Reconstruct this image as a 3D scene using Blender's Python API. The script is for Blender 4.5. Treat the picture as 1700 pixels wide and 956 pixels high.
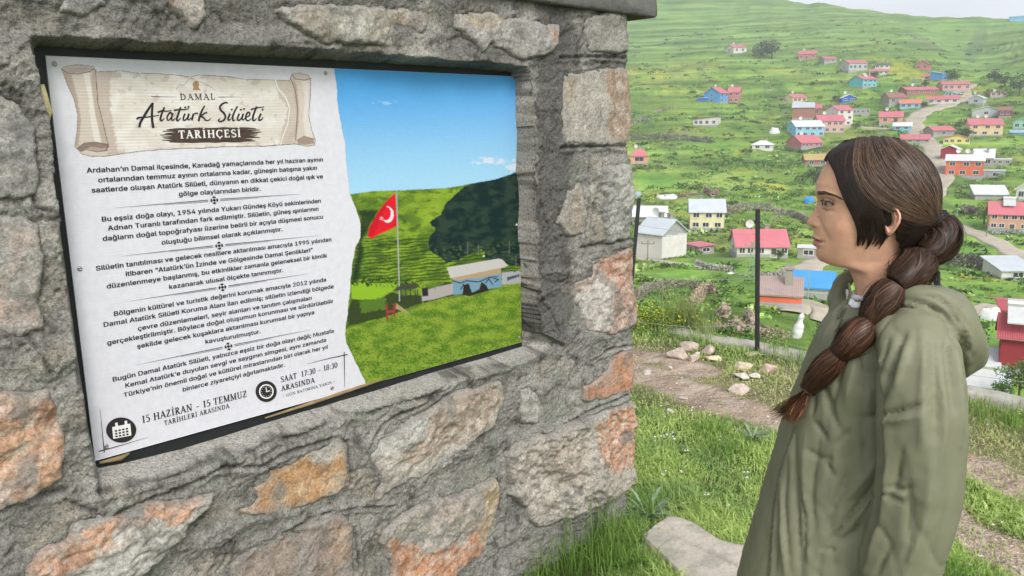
import bpy, math, random
import numpy as np
from mathutils import Vector, Matrix

SC = bpy.context.scene
for o in list(bpy.data.objects):
    bpy.data.objects.remove(o)
COL = SC.collection
rng = np.random.default_rng(7)
random.seed(7)

# ------------------------------------------------------------------ camera
CAM_H = 1.53
F_PX = 1338.0                       # focal length in photo pixels (1700 wide)
PITCH, ROLL = 0.20204, -0.01168     # looking down, slight roll
cam_data = bpy.data.cameras.new('camera')
cam_data.sensor_fit = 'HORIZONTAL'
cam_data.sensor_width = 36.0
cam_data.lens = 36.0 * F_PX / 1700.0
cam_data.clip_start = 0.05
cam_data.clip_end = 20000
cam = bpy.data.objects.new('camera', cam_data)
COL.objects.link(cam)
SC.camera = cam
_F = np.array([0, math.cos(PITCH), -math.sin(PITCH)])
_R0 = np.array([1.0, 0, 0])
_U0 = np.cross(_R0, _F)
_R = _R0 * math.cos(ROLL) + _U0 * math.sin(ROLL)
_U = -_R0 * math.sin(ROLL) + _U0 * math.cos(ROLL)
cam.matrix_world = Matrix(((_R[0], _U[0], -_F[0], 0), (_R[1], _U[1], -_F[1], 0),
                           (_R[2], _U[2], -_F[2], CAM_H), (0, 0, 0, 1)))
CAMP = np.array([0, 0, CAM_H])

# ------------------------------------------------------------------ world, sun, exposure
SUN_EL, SUN_AZ = math.radians(44), math.radians(162)   # high, behind the camera and to the right
world = bpy.data.worlds.new('World')
SC.world = world
world.use_nodes = True
wn, wl = world.node_tree.nodes, world.node_tree.links
bg = wn['Background']
sky = wn.new('ShaderNodeTexSky')
sky.sky_type = 'NISHITA'
sky.sun_disc = False
sky.sun_elevation = SUN_EL
sky.sun_rotation = SUN_AZ
sky.air_density = 1.0
sky.dust_density = 5.0
sky.altitude = 1800
hs = wn.new('ShaderNodeHueSaturation')          # overcast: the same dome with the blue taken out
hs.inputs['Saturation'].default_value = 0.22
hs.inputs['Value'].default_value = 1.0
wl.new(sky.outputs[0], hs.inputs['Color'])
wl.new(hs.outputs[0], bg.inputs['Color'])
bg.inputs['Strength'].default_value = 0.13
sun_data = bpy.data.lights.new('sun', 'SUN')
sun_data.energy = 1.1
sun_data.angle = math.radians(25)
sun_data.color = (1.0, 0.965, 0.91)
sun = bpy.data.objects.new('sun', sun_data)
COL.objects.link(sun)
_sd = Vector((math.sin(SUN_AZ) * math.cos(SUN_EL), math.cos(SUN_AZ) * math.cos(SUN_EL), math.sin(SUN_EL)))
sun.rotation_euler = _sd.to_track_quat('Z', 'Y').to_euler()
SC.view_settings.view_transform = 'Standard'
SC.view_settings.look = 'None'
SC.view_settings.exposure = 1.32
SC.view_settings.gamma = 1.0
SC.view_settings.use_curve_mapping = False
SC.render.resolution_x, SC.render.resolution_y = 1024, 576
SC.cycles.max_bounces = 6
SC.cycles.transparent_max_bounces = 8

# ------------------------------------------------------------------ helpers: geometry of the place
def ray(px, py):
    px = np.asarray(px, float); py = np.asarray(py, float)
    return _F + _R * ((px[..., None]) - 850) / F_PX - _U * ((py[..., None]) - 478) / F_PX

def P2(s):
    """'x,y x,y ...' -> array"""
    return np.array([[float(v) for v in p.split(',')] for p in s.split()])

# helpers: noise
_perm = np.random.default_rng(3).permutation(256)
_perm = np.concatenate([_perm, _perm, _perm])
_g3 = np.random.default_rng(4).normal(size=(256, 3)); _g3 /= np.linalg.norm(_g3, axis=1)[:, None]
def perlin(x, y, z=0.0):
    x, y, z = np.broadcast_arrays(np.asarray(x, float), np.asarray(y, float), np.asarray(z, float))
    xi, yi, zi = np.floor(x).astype(int), np.floor(y).astype(int), np.floor(z).astype(int)
    xf, yf, zf = x - xi, y - yi, z - zi
    xi &= 255; yi &= 255; zi &= 255
    u, v, w = [t * t * t * (t * (t * 6 - 15) + 10) for t in (xf, yf, zf)]
    r = 0
    for i in (0, 1):
        for j in (0, 1):
            for k in (0, 1):
                h = _perm[_perm[_perm[xi + i] + yi + j] + zi + k]
                g = _g3[h]
                d = g[..., 0] * (xf - i) + g[..., 1] * (yf - j) + g[..., 2] * (zf - k)
                r = r + d * (u if i else 1 - u) * (v if j else 1 - v) * (w if k else 1 - w)
    return r * 1.5
def fbm(x, y, z=0.0, o=4, g=0.5):
    s = 0; a = 1.0; f = 1.0
    for i in range(o):
        s = s + a * perlin(x * f + 17.3 * i, y * f + 5.1 * i, np.asarray(z) * f)
        a *= g; f *= 2.03
    return s
def ridged(x, y, z=0.0, o=4, g=0.55):
    s = 0; a = 1.0; f = 1.0
    for i in range(o):
        s = s + a * (1 - 2 * np.abs(perlin(x * f + 7.7 * i, y * f + 3.1 * i, np.asarray(z) * f)))
        a *= g; f *= 2.1
    return s
def sstep(a, b, x):
    t = np.clip((x - a) / (b - a), 0, 1)
    return t * t * (3 - 2 * t)
def lerp(a, b, t):
    return a + (b - a) * t
def mixc(a, b, t):
    return np.asarray(a) + (np.asarray(b) - np.asarray(a)) * np.asarray(t)[..., None]

def seg_dist(X, Y, poly, closed=False):
    """distance to a polyline, and parameter along it (0..1)"""
    poly = np.asarray(poly, float)
    n = len(poly)
    best = np.full(np.shape(X), 1e9); par = np.zeros(np.shape(X))
    m = n if closed else n - 1
    for i in range(m):
        a = poly[i]; b = poly[(i + 1) % n]
        d = b - a
        L = d @ d + 1e-12
        t = np.clip(((X - a[0]) * d[0] + (Y - a[1]) * d[1]) / L, 0, 1)
        q = np.hypot(X - a[0] - t * d[0], Y - a[1] - t * d[1])
        k = q < best
        best = np.where(k, q, best); par = np.where(k, (i + t) / m, par)
    return best, par
def inside(X, Y, poly):
    poly = np.asarray(poly, float)
    r = np.zeros(np.shape(X), bool)
    j = len(poly) - 1
    for i in range(len(poly)):
        xi, yi = poly[i]; xj, yj = poly[j]
        c = ((yi > Y) != (yj > Y)) & (X < (xj - xi) * (Y - yi) / (yj - yi + 1e-12) + xi)
        r ^= c
        j = i
    return r
def sdf(X, Y, poly):
    d, _ = seg_dist(X, Y, poly, True)
    return np.where(inside(X, Y, poly), -d, d)

# helpers: meshes
def mesh(name, verts, faces, mat=None, parent=None, col=None, smooth=True, loc=None):
    """verts (n,3), faces: (m,3|4) array or list of lists -> one mesh object"""
    me = bpy.data.meshes.new(name)
    verts = np.asarray(verts, np.float32)
    if isinstance(faces, np.ndarray) and faces.ndim == 2:
        k = faces.shape[1]
        me.vertices.add(len(verts)); me.vertices.foreach_set('co', verts.ravel())
        me.loops.add(faces.size); me.loops.foreach_set('vertex_index', faces.ravel().astype(np.int32))
        me.polygons.add(len(faces))
        me.polygons.foreach_set('loop_start', np.arange(0, faces.size, k, dtype=np.int32))
        me.update(calc_edges=True)
    else:
        me.from_pydata([tuple(map(float, v)) for v in verts], [], [tuple(int(i) for i in f) for f in faces])
        me.update()
    me.polygons.foreach_set('use_smooth', np.full(len(me.polygons), bool(smooth)))
    if col is not None:
        ca = me.color_attributes.new('Col', 'FLOAT_COLOR', 'POINT')
        c = np.ones((len(verts), 4), np.float32); c[:, :3] = col
        ca.data.foreach_set('color', c.ravel())
    if mat:
        me.materials.append(mat)
    o = bpy.data.objects.new(name, me)
    COL.objects.link(o)
    if parent is not None:
        o.parent = parent
    if loc is not None:
        o.location = loc
    return o
def grid_faces(nu, nv, wrap=False):
    """faces of a grid stored row-major: index = i*nv + j"""
    jn = nv if wrap else nv - 1
    i, j = np.meshgrid(np.arange(nu - 1), np.arange(jn), indexing='ij')
    j2 = (j + 1) % nv
    return np.stack([i * nv + j, i * nv + j2, (i + 1) * nv + j2, (i + 1) * nv + j], -1).reshape(-1, 4)
class MB:
    """collects simple solids into one mesh"""
    def __init__(s): s.v = []; s.f = []
    def add(s, v, f):
        b = len(s.v); s.v += [tuple(map(float, p)) for p in v]; s.f += [tuple(b + int(i) for i in q) for q in f]; return s
    def box(s, x0, x1, y0, y1, z0, z1):
        return s.add([(x0,y0,z0),(x1,y0,z0),(x1,y1,z0),(x0,y1,z0),(x0,y0,z1),(x1,y0,z1),(x1,y1,z1),(x0,y1,z1)],
                     [(0,3,2,1),(4,5,6,7),(0,1,5,4),(1,2,6,5),(2,3,7,6),(3,0,4,7)])
    def tube(s, pts, r, n=6, cap=True):
        pts = np.asarray(pts, float)
        r = np.broadcast_to(np.asarray(r, float), (len(pts),))
        V = []
        for i, p in enumerate(pts):
            d = pts[min(i+1, len(pts)-1)] - pts[max(i-1, 0)]
            d = d / (np.linalg.norm(d) + 1e-9)
            a = np.cross(d, [0,0,1.]) if abs(d[2]) < .9 else np.cross(d, [1.,0,0])
            a /= np.linalg.norm(a); b = np.cross(d, a)
            for k in range(n):
                t = 2*math.pi*k/n
                V.append(p + r[i]*(a*math.cos(t) + b*math.sin(t)))
        F = [(i*n+k, i*n+(k+1)%n, (i+1)*n+(k+1)%n, (i+1)*n+k) for i in range(len(pts)-1) for k in range(n)]
        if cap:
            F += [tuple(range(n-1,-1,-1)), tuple((len(pts)-1)*n+k for k in range(n))]
        return s.add(V, F)
    def build(s, name, mat=None, parent=None, smooth=False, loc=None):
        return mesh(name, np.array(s.v), s.f, mat, parent, smooth=smooth, loc=loc)
def tag(o, label=None, cat=None, group=None, kind=None):
    if label: o['label'] = label
    if cat: o['category'] = cat
    if group: o['group'] = group
    if kind: o['kind'] = kind
    return o
def empty(name, loc=(0,0,0), rz=0.0, label=None, cat=None, group=None):
    o = bpy.data.objects.new(name, None); COL.objects.link(o)
    o.empty_display_size = 0.2
    o.location = [float(v) for v in loc]; o.rotation_euler = (0, 0, rz)
    return tag(o, label, cat, group)

# helpers: materials
_mats = {}
def mat(name, color=(.5,.5,.5), rough=.7, var=.15, scale=8.0, bump=0.0, bscale=None, metal=0.0, attr=False,
        spec=0.3, coat=0.0, bdist=.01, detail=5, vcol2=None, sss=0.0, obj=True, transl=0.0, nrough=.6, speck=0.0, pits=0.0, strata=0.0):
    """procedural material: base colour (or painted-on attribute) broken up by noise, with fine relief"""
    if name in _mats: return _mats[name]
    m = bpy.data.materials.new(name); m.use_nodes = True
    nt = m.node_tree; N, L = nt.nodes, nt.links
    b = N['Principled BSDF']
    tc = N.new('ShaderNodeTexCoord')
    co = tc.outputs['Object']
    nz = N.new('ShaderNodeTexNoise'); nz.inputs['Scale'].default_value = scale; nz.inputs['Detail'].default_value = detail
    nz.inputs['Roughness'].default_value = nrough
    L.new(co, nz.inputs['Vector'])
    if attr:
        a = N.new('ShaderNodeAttribute'); a.attribute_name = 'Col'; src = a.outputs['Color']
    else:
        r = N.new('ShaderNodeRGB'); r.outputs[0].default_value = (*color, 1); src = r.outputs[0]
    mr = N.new('ShaderNodeMapRange')
    mr.inputs['From Min'].default_value = .25; mr.inputs['From Max'].default_value = .75
    mr.inputs['To Min'].default_value = 1 - var; mr.inputs['To Max'].default_value = 1 + var
    L.new(nz.outputs['Fac'], mr.inputs['Value'])
    vm = N.new('ShaderNodeVectorMath'); vm.operation = 'SCALE'
    L.new(src, vm.inputs[0]); L.new(mr.outputs[0], vm.inputs['Scale'])
    out = vm.outputs[0]
    if speck:
        s1 = N.new('ShaderNodeTexNoise'); s1.inputs['Scale'].default_value = scale * 5; s1.inputs['Detail'].default_value = 3; s1.inputs['Roughness'].default_value = .8
        L.new(co, s1.inputs['Vector'])
        s2 = N.new('ShaderNodeMapRange'); s2.inputs['From Min'].default_value = .35; s2.inputs['From Max'].default_value = .65
        s2.inputs['To Min'].default_value = 1 - speck; s2.inputs['To Max'].default_value = 1 + speck
        L.new(s1.outputs['Fac'], s2.inputs['Value'])
        v2 = N.new('ShaderNodeVectorMath'); v2.operation = 'SCALE'
        L.new(out, v2.inputs[0]); L.new(s2.outputs[0], v2.inputs['Scale']); out = v2.outputs[0]
    if pits:
        p1 = N.new('ShaderNodeTexNoise'); p1.inputs['Scale'].default_value = scale * 3.2; p1.inputs['Detail'].default_value = 2; p1.inputs['Roughness'].default_value = .7
        L.new(co, p1.inputs['Vector'])
        p2 = N.new('ShaderNodeMapRange'); p2.inputs['From Min'].default_value = .33; p2.inputs['From Max'].default_value = .45
        p2.inputs['To Min'].default_value = 1 - pits; p2.inputs['To Max'].default_value = 1
        L.new(p1.outputs['Fac'], p2.inputs['Value'])
        v3 = N.new('ShaderNodeVectorMath'); v3.operation = 'SCALE'
        L.new(out, v3.inputs[0]); L.new(p2.outputs[0], v3.inputs['Scale']); out = v3.outputs[0]
    if strata:
        mp = N.new('ShaderNodeMapping'); mp.inputs['Scale'].default_value = (.011, .011, .42)
        L.new(co, mp.inputs['Vector'])
        t1 = N.new('ShaderNodeTexNoise'); t1.inputs['Scale'].default_value = 1.0; t1.inputs['Detail'].default_value = 5; t1.inputs['Roughness'].default_value = .7
        L.new(mp.outputs[0], t1.inputs['Vector'])
        t2 = N.new('ShaderNodeMapRange'); t2.inputs['From Min'].default_value = .35; t2.inputs['From Max'].default_value = .65
        t2.inputs['To Min'].default_value = 1 - strata; t2.inputs['To Max'].default_value = 1 + strata
        L.new(t1.outputs['Fac'], t2.inputs['Value'])
        v4 = N.new('ShaderNodeVectorMath'); v4.operation = 'SCALE'
        L.new(out, v4.inputs[0]); L.new(t2.outputs[0], v4.inputs['Scale']); out = v4.outputs[0]
    if vcol2 is not None:
        n2 = N.new('ShaderNodeTexNoise'); n2.inputs['Scale'].default_value = scale * .31; n2.inputs['Detail'].default_value = 4
        L.new(co, n2.inputs['Vector'])
        m2 = N.new('ShaderNodeMapRange'); m2.inputs['From Min'].default_value = .48; m2.inputs['From Max'].default_value = .62
        L.new(n2.outputs['Fac'], m2.inputs['Value'])
        mx = N.new('ShaderNodeMix'); mx.data_type = 'RGBA'
        L.new(m2.outputs[0], mx.inputs['Factor']); L.new(out, mx.inputs[6]); mx.inputs[7].default_value = (*vcol2, 1)
        out = mx.outputs[2]
    L.new(out, b.inputs['Base Color'])
    b.inputs['Roughness'].default_value = rough
    b.inputs['Metallic'].default_value = metal
    b.inputs['Specular IOR Level'].default_value = spec
    b.inputs['Coat Weight'].default_value = coat
    if sss:
        b.inputs['Subsurface Weight'].default_value = sss
        b.inputs['Subsurface Radius'].default_value = (.012, .005, .003)
        b.inputs['Subsurface Scale'].default_value = 1.0
    if bump:
        bz = N.new('ShaderNodeTexNoise'); bz.inputs['Scale'].default_value = bscale or scale * 3; bz.inputs['Detail'].default_value = 6
        bz.inputs['Roughness'].default_value = .65
        L.new(co, bz.inputs['Vector'])
        bp = N.new('ShaderNodeBump'); bp.inputs['Strength'].default_value = bump; bp.inputs['Distance'].default_value = bdist
        L.new(bz.outputs['Fac'], bp.inputs['Height']); L.new(bp.outputs[0], b.inputs['Normal'])
    if transl:
        t = N.new('ShaderNodeBsdfTranslucent'); L.new(out, t.inputs['Color'])
        ms = N.new('ShaderNodeMixShader'); ms.inputs[0].default_value = transl
        L.new(b.outputs[0], ms.inputs[1]); L.new(t.outputs[0], ms.inputs[2])
        L.new(ms.outputs[0], N['Material Output'].inputs['Surface'])
    _mats[name] = m
    return m
# ================================================================== terrain
# the opposite hillside: how far away the ground is along three bearings (read off the sizes of the houses)
_rows = np.array([650, 600, 560, 520, 480, 440, 400, 350, 300, 250, 200, 150, 100, 60], float)
_cols = np.array([1050., 1370., 1700.])
_rr = np.array([[26, 30, 38, 52, 70, 105, 140, 190, 240, 290, 345, 420, 530, 680],
                [40, 46, 54, 66, 88, 115, 150, 190, 240, 290, 345, 410, 500, 600],
                [62, 70, 80, 92, 112, 132, 155, 195, 245, 290, 345, 400, 480, 560]], float)
_ridge = [(-75., 1000.), (4., 850.), (31., 720.)]
_prof = []
RLOG = np.linspace(math.log(16.), math.log(6000.), 260)
for c, px in enumerate(_cols):
    rows = np.append(_rows, _ridge[c][0]); rr = np.append(_rr[c], _ridge[c][1])
    d = ray(np.full(len(rows), px), rows)
    hyp = np.hypot(d[:, 0], d[:, 1]); el = d[:, 2] / hyp
    az = math.atan2(d[-1, 0], d[-1, 1])
    z = CAM_H + rr * el
    rr2 = np.concatenate([[16.], rr, [rr[-1] * 1.15, rr[-1] * 1.6, 6000.]])
    z2 = np.concatenate([[z[0] + (rr[0] - 16) * .22], z, [z[-1] * 1.0, z[-1] * .97, z[-1] * .9]])
    zi = np.interp(RLOG, np.log(rr2), z2)
    k = np.ones(5) / 5                                 # soften the kinks
    zs = np.convolve(np.pad(zi, 2, mode='edge'), k, 'valid')
    _prof.append((az, zs))
_AZ = np.array([p[0] for p in _prof]); _Z = np.array([p[1] for p in _prof])
def valley(r, az):
    lr = np.clip((np.log(np.maximum(r, 16.)) - RLOG[0]) / (RLOG[1] - RLOG[0]), 0, len(RLOG) - 1.001)
    i = lr.astype(int); f = lr - i
    zc = _Z[:, i] * (1 - f) + _Z[:, np.minimum(i + 1, len(RLOG) - 1)] * f
    a = np.clip(az, _AZ[0], _AZ[2])
    t1 = np.clip((a - _AZ[0]) / (_AZ[1] - _AZ[0]), 0, 1); t2 = np.clip((a - _AZ[1]) / (_AZ[2] - _AZ[1]), 0, 1)
    return np.where(a < _AZ[1], zc[0] * (1 - t1) + zc[1] * t1, zc[1] * (1 - t2) + zc[2] * t2)
def flat_hit(px, py, z=0.0):
    d = ray(np.asarray(px, float), np.asarray(py, float))
    t = (z - CAM_H) / d[..., 2]
    return CAMP + d * t[..., None]
# the edge of the terrace we stand on (a line through the concrete kerb)
_e = flat_hit([1090, 1340, 1600, 1700], [548, 612, 655, 684])
_ef = np.polyfit(_e[:, 0], _e[:, 1], 1)
EDIR = np.array([1, _ef[0]]) / math.hypot(1, _ef[0])
ENRM = np.array([-EDIR[1], EDIR[0]])
EP0 = np.array([0, _ef[1]])
def beyond(x, y):
    return (x - EP0[0]) * ENRM[0] + (y - EP0[1]) * ENRM[1]      # > 0 past the kerb
def near_z(x, y):
    return 0.025 * fbm(x * .9, y * .9, 3, 3) + 0.012 * fbm(x * 4, y * 4, 9, 2)
def terrace_fn(x, y, z, r):
    """old field terraces: level strips with short steep banks"""
    amp = np.clip((r - 60) / 120, 0, 1) * np.clip((1100 - r) / 500, 0, 1)
    wob = fbm(x / 60, y / 60, 1, 3) * 6 + fbm(x / 15, y / 15, 2, 2) * .9
    sp = 2.6 + 1.2 * np.sin(x / 90)
    h = (z + wob * .45) / sp
    f = h - np.floor(h)
    st = sstep(.55, 1.0, f) - f
    msk = sstep(-.25, .35, fbm(x / 45, y / 45, 7, 2))
    return st * sp * .55 * amp * msk, f, msk * amp
ROADC = []
def ground_z(x, y, fine=True):
    x = np.asarray(x, float); y = np.asarray(y, float)
    r = np.hypot(x, y); az = np.arctan2(x, y)
    b = beyond(x, y)
    zn = near_z(x, y)
    zv = valley(r, az)
    # bank falling away from the kerb, down to the first gardens
    t = np.clip(b / 38., 0, 1)
    zb = lerp(-0.45 - .42 * b, zv, sstep(.15, 1.0, t))
    zf = np.where(b < 0.06, zn, np.where(b < .3, lerp(zn, zb, sstep(.06, .3, b)), zb))
    if fine:
        z0 = zf
        amp = np.clip((b - 8) / 60, 0, 1)
        zf = zf + amp * (fbm(x / 38, y / 38, 5, 3) * 1.3 * np.clip(r / 200, .4, 2.2) + fbm(x / 7, y / 7, 6, 2) * .25)
        # a gully in the upper hill on the right
        gx = np.abs(az - np.interp(r, [380, 700], [.535, .50])) / .05
        zf = zf - np.exp(-gx * gx) * 12 * sstep(400, 540, r) * (1 - sstep(640, 720, r))
        tz, _, _ = terrace_fn(x, y, zf, r)
        zf = zf + tz * np.clip((b - 20) / 40, 0, 1)
        if ROADC:
            k = (r > 25) & (r < 620) & (az > .05) & (az < .75) & (b > 5)
            if k.any():
                w_ = np.zeros(np.shape(x)); xk, yk = x[k], y[k]; wk = np.zeros(xk.shape)
                for C, w in ROADC:
                    m_ = (xk > C[:, 0].min() - 12) & (xk < C[:, 0].max() + 12) & (yk > C[:, 1].min() - 12) & (yk < C[:, 1].max() + 12)
                    if m_.any():
                        d, _ = seg_dist(xk[m_], yk[m_], C); wk[m_] = np.maximum(wk[m_], 1 - sstep(w * .55, w * .55 + 4, d))
                w_[k] = wk
                zf = lerp(zf, z0, w_)
    return zf
def hit(px, py, rmin=6.5, rmax=1600, fine=True):
    """where the line of sight through a photo pixel meets the ground beyond the kerb"""
    px = np.atleast_1d(np.asarray(px, float)); py = np.atleast_1d(np.asarray(py, float))
    d = ray(px, py); hyp = np.hypot(d[:, 0], d[:, 1])
    R = np.exp(np.linspace(math.log(rmin), math.log(rmax), 900))
    X = d[:, 0][:, None] / hyp[:, None] * R; Y = d[:, 1][:, None] / hyp[:, None] * R
    Zr = CAM_H + (d[:, 2] / hyp)[:, None] * R
    G = ground_z(X, Y, fine)
    below = Zr < G
    below[:, :1] = False
    i = np.argmax(below, 1); i = np.where(below.any(1), i, len(R) - 1)
    k = np.arange(len(px)); i0 = np.maximum(i - 1, 0)
    a = (Zr - G)[k, i0]; b_ = (G - Zr)[k, i]
    t = np.clip(a / (a + b_ + 1e-9), 0, 1)
    Rr = R[i0] + (R[i] - R[i0]) * t
    x = d[:, 0] / hyp * Rr; y = d[:, 1] / hyp * Rr
    return np.stack([x, y, ground_z(x, y, fine)], 1)
def project(P):
    P = np.asarray(P, float) - CAMP
    z = P @ _F
    return 850 + F_PX * (P @ _R) / z, 478 - F_PX * (P @ _U) / z, z

def catmull(P, n=8):
    P = np.asarray(P, float); Q = np.vstack([2*P[0]-P[1], P, 2*P[-1]-P[-2]]); out = []
    for i in range(1, len(Q) - 2):
        for t in np.linspace(0, 1, n, endpoint=False):
            a, b, c, d = Q[i-1], Q[i], Q[i+1], Q[i+2]
            out.append(.5*((2*b)+(-a+c)*t+(2*a-5*b+4*c-d)*t*t+(-a+3*b-3*c+d)*t**3))
    out.append(P[-1]); return np.array(out)
ROADS = [('1608,140 1596,152 1604,163 1590,166 1566,176 1540,183 1524,192 1516,205 1522,220 1540,236 1553,252 1562,275 1558,300 1535,330', 6.6),
         ('1556,360 1585,375 1620,388 1652,402 1690,424 1720,445', 3.4),
         ('1290,478 1318,462 1338,445 1362,434 1400,424 1460,408 1520,384 1556,362', 3.6),
         ('1040,424 1080,432 1140,440 1180,446', 2.6),
         ('1316,520 1336,500 1362,512 1372,540', 2.0),
         ('1395,208 1440,212 1490,214 1530,214', 2.6),
         ('1570,512 1610,516 1650,508', 2.2)]
for _s, _w in ROADS:
    _p = P2(_s); _c = catmull(hit(_p[:, 0], _p[:, 1], fine=False)[:, :2], 10)
    ROADC.append((_c, _w))
# ---- one sheet of ground, fine in the direction the photograph looks, coarse elsewhere
_azs = np.concatenate([np.radians(np.linspace(-180, -12, 40)), np.radians(np.linspace(-8, 5, 14)),
                       np.radians(np.linspace(6, 36.5, 580)), np.radians(np.linspace(36.8, 48, 60)), np.radians(np.linspace(49, 177, 60))])
_rs = np.concatenate([[0.02, .5, 1.0], np.linspace(1.3, 6.4, 90), np.exp(np.linspace(math.log(6.5), math.log(1150), 430)),
                      [1300, 1600, 2200, 3500, 6000]])
A_, R_ = np.meshgrid(_azs, _rs)
X_, Y_ = np.sin(A_) * R_, np.cos(A_) * R_
Z_ = ground_z(X_, Y_)
# dirt paths on the terrace (on the flat, read off the photograph)
PATHS = [(flat_hit(*P2('1040,612 1100,636 1180,664 1250,690 1330,712 1450,735 1600,772 1720,815').T)[:, :2], .145),
         (flat_hit(*P2('1560,850 1610,885 1665,915 1730,940').T)[:, :2], .10),
         (flat_hit(*P2('1040,590 1110,600 1160,622').T)[:, :2], .10)]
DRY = flat_hit(*P2('1050,600 1200,650 1300,640 1340,660 1640,700 1720,740').T)[:, :2]
def dirt_mask(x, y):
    m = np.zeros(np.shape(x))
    for pl, w in PATHS:
        d, _ = seg_dist(x, y, pl)
        d = d + .07 * fbm(x * 3, y * 3, 1, 3)
        m = np.maximum(m, 1 - sstep(w * .7, w * 1.5, d))
    return m
def dry_mask(x, y):
    d, _ = seg_dist(x, y, DRY)
    return (1 - sstep(.15, .75, d + .15 * fbm(x * 2, y * 2, 4, 2)))
def ter_color(x, y, z, r, b):
    n1 = fbm(x / 70, y / 70, 11, 3); n2 = fbm(x / 22, y / 22, 12, 3); n3 = fbm(x / 5, y / 5, 13, 3)
    g1 = np.array([.20, .32, .06]); g2 = np.array([.125, .225, .045]); g3 = np.array([.30, .36, .08]); g4 = np.array([.10, .21, .085])
    c = mixc(g1, g2, sstep(-.3, .5, n2)); c = mixc(c[...] if c.ndim else c, g3, sstep(.05, .6, n1 + .4 * n3) * .8)
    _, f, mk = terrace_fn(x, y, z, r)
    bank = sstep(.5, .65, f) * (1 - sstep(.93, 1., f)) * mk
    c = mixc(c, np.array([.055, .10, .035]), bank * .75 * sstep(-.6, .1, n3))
    scr = sstep(.15, .5, n3 + .5 * n2) * np.clip((r - 20) / 50, 0, 1)
    c = mixc(c, np.array([.05, .095, .03]), scr * .55 * (1 - sstep(480, 650, r)))
    stony = sstep(.55, .9, fbm(x / 9, y / 9, 21, 3) + .25 * n1) * (1 - sstep(500, 700, r))
    c = mixc(c, np.array([.27, .25, .20]), stony * .7)
    up = sstep(420, 620, r)                                # the open upper pasture is smoother and paler
    c = mixc(c, mixc(np.array([.20, .32, .10]), np.array([.145, .26, .08]), sstep(-.4, .4, n2)), up * .75)
    return c
_B = beyond(X_, Y_)
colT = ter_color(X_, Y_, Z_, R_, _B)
# yellow flowering meadow patches
PX_, PY_, _d = project(np.stack([X_, Y_, Z_], -1))
vis = _d > 5
def blob(px, py, rx, ry, ang=0):
    dx, dy = PX_ - px, PY_ - py
    c_, s_ = math.cos(math.radians(ang)), math.sin(math.radians(ang))
    q = ((dx * c_ + dy * s_) / rx) ** 2 + ((-dx * s_ + dy * c_) / ry) ** 2
    return np.where(vis & (_B > 8), np.clip(1.3 - q, 0, 1), 0)
_nf = fbm(X_ / 4, Y_ / 4, 31, 3)
for (px, py, rx, ry, an, k) in [(1075, 120, 65, 6, 7, 1), (1120, 150, 60, 8, 4, .7), (1500, 118, 50, 12, 15, 1), (1235, 248, 22, 5, 5, 1),
                                (1290, 312, 42, 9, 14, 1), (1355, 330, 30, 9, 20, .9), (1215, 228, 20, 7, 10, .7), (1360, 160, 60, 6, 0, .6),
                                (1620, 145, 25, 7, 10, .8), (1240, 285, 60, 6, 8, .5), (1390, 250, 25, 8, 0, .6), (1480, 100, 60, 6, 8, .6)]:
    colT = mixc(colT, np.array([.36, .36, .045]), blob(px, py, rx, ry, an) * k * sstep(-.35, .25, _nf) * .85)
# brighter mown plots and darker hollows
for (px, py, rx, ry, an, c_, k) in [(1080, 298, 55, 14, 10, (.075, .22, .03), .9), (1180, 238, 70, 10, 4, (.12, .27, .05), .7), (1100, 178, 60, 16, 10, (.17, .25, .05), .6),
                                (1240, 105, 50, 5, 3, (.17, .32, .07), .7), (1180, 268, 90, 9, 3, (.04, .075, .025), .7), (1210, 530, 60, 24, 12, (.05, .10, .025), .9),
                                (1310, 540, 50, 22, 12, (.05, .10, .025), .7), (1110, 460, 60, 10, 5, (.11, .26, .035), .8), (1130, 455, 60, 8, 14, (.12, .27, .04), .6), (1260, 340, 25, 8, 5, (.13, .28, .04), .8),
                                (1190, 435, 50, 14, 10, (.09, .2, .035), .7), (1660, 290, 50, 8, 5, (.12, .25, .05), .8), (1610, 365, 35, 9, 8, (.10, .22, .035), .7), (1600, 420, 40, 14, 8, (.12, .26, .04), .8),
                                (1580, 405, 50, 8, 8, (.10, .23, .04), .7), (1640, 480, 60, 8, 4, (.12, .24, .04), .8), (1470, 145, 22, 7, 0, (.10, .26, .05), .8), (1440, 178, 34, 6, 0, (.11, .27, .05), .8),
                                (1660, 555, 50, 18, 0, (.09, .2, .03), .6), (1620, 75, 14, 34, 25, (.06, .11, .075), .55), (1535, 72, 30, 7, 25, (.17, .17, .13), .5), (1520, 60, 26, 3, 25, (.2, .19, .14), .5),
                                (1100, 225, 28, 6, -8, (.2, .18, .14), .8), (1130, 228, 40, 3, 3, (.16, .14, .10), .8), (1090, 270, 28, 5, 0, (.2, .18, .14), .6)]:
    colT = mixc(colT, np.array(c_), blob(px, py, rx, ry, an) * k * (.75 + .25 * np.tanh(_nf * 2)))
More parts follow.
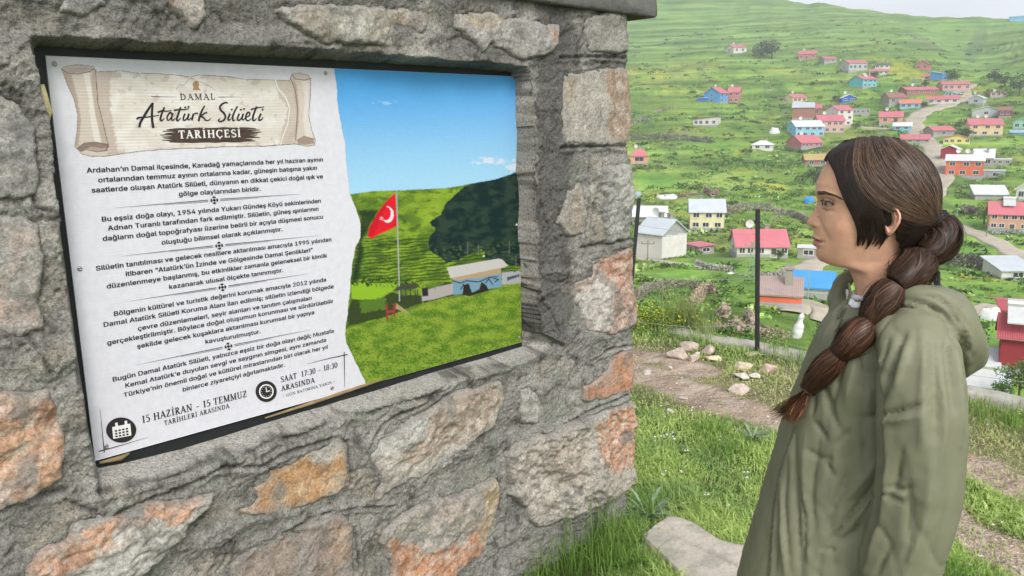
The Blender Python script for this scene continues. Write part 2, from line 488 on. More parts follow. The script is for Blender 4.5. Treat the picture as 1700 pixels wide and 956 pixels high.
# the terrace underfoot: turf soil, dry patches and bare dirt
near = _B < .3
dm = dirt_mask(X_, Y_); dr = dry_mask(X_, Y_)
nn = fbm(X_ * 6, Y_ * 6, 8, 4)
cn = mixc(np.array([.075, .115, .03]), np.array([.13, .155, .055]), sstep(-.4, .5, nn))
cn = mixc(cn, np.array([.25, .215, .135]), dr * .75)
cn = mixc(cn, mixc(np.array([.35, .265, .20]), np.array([.47, .38, .31]), sstep(-.4, .5, nn)), dm)
colT = np.where(near[..., None], cn, colT)
colT = np.where(((_B >= .3) & (_B < 8))[..., None], mixc(colT, np.array([.09, .16, .04]), np.full(_B.shape, .7)), colT)
Vt = np.stack([X_, Y_, Z_], -1).reshape(-1, 3)
ft = grid_faces(len(_rs), len(_azs), wrap=True)[:, ::-1]
m_ground = mat('hill_turf', rough=.95, var=.28, scale=.9, bump=.7, bscale=2.2, attr=True, spec=.1, bdist=.35, detail=8, strata=.46)
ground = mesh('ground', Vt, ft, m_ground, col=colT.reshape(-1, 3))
tag(ground, 'green terraced hillside and trodden turf terrace in front of it', kind='structure')
del X_, Y_, A_

# ---- roads: strips laid just above the slope
m_road = mat('dirt_road', (.44, .39, .31), rough=.95, var=.15, scale=.6, bump=.3, bscale=3, spec=.1, bdist=.05, vcol2=(.36, .32, .25))
for C, w in ROADC:
    T = np.gradient(C, axis=0); T /= np.linalg.norm(T, axis=1)[:, None]
    Nn = np.stack([-T[:, 1], T[:, 0]], 1)
    wv = w * (1 + .12 * np.sin(np.arange(len(C)) * .7) + .1 * fbm(np.arange(len(C)) * .3, 2.2))
    offs = np.linspace(-.5, .5, 7)
    V = C[:, None, :] + Nn[:, None, :] * (offs[None, :, None] * wv[:, None, None])
    zz = ground_z(V[..., 0], V[..., 1]) + .10 + .06 * (1 - (2 * offs) ** 2)
    V3 = np.concatenate([V, zz[..., None]], -1)
    L_ = V3[:, :1].copy(); L_[..., 2] -= 1.5; Rr = V3[:, -1:].copy(); Rr[..., 2] -= 1.5
    V3 = np.concatenate([L_, V3, Rr], 1)
    tag(mesh('road', V3.reshape(-1, 3), grid_faces(len(C), 9), m_road), kind='structure')
# ================================================================== the stone wall with the board let into it
WAZ = 0.79271678
WD = np.array([math.sin(WAZ), math.cos(WAZ), 0]); WN = np.array([math.cos(WAZ), -math.sin(WAZ), 0])
_TLu = np.array([-1.07202504, 1.93440123, 0.16485274])
_scale = .86
for _ in range(6):
    q = ray(np.array(1040.), np.array(862.)); eu = .06 / _scale
    t_ = ((_TLu + WN * eu) @ WN) / (q @ WN)
    _scale = -CAM_H / (q * t_)[2]
BW, BH = 1.55442297 * _scale, _scale                  # board width and height
TL = _TLu * _scale + CAMP                             # top left corner of the printed board
WO = TL + WN * .06                                    # wall face origin; board face lies at t = -0.06
ZT = TL[2]; ZB = ZT - BH
def WW(s, t, z):
    s, t, z = np.broadcast_arrays(np.asarray(s, float), t, z)
    return np.stack([WO[0] + WD[0] * s + WN[0] * t, WO[1] + WD[1] * s + WN[1] * t, z], -1)
def wsz(px, py, t=0.0):
    d = ray(px, py); O = WO + WN * t
    k = ((O - CAMP) @ WN) / (d @ WN)
    P = CAMP + d * k[..., None]
    return np.stack([(P - WO) @ WD, P[..., 2]], -1)
def WP(s, t=0.0):
    p = P2(s); return wsz(p[:, 0], p[:, 1], t)

_edge = WP('1043,-20 1043,16 1043,60 1041,110 1046,150 1048,200 1041,243 1046,280 1049,330 1047,400 1050,450 1051,560 1049,650 1045,750 1040,862 1037,920')
_eo = np.argsort(_edge[:, 1])
def s_edge(z): return np.interp(z, _edge[_eo, 1], _edge[_eo, 0]) + .006 * fbm(z * 12, 3.3, 0, 3)
OUTER = WP('50,62 230,69 400,79 560,86 750,101 872,110 878,130 881,250 884,400 888,500 898,552 934,573 840,606 748,628 653,668 545,700 456,724 344,765 250,796 162,818 150,750 128,620 110,480 93,330 76,200')
INNER = WP('62,80 400,96 700,110 866,122 870,300 873,440 872,572 600,652 400,712 300,742 195,766 165,771 150,700 112,430 82,200', -.065)
def relief_base(s, z):
    """mortar face: lumps, trowel drags and crumbs"""
    wx, wz = .03 * fbm(s * 9, z * 9, 31, 2), .03 * fbm(s * 9, z * 9, 33, 2)
    sm = sstep(-.3, .4, fbm(s * 6, z * 6, 35, 2))                    # smooth trowelled areas against crumbly ones
    lay = fbm((s + wx) * 5, (z + wz) * 11, 4, 3); stp = np.floor(lay * 5) / 5 + sstep(0, .22, (lay * 5) % 1) / 5
    h = .007 * fbm(s * 4, z * 4, 0, 2) + .013 * stp * (inside(s, z, OUTER) == 0) + (.0022 + .0028 * sm) * ridged((s + wx) * 26, (z + wz) * 34, 1, 4) + (.0022 + .0040 * sm) * fbm(s * 80, z * 80, 2, 3)
    pit = fbm(s * 60, z * 60, 5, 2)
    h = h - .005 * sstep(.5, .9, pit)
    return h
CRACKS = [('165,815 250,796 293,788 317,778 344,764 370,751 421,744 456,723 478,725 518,711 570,688 620,684 653,668 707,657 748,626 794,614 840,606', .010, .004),
          ('190,850 240,830 300,812 360,775 430,770 480,748 560,722', .007, .004), ('925,97 980,94 1045,96', .006, .003),
          ('930,246 980,242 1045,243', .007, .003), ('960,412 1000,404 1047,395', .010, .004), ('985,600 1010,580 1050,572', .007, .004),
          ('930,705 975,682 1048,652', .008, .005), ('955,590 938,640 938,720', .006, .003), ('975,260 978,315 968,400', .007, .004),
          ('837,745 840,830 835,900', .007, .004), ('560,725 575,735 580,800', .008, .003), ('585,875 595,940', .006, .003),
          ('110,830 160,850 175,900', .005, .003), ('470,880 540,850 600,842 650,838', .006, .004), ('870,850 950,860 1035,815', .005, .003),
          ('0,846 60,822 110,815', .010, .003), ('870,130 900,220 880,300 910,380', .006, .004), ('880,470 915,520 930,560', .007, .004),
          ('610,742 640,700 700,668 740,640', .007, .004), ('20,230 60,345 80,350', .006, .004), ('0,540 50,560 85,620', .006, .004)]
_cr = [(WP(a), b, c) for a, b, c in CRACKS]
# stones traced on the wall face: outline, how proud, roughness, tones, tinted areas (outline, colour), label
ST = []
def stone(poly, h, rough, c1, c2, tints=(), label=None, style=0): ST.append((WP(poly), h, rough, c1, c2, [(WP(a), b) for a, b in tints], label, style))
OR = (.50, .30, .19); OR2 = (.46, .33, .235); TAN = (.44, .32, .20); GR = (.33, .315, .28); GR2 = (.42, .40, .36); PK = (.42, .33, .28); BR = (.27, .22, .18)
stone('-40,60 10,75 22,95 18,112 -10,118 -40,112', .012, 1, GR2, GR)
stone('-40,148 10,150 40,170 60,215 66,270 62,320 30,338 -40,334', .016, 1.0, GR, (.24, .235, .22), label='light grey stone at the left end of the wall')
stone('-40,355 40,352 70,372 76,430 70,500 74,548 30,560 -40,556', .014, .8, PK, GR)
stone('-50,640 60,650 82,640 104,690 109,745 106,790 84,812 60,820 0,846 -50,850', .024, 1.5, (.52, .40, .33), OR2, [('-40,690 60,700 108,720 108,800 40,800 -40,760', OR), ('50,645 84,640 100,690 80,700', (.34, .16, .09))], 'orange and white stone low on the left')
stone('38,940 62,912 115,888 120,868 160,853 200,848 240,828 300,828 352,812 346,842 312,862 302,884 250,935 190,990 30,990', .026, 1.6, GR2, GR, [('30,960 60,905 115,880 160,845 240,825 300,822 352,808 300,850 235,868 160,905 120,935 60,965', OR), ('30,990 60,940 120,930 60,990', (.38, .2, .12))], 'long stone with an orange upper edge', 1)
stone('392,846 412,838 425,825 414,812 436,788 440,774 500,750 560,724 573,735 576,788 556,820 500,842 440,858 400,856', .020, .6, TAN, (.45, .26, .13), [('490,752 560,722 575,735 570,760 520,772', GR), ('405,815 430,780 440,820', GR)], 'tan stone under the middle of the sill')
stone('380,935 420,905 470,880 530,858 565,846 583,872 588,990 370,990', .018, 1.1, BR, (.30, .27, .24), [('540,870 583,860 586,930 550,940', (.34, .24, .17))])
stone('600,745 638,724 674,697 711,672 744,649 802,637 828,628 836,643 834,672 819,705 785,726 781,738 756,755 736,767 694,792 653,809 618,835 628,800', .030, 1.5, (.36, .32, .27), (.47, .44, .38), [('650,745 690,700 740,700 770,730 720,765 670,775', (.46, .36, .29)), ('700,660 800,640 830,650 800,700 740,720 690,700', (.34, .27, .20)), ('600,745 640,722 690,690 700,700 640,760', (.46, .45, .40))], 'large rough stone under the right of the sill')
stone('630,877 665,850 707,829 769,809 816,790 826,809 820,846 812,883 794,916 756,945 730,990 640,990 645,933 628,900', .028, 1.1, (.38, .33, .28), (.33, .31, .27), [('626,880 660,892 700,906 760,892 812,880 800,920 750,960 640,990 640,930', (.46, .22, .115)), ('660,895 700,850 740,870 720,900', (.30, .29, .25)), ('790,800 830,795 826,850 800,905', (.46, .34, .20))], 'stone with an orange lower half')
stone('837,752 853,732 885,719 911,717 929,701 964,692 1003,679 1060,662 1060,780 1040,801 1012,827 981,840 938,862 890,877 872,862 868,845 837,819 835,784', .026, 2.0, (.40, .36, .30), (.46, .42, .36), [('975,700 1060,660 1060,760 1010,775 985,750', (.46, .25, .15)), ('900,740 960,730 960,800 900,800', (.36, .31, .25))], 'big tooled stone at the right corner of the wall', 2)
stone('964,640 994,627 1012,605 1018,588 1060,570 1060,646 994,666 968,668', .014, .5, (.45, .24, .15), (.40, .28, .21), label='smooth orange corner stone')
stone('859,644 877,636 892,653 903,679 885,705 864,703 855,684', .016, 1.3, GR, GR2)
stone('978,432 1037,410 1060,404 1060,535 1012,557 973,552 953,500 955,470 978,454', .018, 1.2, (.42, .37, .33), (.44, .30, .23), [('990,420 1060,400 1060,470 1010,480', (.44, .25, .17)), ('955,480 1010,470 1020,550 970,550', (.45, .42, .38))], 'rough corner stone with a pink upper part', 2)
stone('997,275 1060,268 1060,395 1002,405 997,326', .018, 1.2, (.37, .36, .32), (.30, .295, .27), label='light grey rough corner stone', style=2)
stone('938,318 963,299 970,351 968,393 938,393 921,370', .012, .9, (.33, .29, .24), (.28, .25, .21))
stone('931,122 988,112 1060,110 1060,240 978,243 934,240 925,188', .018, .35, (.35, .325, .28), (.39, .36, .31), [('1000,110 1060,110 1060,240 1015,235', (.33, .235, .165)), ('931,122 960,120 950,170 930,170', (.36, .29, .22))], 'smooth square grey stone beside the top right corner')
stone('971,27 999,19 1060,10 1060,90 977,91 968,56', .006, .9, (.24, .225, .20), (.31, .295, .26))
stone('748,19 811,16 836,28 893,35 924,41 924,69 915,91 861,102 839,90 811,75 795,95 780,69 751,50', .016, .9, (.36, .34, .31), (.30, .285, .26), [('748,19 811,16 836,28 820,45 760,40', (.36, .30, .22)), ('905,45 926,50 920,80 905,70', (.38, .24, .17))], 'pale stone above the printed landscape')
stone('445,13 480,5 632,9 698,16 707,41 701,60 655,50 650,80 620,78 560,73 540,80 478,46', .014, 1.0, (.38, .36, .31), (.31, .28, .23), [('640,12 700,16 705,55 650,45', (.37, .30, .23))], 'pale stone above the middle of the board')
stone('204,-14 336,-14 341,33 318,56 296,33 270,8', .012, 1.1, (.34, .26, .20), (.42, .38, .33), [('215,-5 280,-5 290,10 240,8', (.40, .2, .12))])
stone('100,-14 170,-14 180,14 130,30 95,20', .010, 1, GR, (.24, .235, .22))
S_MIN = -1.3
def stone_sdf(s, z, poly):
    return sdf(s, z, poly) + .007 * fbm(s * 22, z * 22, 6, 3) + .0025 * fbm(s * 90, z * 90, 7, 2)
def wrap_edge(s, t, z):
    e = s_edge(z); ex = np.maximum(s - e, 0)
    t = t - .014 * np.exp(-np.maximum(e - s, 0) / .012) - ex * 14
    s = np.where(ex > 0, e + .003 * np.minimum(ex * 100, 1), s)
    return s, t
# one relief sheet of mortar for the whole face
_sg = np.concatenate([np.linspace(S_MIN, -.32, 40), np.linspace(-.315, 1.89, 530)])
_zg = np.linspace(-.12, 1.90, 480)
Zg, Sg = np.meshgrid(_zg, _sg, indexing='ij')
# columns of the sheet follow the slanting right arris of the recess
_ar = WP('874,110 878,130 881,250 884,400 888,500 898,552 925,566'); _ao = np.argsort(_ar[:, 1]); _as = np.interp(_zg, _ar[_ao, 1], _ar[_ao, 0])[:, None]
_in = float(WP('870,300', -.065)[0, 0])
Sg = np.where(Sg < _in, Sg, np.where(Sg < 1.41, _in + (Sg - _in) / (1.41 - _in) * (_as - _in), np.where(Sg < 1.66, _as + (Sg - 1.41) / .25 * (1.66 - _as), Sg)))
Hm = relief_base(Sg, Zg)
for pl, w, dep in _cr:
    d, _ = seg_dist(Sg, Zg, pl)
    d = d + .006 * fbm(Sg * 25, Zg * 25, 8, 2)
    Hm += -dep * 1.8 * np.exp(-(d / (w * .55)) ** 2) + .006 * np.exp(-((d - w * 1.6) / w) ** 2)
near_st = np.full(Sg.shape, 1e9)
for (poly, h, *_r) in ST:
    x0, x1 = poly[:, 0].min() - .06, poly[:, 0].max() + .06; y0, y1 = poly[:, 1].min() - .06, poly[:, 1].max() + .06
    k = (Sg > x0) & (Sg < x1) & (Zg > y0) & (Zg < y1)
    q = stone_sdf(Sg[k], Zg[k], poly)
    near_st[k] = np.minimum(near_st[k], q)
    Hm[k] += np.where(q < 0, -.03 * sstep(.008, .03, -q), .003 * np.exp(-(q / .02) ** 2))
do = -sdf(Sg, Zg, OUTER) + .004 * fbm(Sg * 20, Zg * 20, 3, 3) * (1 - sstep(1.2, 1.3, Sg)) + .004 * fbm(Sg * 5, Zg * 5, 3, 2)
di = np.maximum(sdf(Sg, Zg, INNER), 0)
fr = np.where(do > 0, do / (do + di + 1e-6), 0)
ins = do > 0
Hm = np.where(ins, Hm * (1 - .93 * sstep(0, .012, do)) - .085 * np.clip(fr, 0, 1) - .004 * (di <= 0), Hm)
Hm += .008 * np.exp(-(np.maximum(-do, 0) / .02) ** 2) * (do <= 0)
# colour of the mortar: damp dark cement round the board and up the right pier, paler at the foot and on the sill
n1 = fbm(Sg * 4, Zg * 4, 21, 4); n2 = fbm(Sg * 18, Zg * 18, 22, 4); n3 = fbm(Sg * 70, Zg * 70, 23, 2)
cm = mixc(np.array([.20, .192, .17]), np.array([.40, .385, .345]), np.clip(.5 + .55 * n1 + .45 * n2 + .25 * n3, 0, 1))
cm = mixc(cm, np.array([.40, .35, .275]), sstep(.15, .7, fbm(Sg * 7, Zg * 9, 71, 4)) * .55)
cm = mixc(cm, np.array([.25, .265, .215]), sstep(.1, .6, fbm(Sg * 5, Zg * 8, 72, 4)) * .5)
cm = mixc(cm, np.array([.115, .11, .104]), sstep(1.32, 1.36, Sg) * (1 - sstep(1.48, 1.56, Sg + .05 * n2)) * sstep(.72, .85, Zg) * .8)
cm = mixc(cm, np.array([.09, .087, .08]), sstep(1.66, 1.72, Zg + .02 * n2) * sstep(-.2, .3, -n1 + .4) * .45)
cm = mixc(cm, np.array([.33, .32, .28]), (1 - sstep(.3, .6, Zg)) * .5 * sstep(-.6, .3, n1))
sill = (fr > .02) * (Zg < ZB + .03) * sstep(.02, .2, fr)
cm = mixc(cm, np.array([.45, .43, .385]), sill * .95)
cm = mixc(cm, np.array([.36, .34, .31]), sstep(.8, 1.2, n3 + .3 * n2) * .6)                 # lime specks
cm = mixc(cm, np.array([.085, .08, .072]), sstep(.25, .8, -n2 - .5 * n3) * .65)
for pl, w, dep in _cr:
    d, _ = seg_dist(Sg, Zg, pl); cm = mixc(cm, np.array([.075, .068, .06]), np.exp(-((d + .006 * fbm(Sg * 25, Zg * 25, 8, 2)) / (w * .45)) ** 2) * .7)
Sw, Tw = wrap_edge(Sg, Hm, Zg)
Sw = Sw + .010 * fbm(fr * 2, Zg * 6, 61, 3) * (fr > 0) * (fr < 1) * (Sg > 1.2) * sstep(0, .3, fr)
m_mortar = mat('mortar', rough=.95, var=.25, scale=40, nrough=.8, speck=.36, pits=.42, bump=1.0, bscale=120, attr=True, spec=.15, bdist=.008, detail=8)
m_stone = mat('wall_stone', rough=.88, var=.22, scale=30, nrough=.8, speck=.3, pits=.25, bump=1.0, bscale=80, attr=True, spec=.2, bdist=.007, detail=8)
wall = empty('stone_wall', WW(.5, -.2, 0), 0, 'rough stone and cement wall holding the printed information board', 'wall')
WLOC = np.array(wall.location)
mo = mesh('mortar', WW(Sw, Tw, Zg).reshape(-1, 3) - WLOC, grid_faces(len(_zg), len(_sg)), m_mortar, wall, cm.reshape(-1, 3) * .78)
core = MB()
_c = [WW(S_MIN, -.13, -.12), WW(1.83, -.13, -.12), WW(1.83, -.42, -.12), WW(S_MIN, -.42, -.12)]
core.add([p - WLOC for p in _c] + [p - WLOC + [0, 0, 2.0] for p in _c], [(0,3,2,1),(4,5,6,7),(0,1,5,4),(1,2,6,5),(2,3,7,6),(3,0,4,7)])
m_core = mat('cement_render', (.2, .19, .17), .95, .3, 6, .8, 40, bdist=.01)
core.build('wall_back', m_core, wall)
# stones
for si, (poly, h, rough, c1, c2, tints, label, style) in enumerate(ST):
    x0, x1 = max(poly[:, 0].min() - .03, S_MIN), min(poly[:, 0].max() + .03, 1.885); y0, y1 = poly[:, 1].min() - .03, poly[:, 1].max() + .03
    step = .0046
    if x1 - x0 < .05: continue
    s_ = np.linspace(x0, x1, max(6, int((x1 - x0) / step))); z_ = np.linspace(y0, y1, max(6, int((y1 - y0) / step)))
    z_ = z_[z_ < 1.893]
    Zs, Ss = np.meshgrid(z_, s_, indexing='ij')
    q = stone_sdf(Ss, Zs, poly)
    o_ = si * 3.7
    R1 = ridged(Ss * 7 + o_, Zs * 7, o_, 4); R2_ = fbm(Ss * 30 + o_, Zs * 30, o_, 3)
    # cleaved faces: stepped planes
    pl = fbm(Ss * 5 + o_, Zs * 5 + .4 * Ss, o_ + 1, 2); stp = np.floor(pl * 5) / 5 + sstep(.0, .35, (pl * 5) % 1) / 5
    H = h * .28 + .005 + rough * (.006 * R1 + .017 * stp + .0034 * R2_ + .0016 * fbm(Ss * 95 + o_, Zs * 95, o_, 2))
    if style == 1: H += rough * .004 * ridged(Ss * 6 + Zs * 14, Zs * 30 - Ss * 12, o_, 3)
    if style == 2: H += rough * .0035 * ridged(Ss * 26 + o_, Zs * 34, o_, 3)
    edge = sstep(-.012, .008, q + .004 * R2_)
    H = H * (1 - edge) + (-.03) * edge ** 1.5
    dcut = -sdf(Ss, Zs, OUTER)
    H = np.where(dcut > -.004, H - np.maximum(dcut + .004, 0) * 12, H)
    n1 = fbm(Ss * 8 + o_, Zs * 8, o_, 4); n2 = fbm(Ss * 26 + o_, Zs * 26, o_ + 2, 4); n3 = fbm(Ss * 80, Zs * 80, o_, 2)
    c = mixc(np.array(c1), np.array(c2), sstep(-.35, .35, n1))
    for tp, tc in tints:
        dq = sdf(Ss, Zs, tp) + .03 * n1 + .014 * n2
        tcc = mixc(np.array(tc), np.array(tc) * .45 + np.array([.33, .30, .26]), sstep(-.3, .6, fbm(Ss * 34, Zs * 34, o_ + 9, 4)) * .7); tcc = mixc(tcc, np.array(tc) * .6, sstep(.1, .7, fbm(Ss * 50, Zs * 50, o_ + 12, 3)) * .5)
        c = c + (tcc - c) * (1 - sstep(-.012, .012, dq))[..., None]
    c = mixc(c, np.minimum(np.array(c1) * 1.45, .62), sstep(.1, .7, n2 + .4 * n3) * .6)
    c = mixc(c, np.array(c2) * .5, sstep(.15, .8, -n2 - .3 * n3) * .6)
    c = mixc(c, np.array([.14, .135, .12]), sstep(.5, .9, n3 - .4 * n1) * .35)
    c = mixc(c, np.array([.27, .26, .235]), sstep(-.028, .0, q + .022 * n2) * .75 + 0 * q)     # cement smeared on the rim
    c = mixc(c, np.array([.19, .182, .165]), sstep(.45, .75, fbm(Ss * 10, Zs * 10, 40 + o_, 3)) * .7)
    Sw, Tw = wrap_edge(Ss, H, Zs)
    F = grid_faces(len(z_), len(s_))
    qq = q.ravel()
    F = F[(qq[F].min(1) < .012)]
    used, inv = np.unique(F, return_inverse=True)
    V = WW(Sw, Tw, Zs).reshape(-1, 3)[used] - WLOC
    so = mesh('stone', V, inv.reshape(-1, 4), m_stone, wall, c.reshape(-1, 3)[used] * .86)
    if label: so['label'] = label
# concrete coping along the top
zc = 1.885
cs = np.linspace(S_MIN, 1.925, 260); prof = []
loop = [(-.46, .0), (-.2, .0), (.0, -.0), (.028, .0), (.034, .008), (.036, .03), (.034, .06), (.026, .075), (-.1, .08), (-.46, .08)]
Vc = []
for s in cs:
    for (t, z) in loop:
        t_, z_ = t + .006 * float(fbm(s * 9, z * 20 + t * 3, 1, 3)), z + .004 * float(fbm(s * 14, t * 9, 5, 3))
        Vc.append(WW(s + .006 * float(fbm(z * 30, t * 30, 2, 2)) * (s > 1.9), t_, zc + z_))
Fc = [tuple(q) for q in grid_faces(len(cs), len(loop), True)]
Fc += [tuple(range(len(loop)))[::-1], tuple((len(cs) - 1) * len(loop) + k for k in range(len(loop)))]
m_cop = mat('coping_concrete', (.12, .117, .11), .95, .3, 14, .9, 60, bdist=.006)
mesh('coping', np.array(Vc) - WLOC, Fc, m_cop, wall)
# ================================================================== the printed board
board = empty('information_board', WW(BW / 2, -.07, ZB), 0, 'printed information board with a scroll heading, Turkish text and a hillside photograph', 'sign')
BLOC = np.array(board.location)
def BPt(a, b, t=0.0):
    """a to the right, b down from the top left corner, t in front of the board face"""
    return WW(a, -.06 + t, ZT - np.asarray(b)) - BLOC
def bpx(px, py):
    q = wsz(np.asarray(px, float), np.asarray(py, float), -.06)
    return np.stack([q[..., 0], ZT - q[..., 1]], -1)
def to_px(a, b):
    P = WW(a, -.06, ZT - np.asarray(b))
    x, y, _ = project(P); return x, y
m_black = mat('black_backing', (.012, .014, .014), .55, .3, 20, .2, 60)
m_paper = mat('print_paper', (.525, .52, .555), .85, .06, 60, .3, 150, spec=.08, bdist=.001)
m_ink = mat('print_ink', (.018, .014, .016), .6, .1, 40)
m_print = mat('print_colour', rough=.7, var=.03, scale=90, attr=True, spec=.12)
m_foam = mat('foam', (.55, .47, .26), .8, .2, 40, .6, 90)
def slab(name, a0, a1, b0, b1, t0, t1, m):
    mb = MB(); c = [(a0, b0), (a1, b0), (a1, b1), (a0, b1)]
    mb.add([BPt(a, b, t0) for a, b in c] + [BPt(a, b, t1) for a, b in c], [(0,1,2,3),(7,6,5,4),(1,0,4,5),(2,1,5,6),(3,2,6,7),(0,3,7,4)])
    return mb.build(name, m, board)
slab('backing_board', -.05, BW + .008, -.045, BH + .06, -.016, -.006, m_black)
# corrugated plastic panel: fine horizontal flutes, slightly bowed
na, nb = 60, 420
aa, bb = np.meshgrid(np.linspace(0, BW, na), np.linspace(0, BH, nb), indexing='xy')
def bow(a, b): return .004 * np.sin(np.clip(a / BW, 0, 1) * 9) * np.sin(np.clip(b / BH, 0, 1) * math.pi * 2) * .4
def flute(b): return .00014 * np.sin(b * 2 * math.pi / .0066)
Vp = BPt(aa, bb, bow(aa, bb) + flute(bb)).reshape(-1, 3); Fp = [tuple(q) for q in grid_faces(nb, na)]
nb0 = len(Vp); Vb = BPt(np.array([0, BW, BW, 0]), np.array([0, 0, BH, BH]), -.0055)
V_ = np.vstack([Vp, Vb])
Fp += [tuple([i for i in range(na)] + [nb0 + 1, nb0]), tuple([(nb - 1) * na + i for i in range(na)][::-1] + [nb0 + 3, nb0 + 2]),
       tuple([i * na for i in range(nb)][::-1] + [nb0, nb0 + 3]), tuple([i * na + na - 1 for i in range(nb)] + [nb0 + 2, nb0 + 1])]
mesh('panel', V_, Fp, m_paper, board)
# --- the landscape photograph, right of a torn paper edge
TORN = P2('554,100 554.6,112 557.5,134 560.5,148 560,166 566,200 573,236 575,266 578,295 581,322 589.8,342 598.5,371 598.5,394 590,410 586.8,424 584,440 582.7,453 581,478 578,500 576,523 573.4,541 572,556 575,570 586.8,593.5 595.6,611 600,622 606,632')
tq = bpx(TORN[:, 0], TORN[:, 1])
nr, nc = 430, 300
bv = np.linspace(0.0005, BH - .0005, nr)
ea = np.interp(bv, tq[:, 1], tq[:, 0]) + .0022 * fbm(bv * 60, 1.5, 0, 3)
uu = np.linspace(0, 1, nc)
A = ea[:, None] + (BW - .0006 - ea[:, None]) * uu[None, :]; Bq = np.repeat(bv[:, None], nc, 1)
X, Y = to_px(A, Bq)
# sky
c = mixc(np.array([.10, .42, .86]), np.array([.42, .72, .93]), sstep(120, 330, Y + .04 * (X - 700)))
c = mixc(c, np.array([.78, .83, .92]), sstep(-.1, .5, fbm(X / 16, Y / 7, 2, 4) - np.hypot((X - 822) / 45, (Y - 267) / 9) + .6) * .8)
c = mixc(c, np.array([.8, .82, .90]), sstep(-.1, .4, fbm(X / 14, Y / 10, 3, 4) - np.hypot((X - 858) / 26, (Y - 278) / 10) + .7) * .8)
c = mixc(c, np.array([.5, .76, .93]), sstep(0, .5, fbm(X / 12, Y / 3, 6, 3) - np.hypot((X - 640) / 26, (Y - 171) / 5) + .6) * .5)
# hill
hx = [560, 585, 620, 660, 700, 740, 765, 790, 820, 845, 866]; hy = [324, 322, 317, 316, 314, 312, 308, 303, 298, 290, 282]
hill = sstep(-.6, .6, Y - np.interp(X, hx, hy) + .6 * fbm(X / 5, 0, 1, 2))
hc = mixc(np.array([.11, .20, .025]), np.array([.27, .42, .035]), sstep(-.4, .5, fbm(X / 40, Y / 22, 7, 4) + .35 * fbm(X / 4, Y / 2.5, 27, 3)))
hc = mixc(hc, np.array([.35, .50, .04]), np.exp(-(((X - 722) / 28) ** 2 + ((Y - 345) / 26) ** 2)) * .8)
hc = mixc(hc, np.array([.03, .065, .02]), sstep(.1, .6, fbm(X / 20, Y / 9, 8, 4)) * .55)
ter = np.sin((Y * 1.0 + .10 * X + 3 * fbm(X / 30, Y / 10, 9, 2)) * 1.15)
hc = mixc(hc, np.array([.03, .065, .012]), sstep(.0, .7, ter) * .8 * sstep(385, 400, Y) * (1 - sstep(465, 475, Y)))
hc = mixc(hc, np.array([.015, .035, .02]), (1 - sstep(-4, 4, sdf(X, Y, P2('590,348 628,348 618,368 600,400 604,420 592,470 582,470 596,400 598,360')))) * .9)
# shadow thrown over the slope: a rounded dark mass with an uneven left edge
SHD = P2('866,280 830,292 795,300 770,310 752,326 738,340 731,356 722,362 713,369 716,374 723,378 722,384 713,392 711,402 712,412 718,420 728,424 734,430 742,436 760,432 775,424 800,414 806,420 800,430 866,444 880,444 880,280')
sh = 1 - sstep(-1, 1, sdf(X, Y, SHD) + 1.2 * fbm(X / 5, Y / 5, 3, 3))
hc = mixc(hc, mixc(np.array([.010, .030, .028]), np.array([.032, .062, .042]), sstep(-.3, .5, fbm(X / 22, Y / 14, 4, 4))), sh)
hc = mixc(hc, np.array([.09, .13, .045]), sh * sstep(.1, .5, fbm(X / 8, Y / 4, 5, 3)) * sstep(395, 410, Y) * .8)
c = mixc(c, hc, hill)
# light field and dark trees under the flag
def patch(c, poly, colr, k=1.0, nz=1.0, soft=.8):
    d_ = sdf(X, Y, P2(poly)) + nz * fbm(X / 4, Y / 4, 12, 2)
    return mixc(c, np.array(colr), (1 - sstep(-soft, soft, d_)) * k)
c = patch(c, '583,470 660,470 655,482 642,486 625,497 600,498 583,495', (.30, .52, .03), nz=.4)
c = mixc(c, np.array([.03, .06, .015]), sstep(.0, .3, fbm(X / 6, Y / 5, 14, 3)) * (1 - sstep(0, 6, sdf(X, Y, P2('583,456 640,462 700,468 700,474 583,472')))))
c = patch(c, '583,497 625,498 650,485 672,490 700,490 740,468 762,470 762,488 730,496 690,506 650,522 600,536 578,540 575,520', (.045, .07, .02), nz=2)
c = patch(c, '700,484 725,476 753,470 753,488 720,497 700,500', (.46, .42, .40), nz=.3)
c = patch(c, '595,500 640,492 640,512 600,520', (.12, .24, .03), .8, 3)
c = patch(c, '833,452 866,450 866,470 833,472', (.45, .45, .48), nz=1.5)
c = patch(c, '842,460 862,455 862,459 842,466', (.08, .09, .11), nz=1.)
# meadow
mead = sstep(-1.5, 1.5, Y - np.interp(X, [570, 600, 650, 700, 760, 800, 866], [546, 538, 524, 508, 493, 486, 470]) + 1.5 * fbm(X / 3, 0, 5, 2))
mc = mixc(np.array([.10, .22, .018]), np.array([.27, .40, .04]), sstep(-.6, .6, fbm(X / 26, Y / 12, 15, 4) + .6 * fbm(X / 3.2, Y / 1.8, 25, 3)))
mc = mixc(mc, np.array([.04, .12, .012]), sstep(.05, .6, fbm(X / 5, Y / 4, 16, 4)) * .75 * sstep(520, 600, Y))
mc = mixc(mc, np.array([.50, .52, .12]), sstep(.25, .7, fbm(X / 1.9, Y / 1.5, 17, 2)) * .8)
mc = mixc(mc, np.array([.03, .07, .01]), sstep(.35, .7, fbm(X / 1.7, Y / 2.6, 18, 2)) * .5)
c = mixc(c, mc, mead)
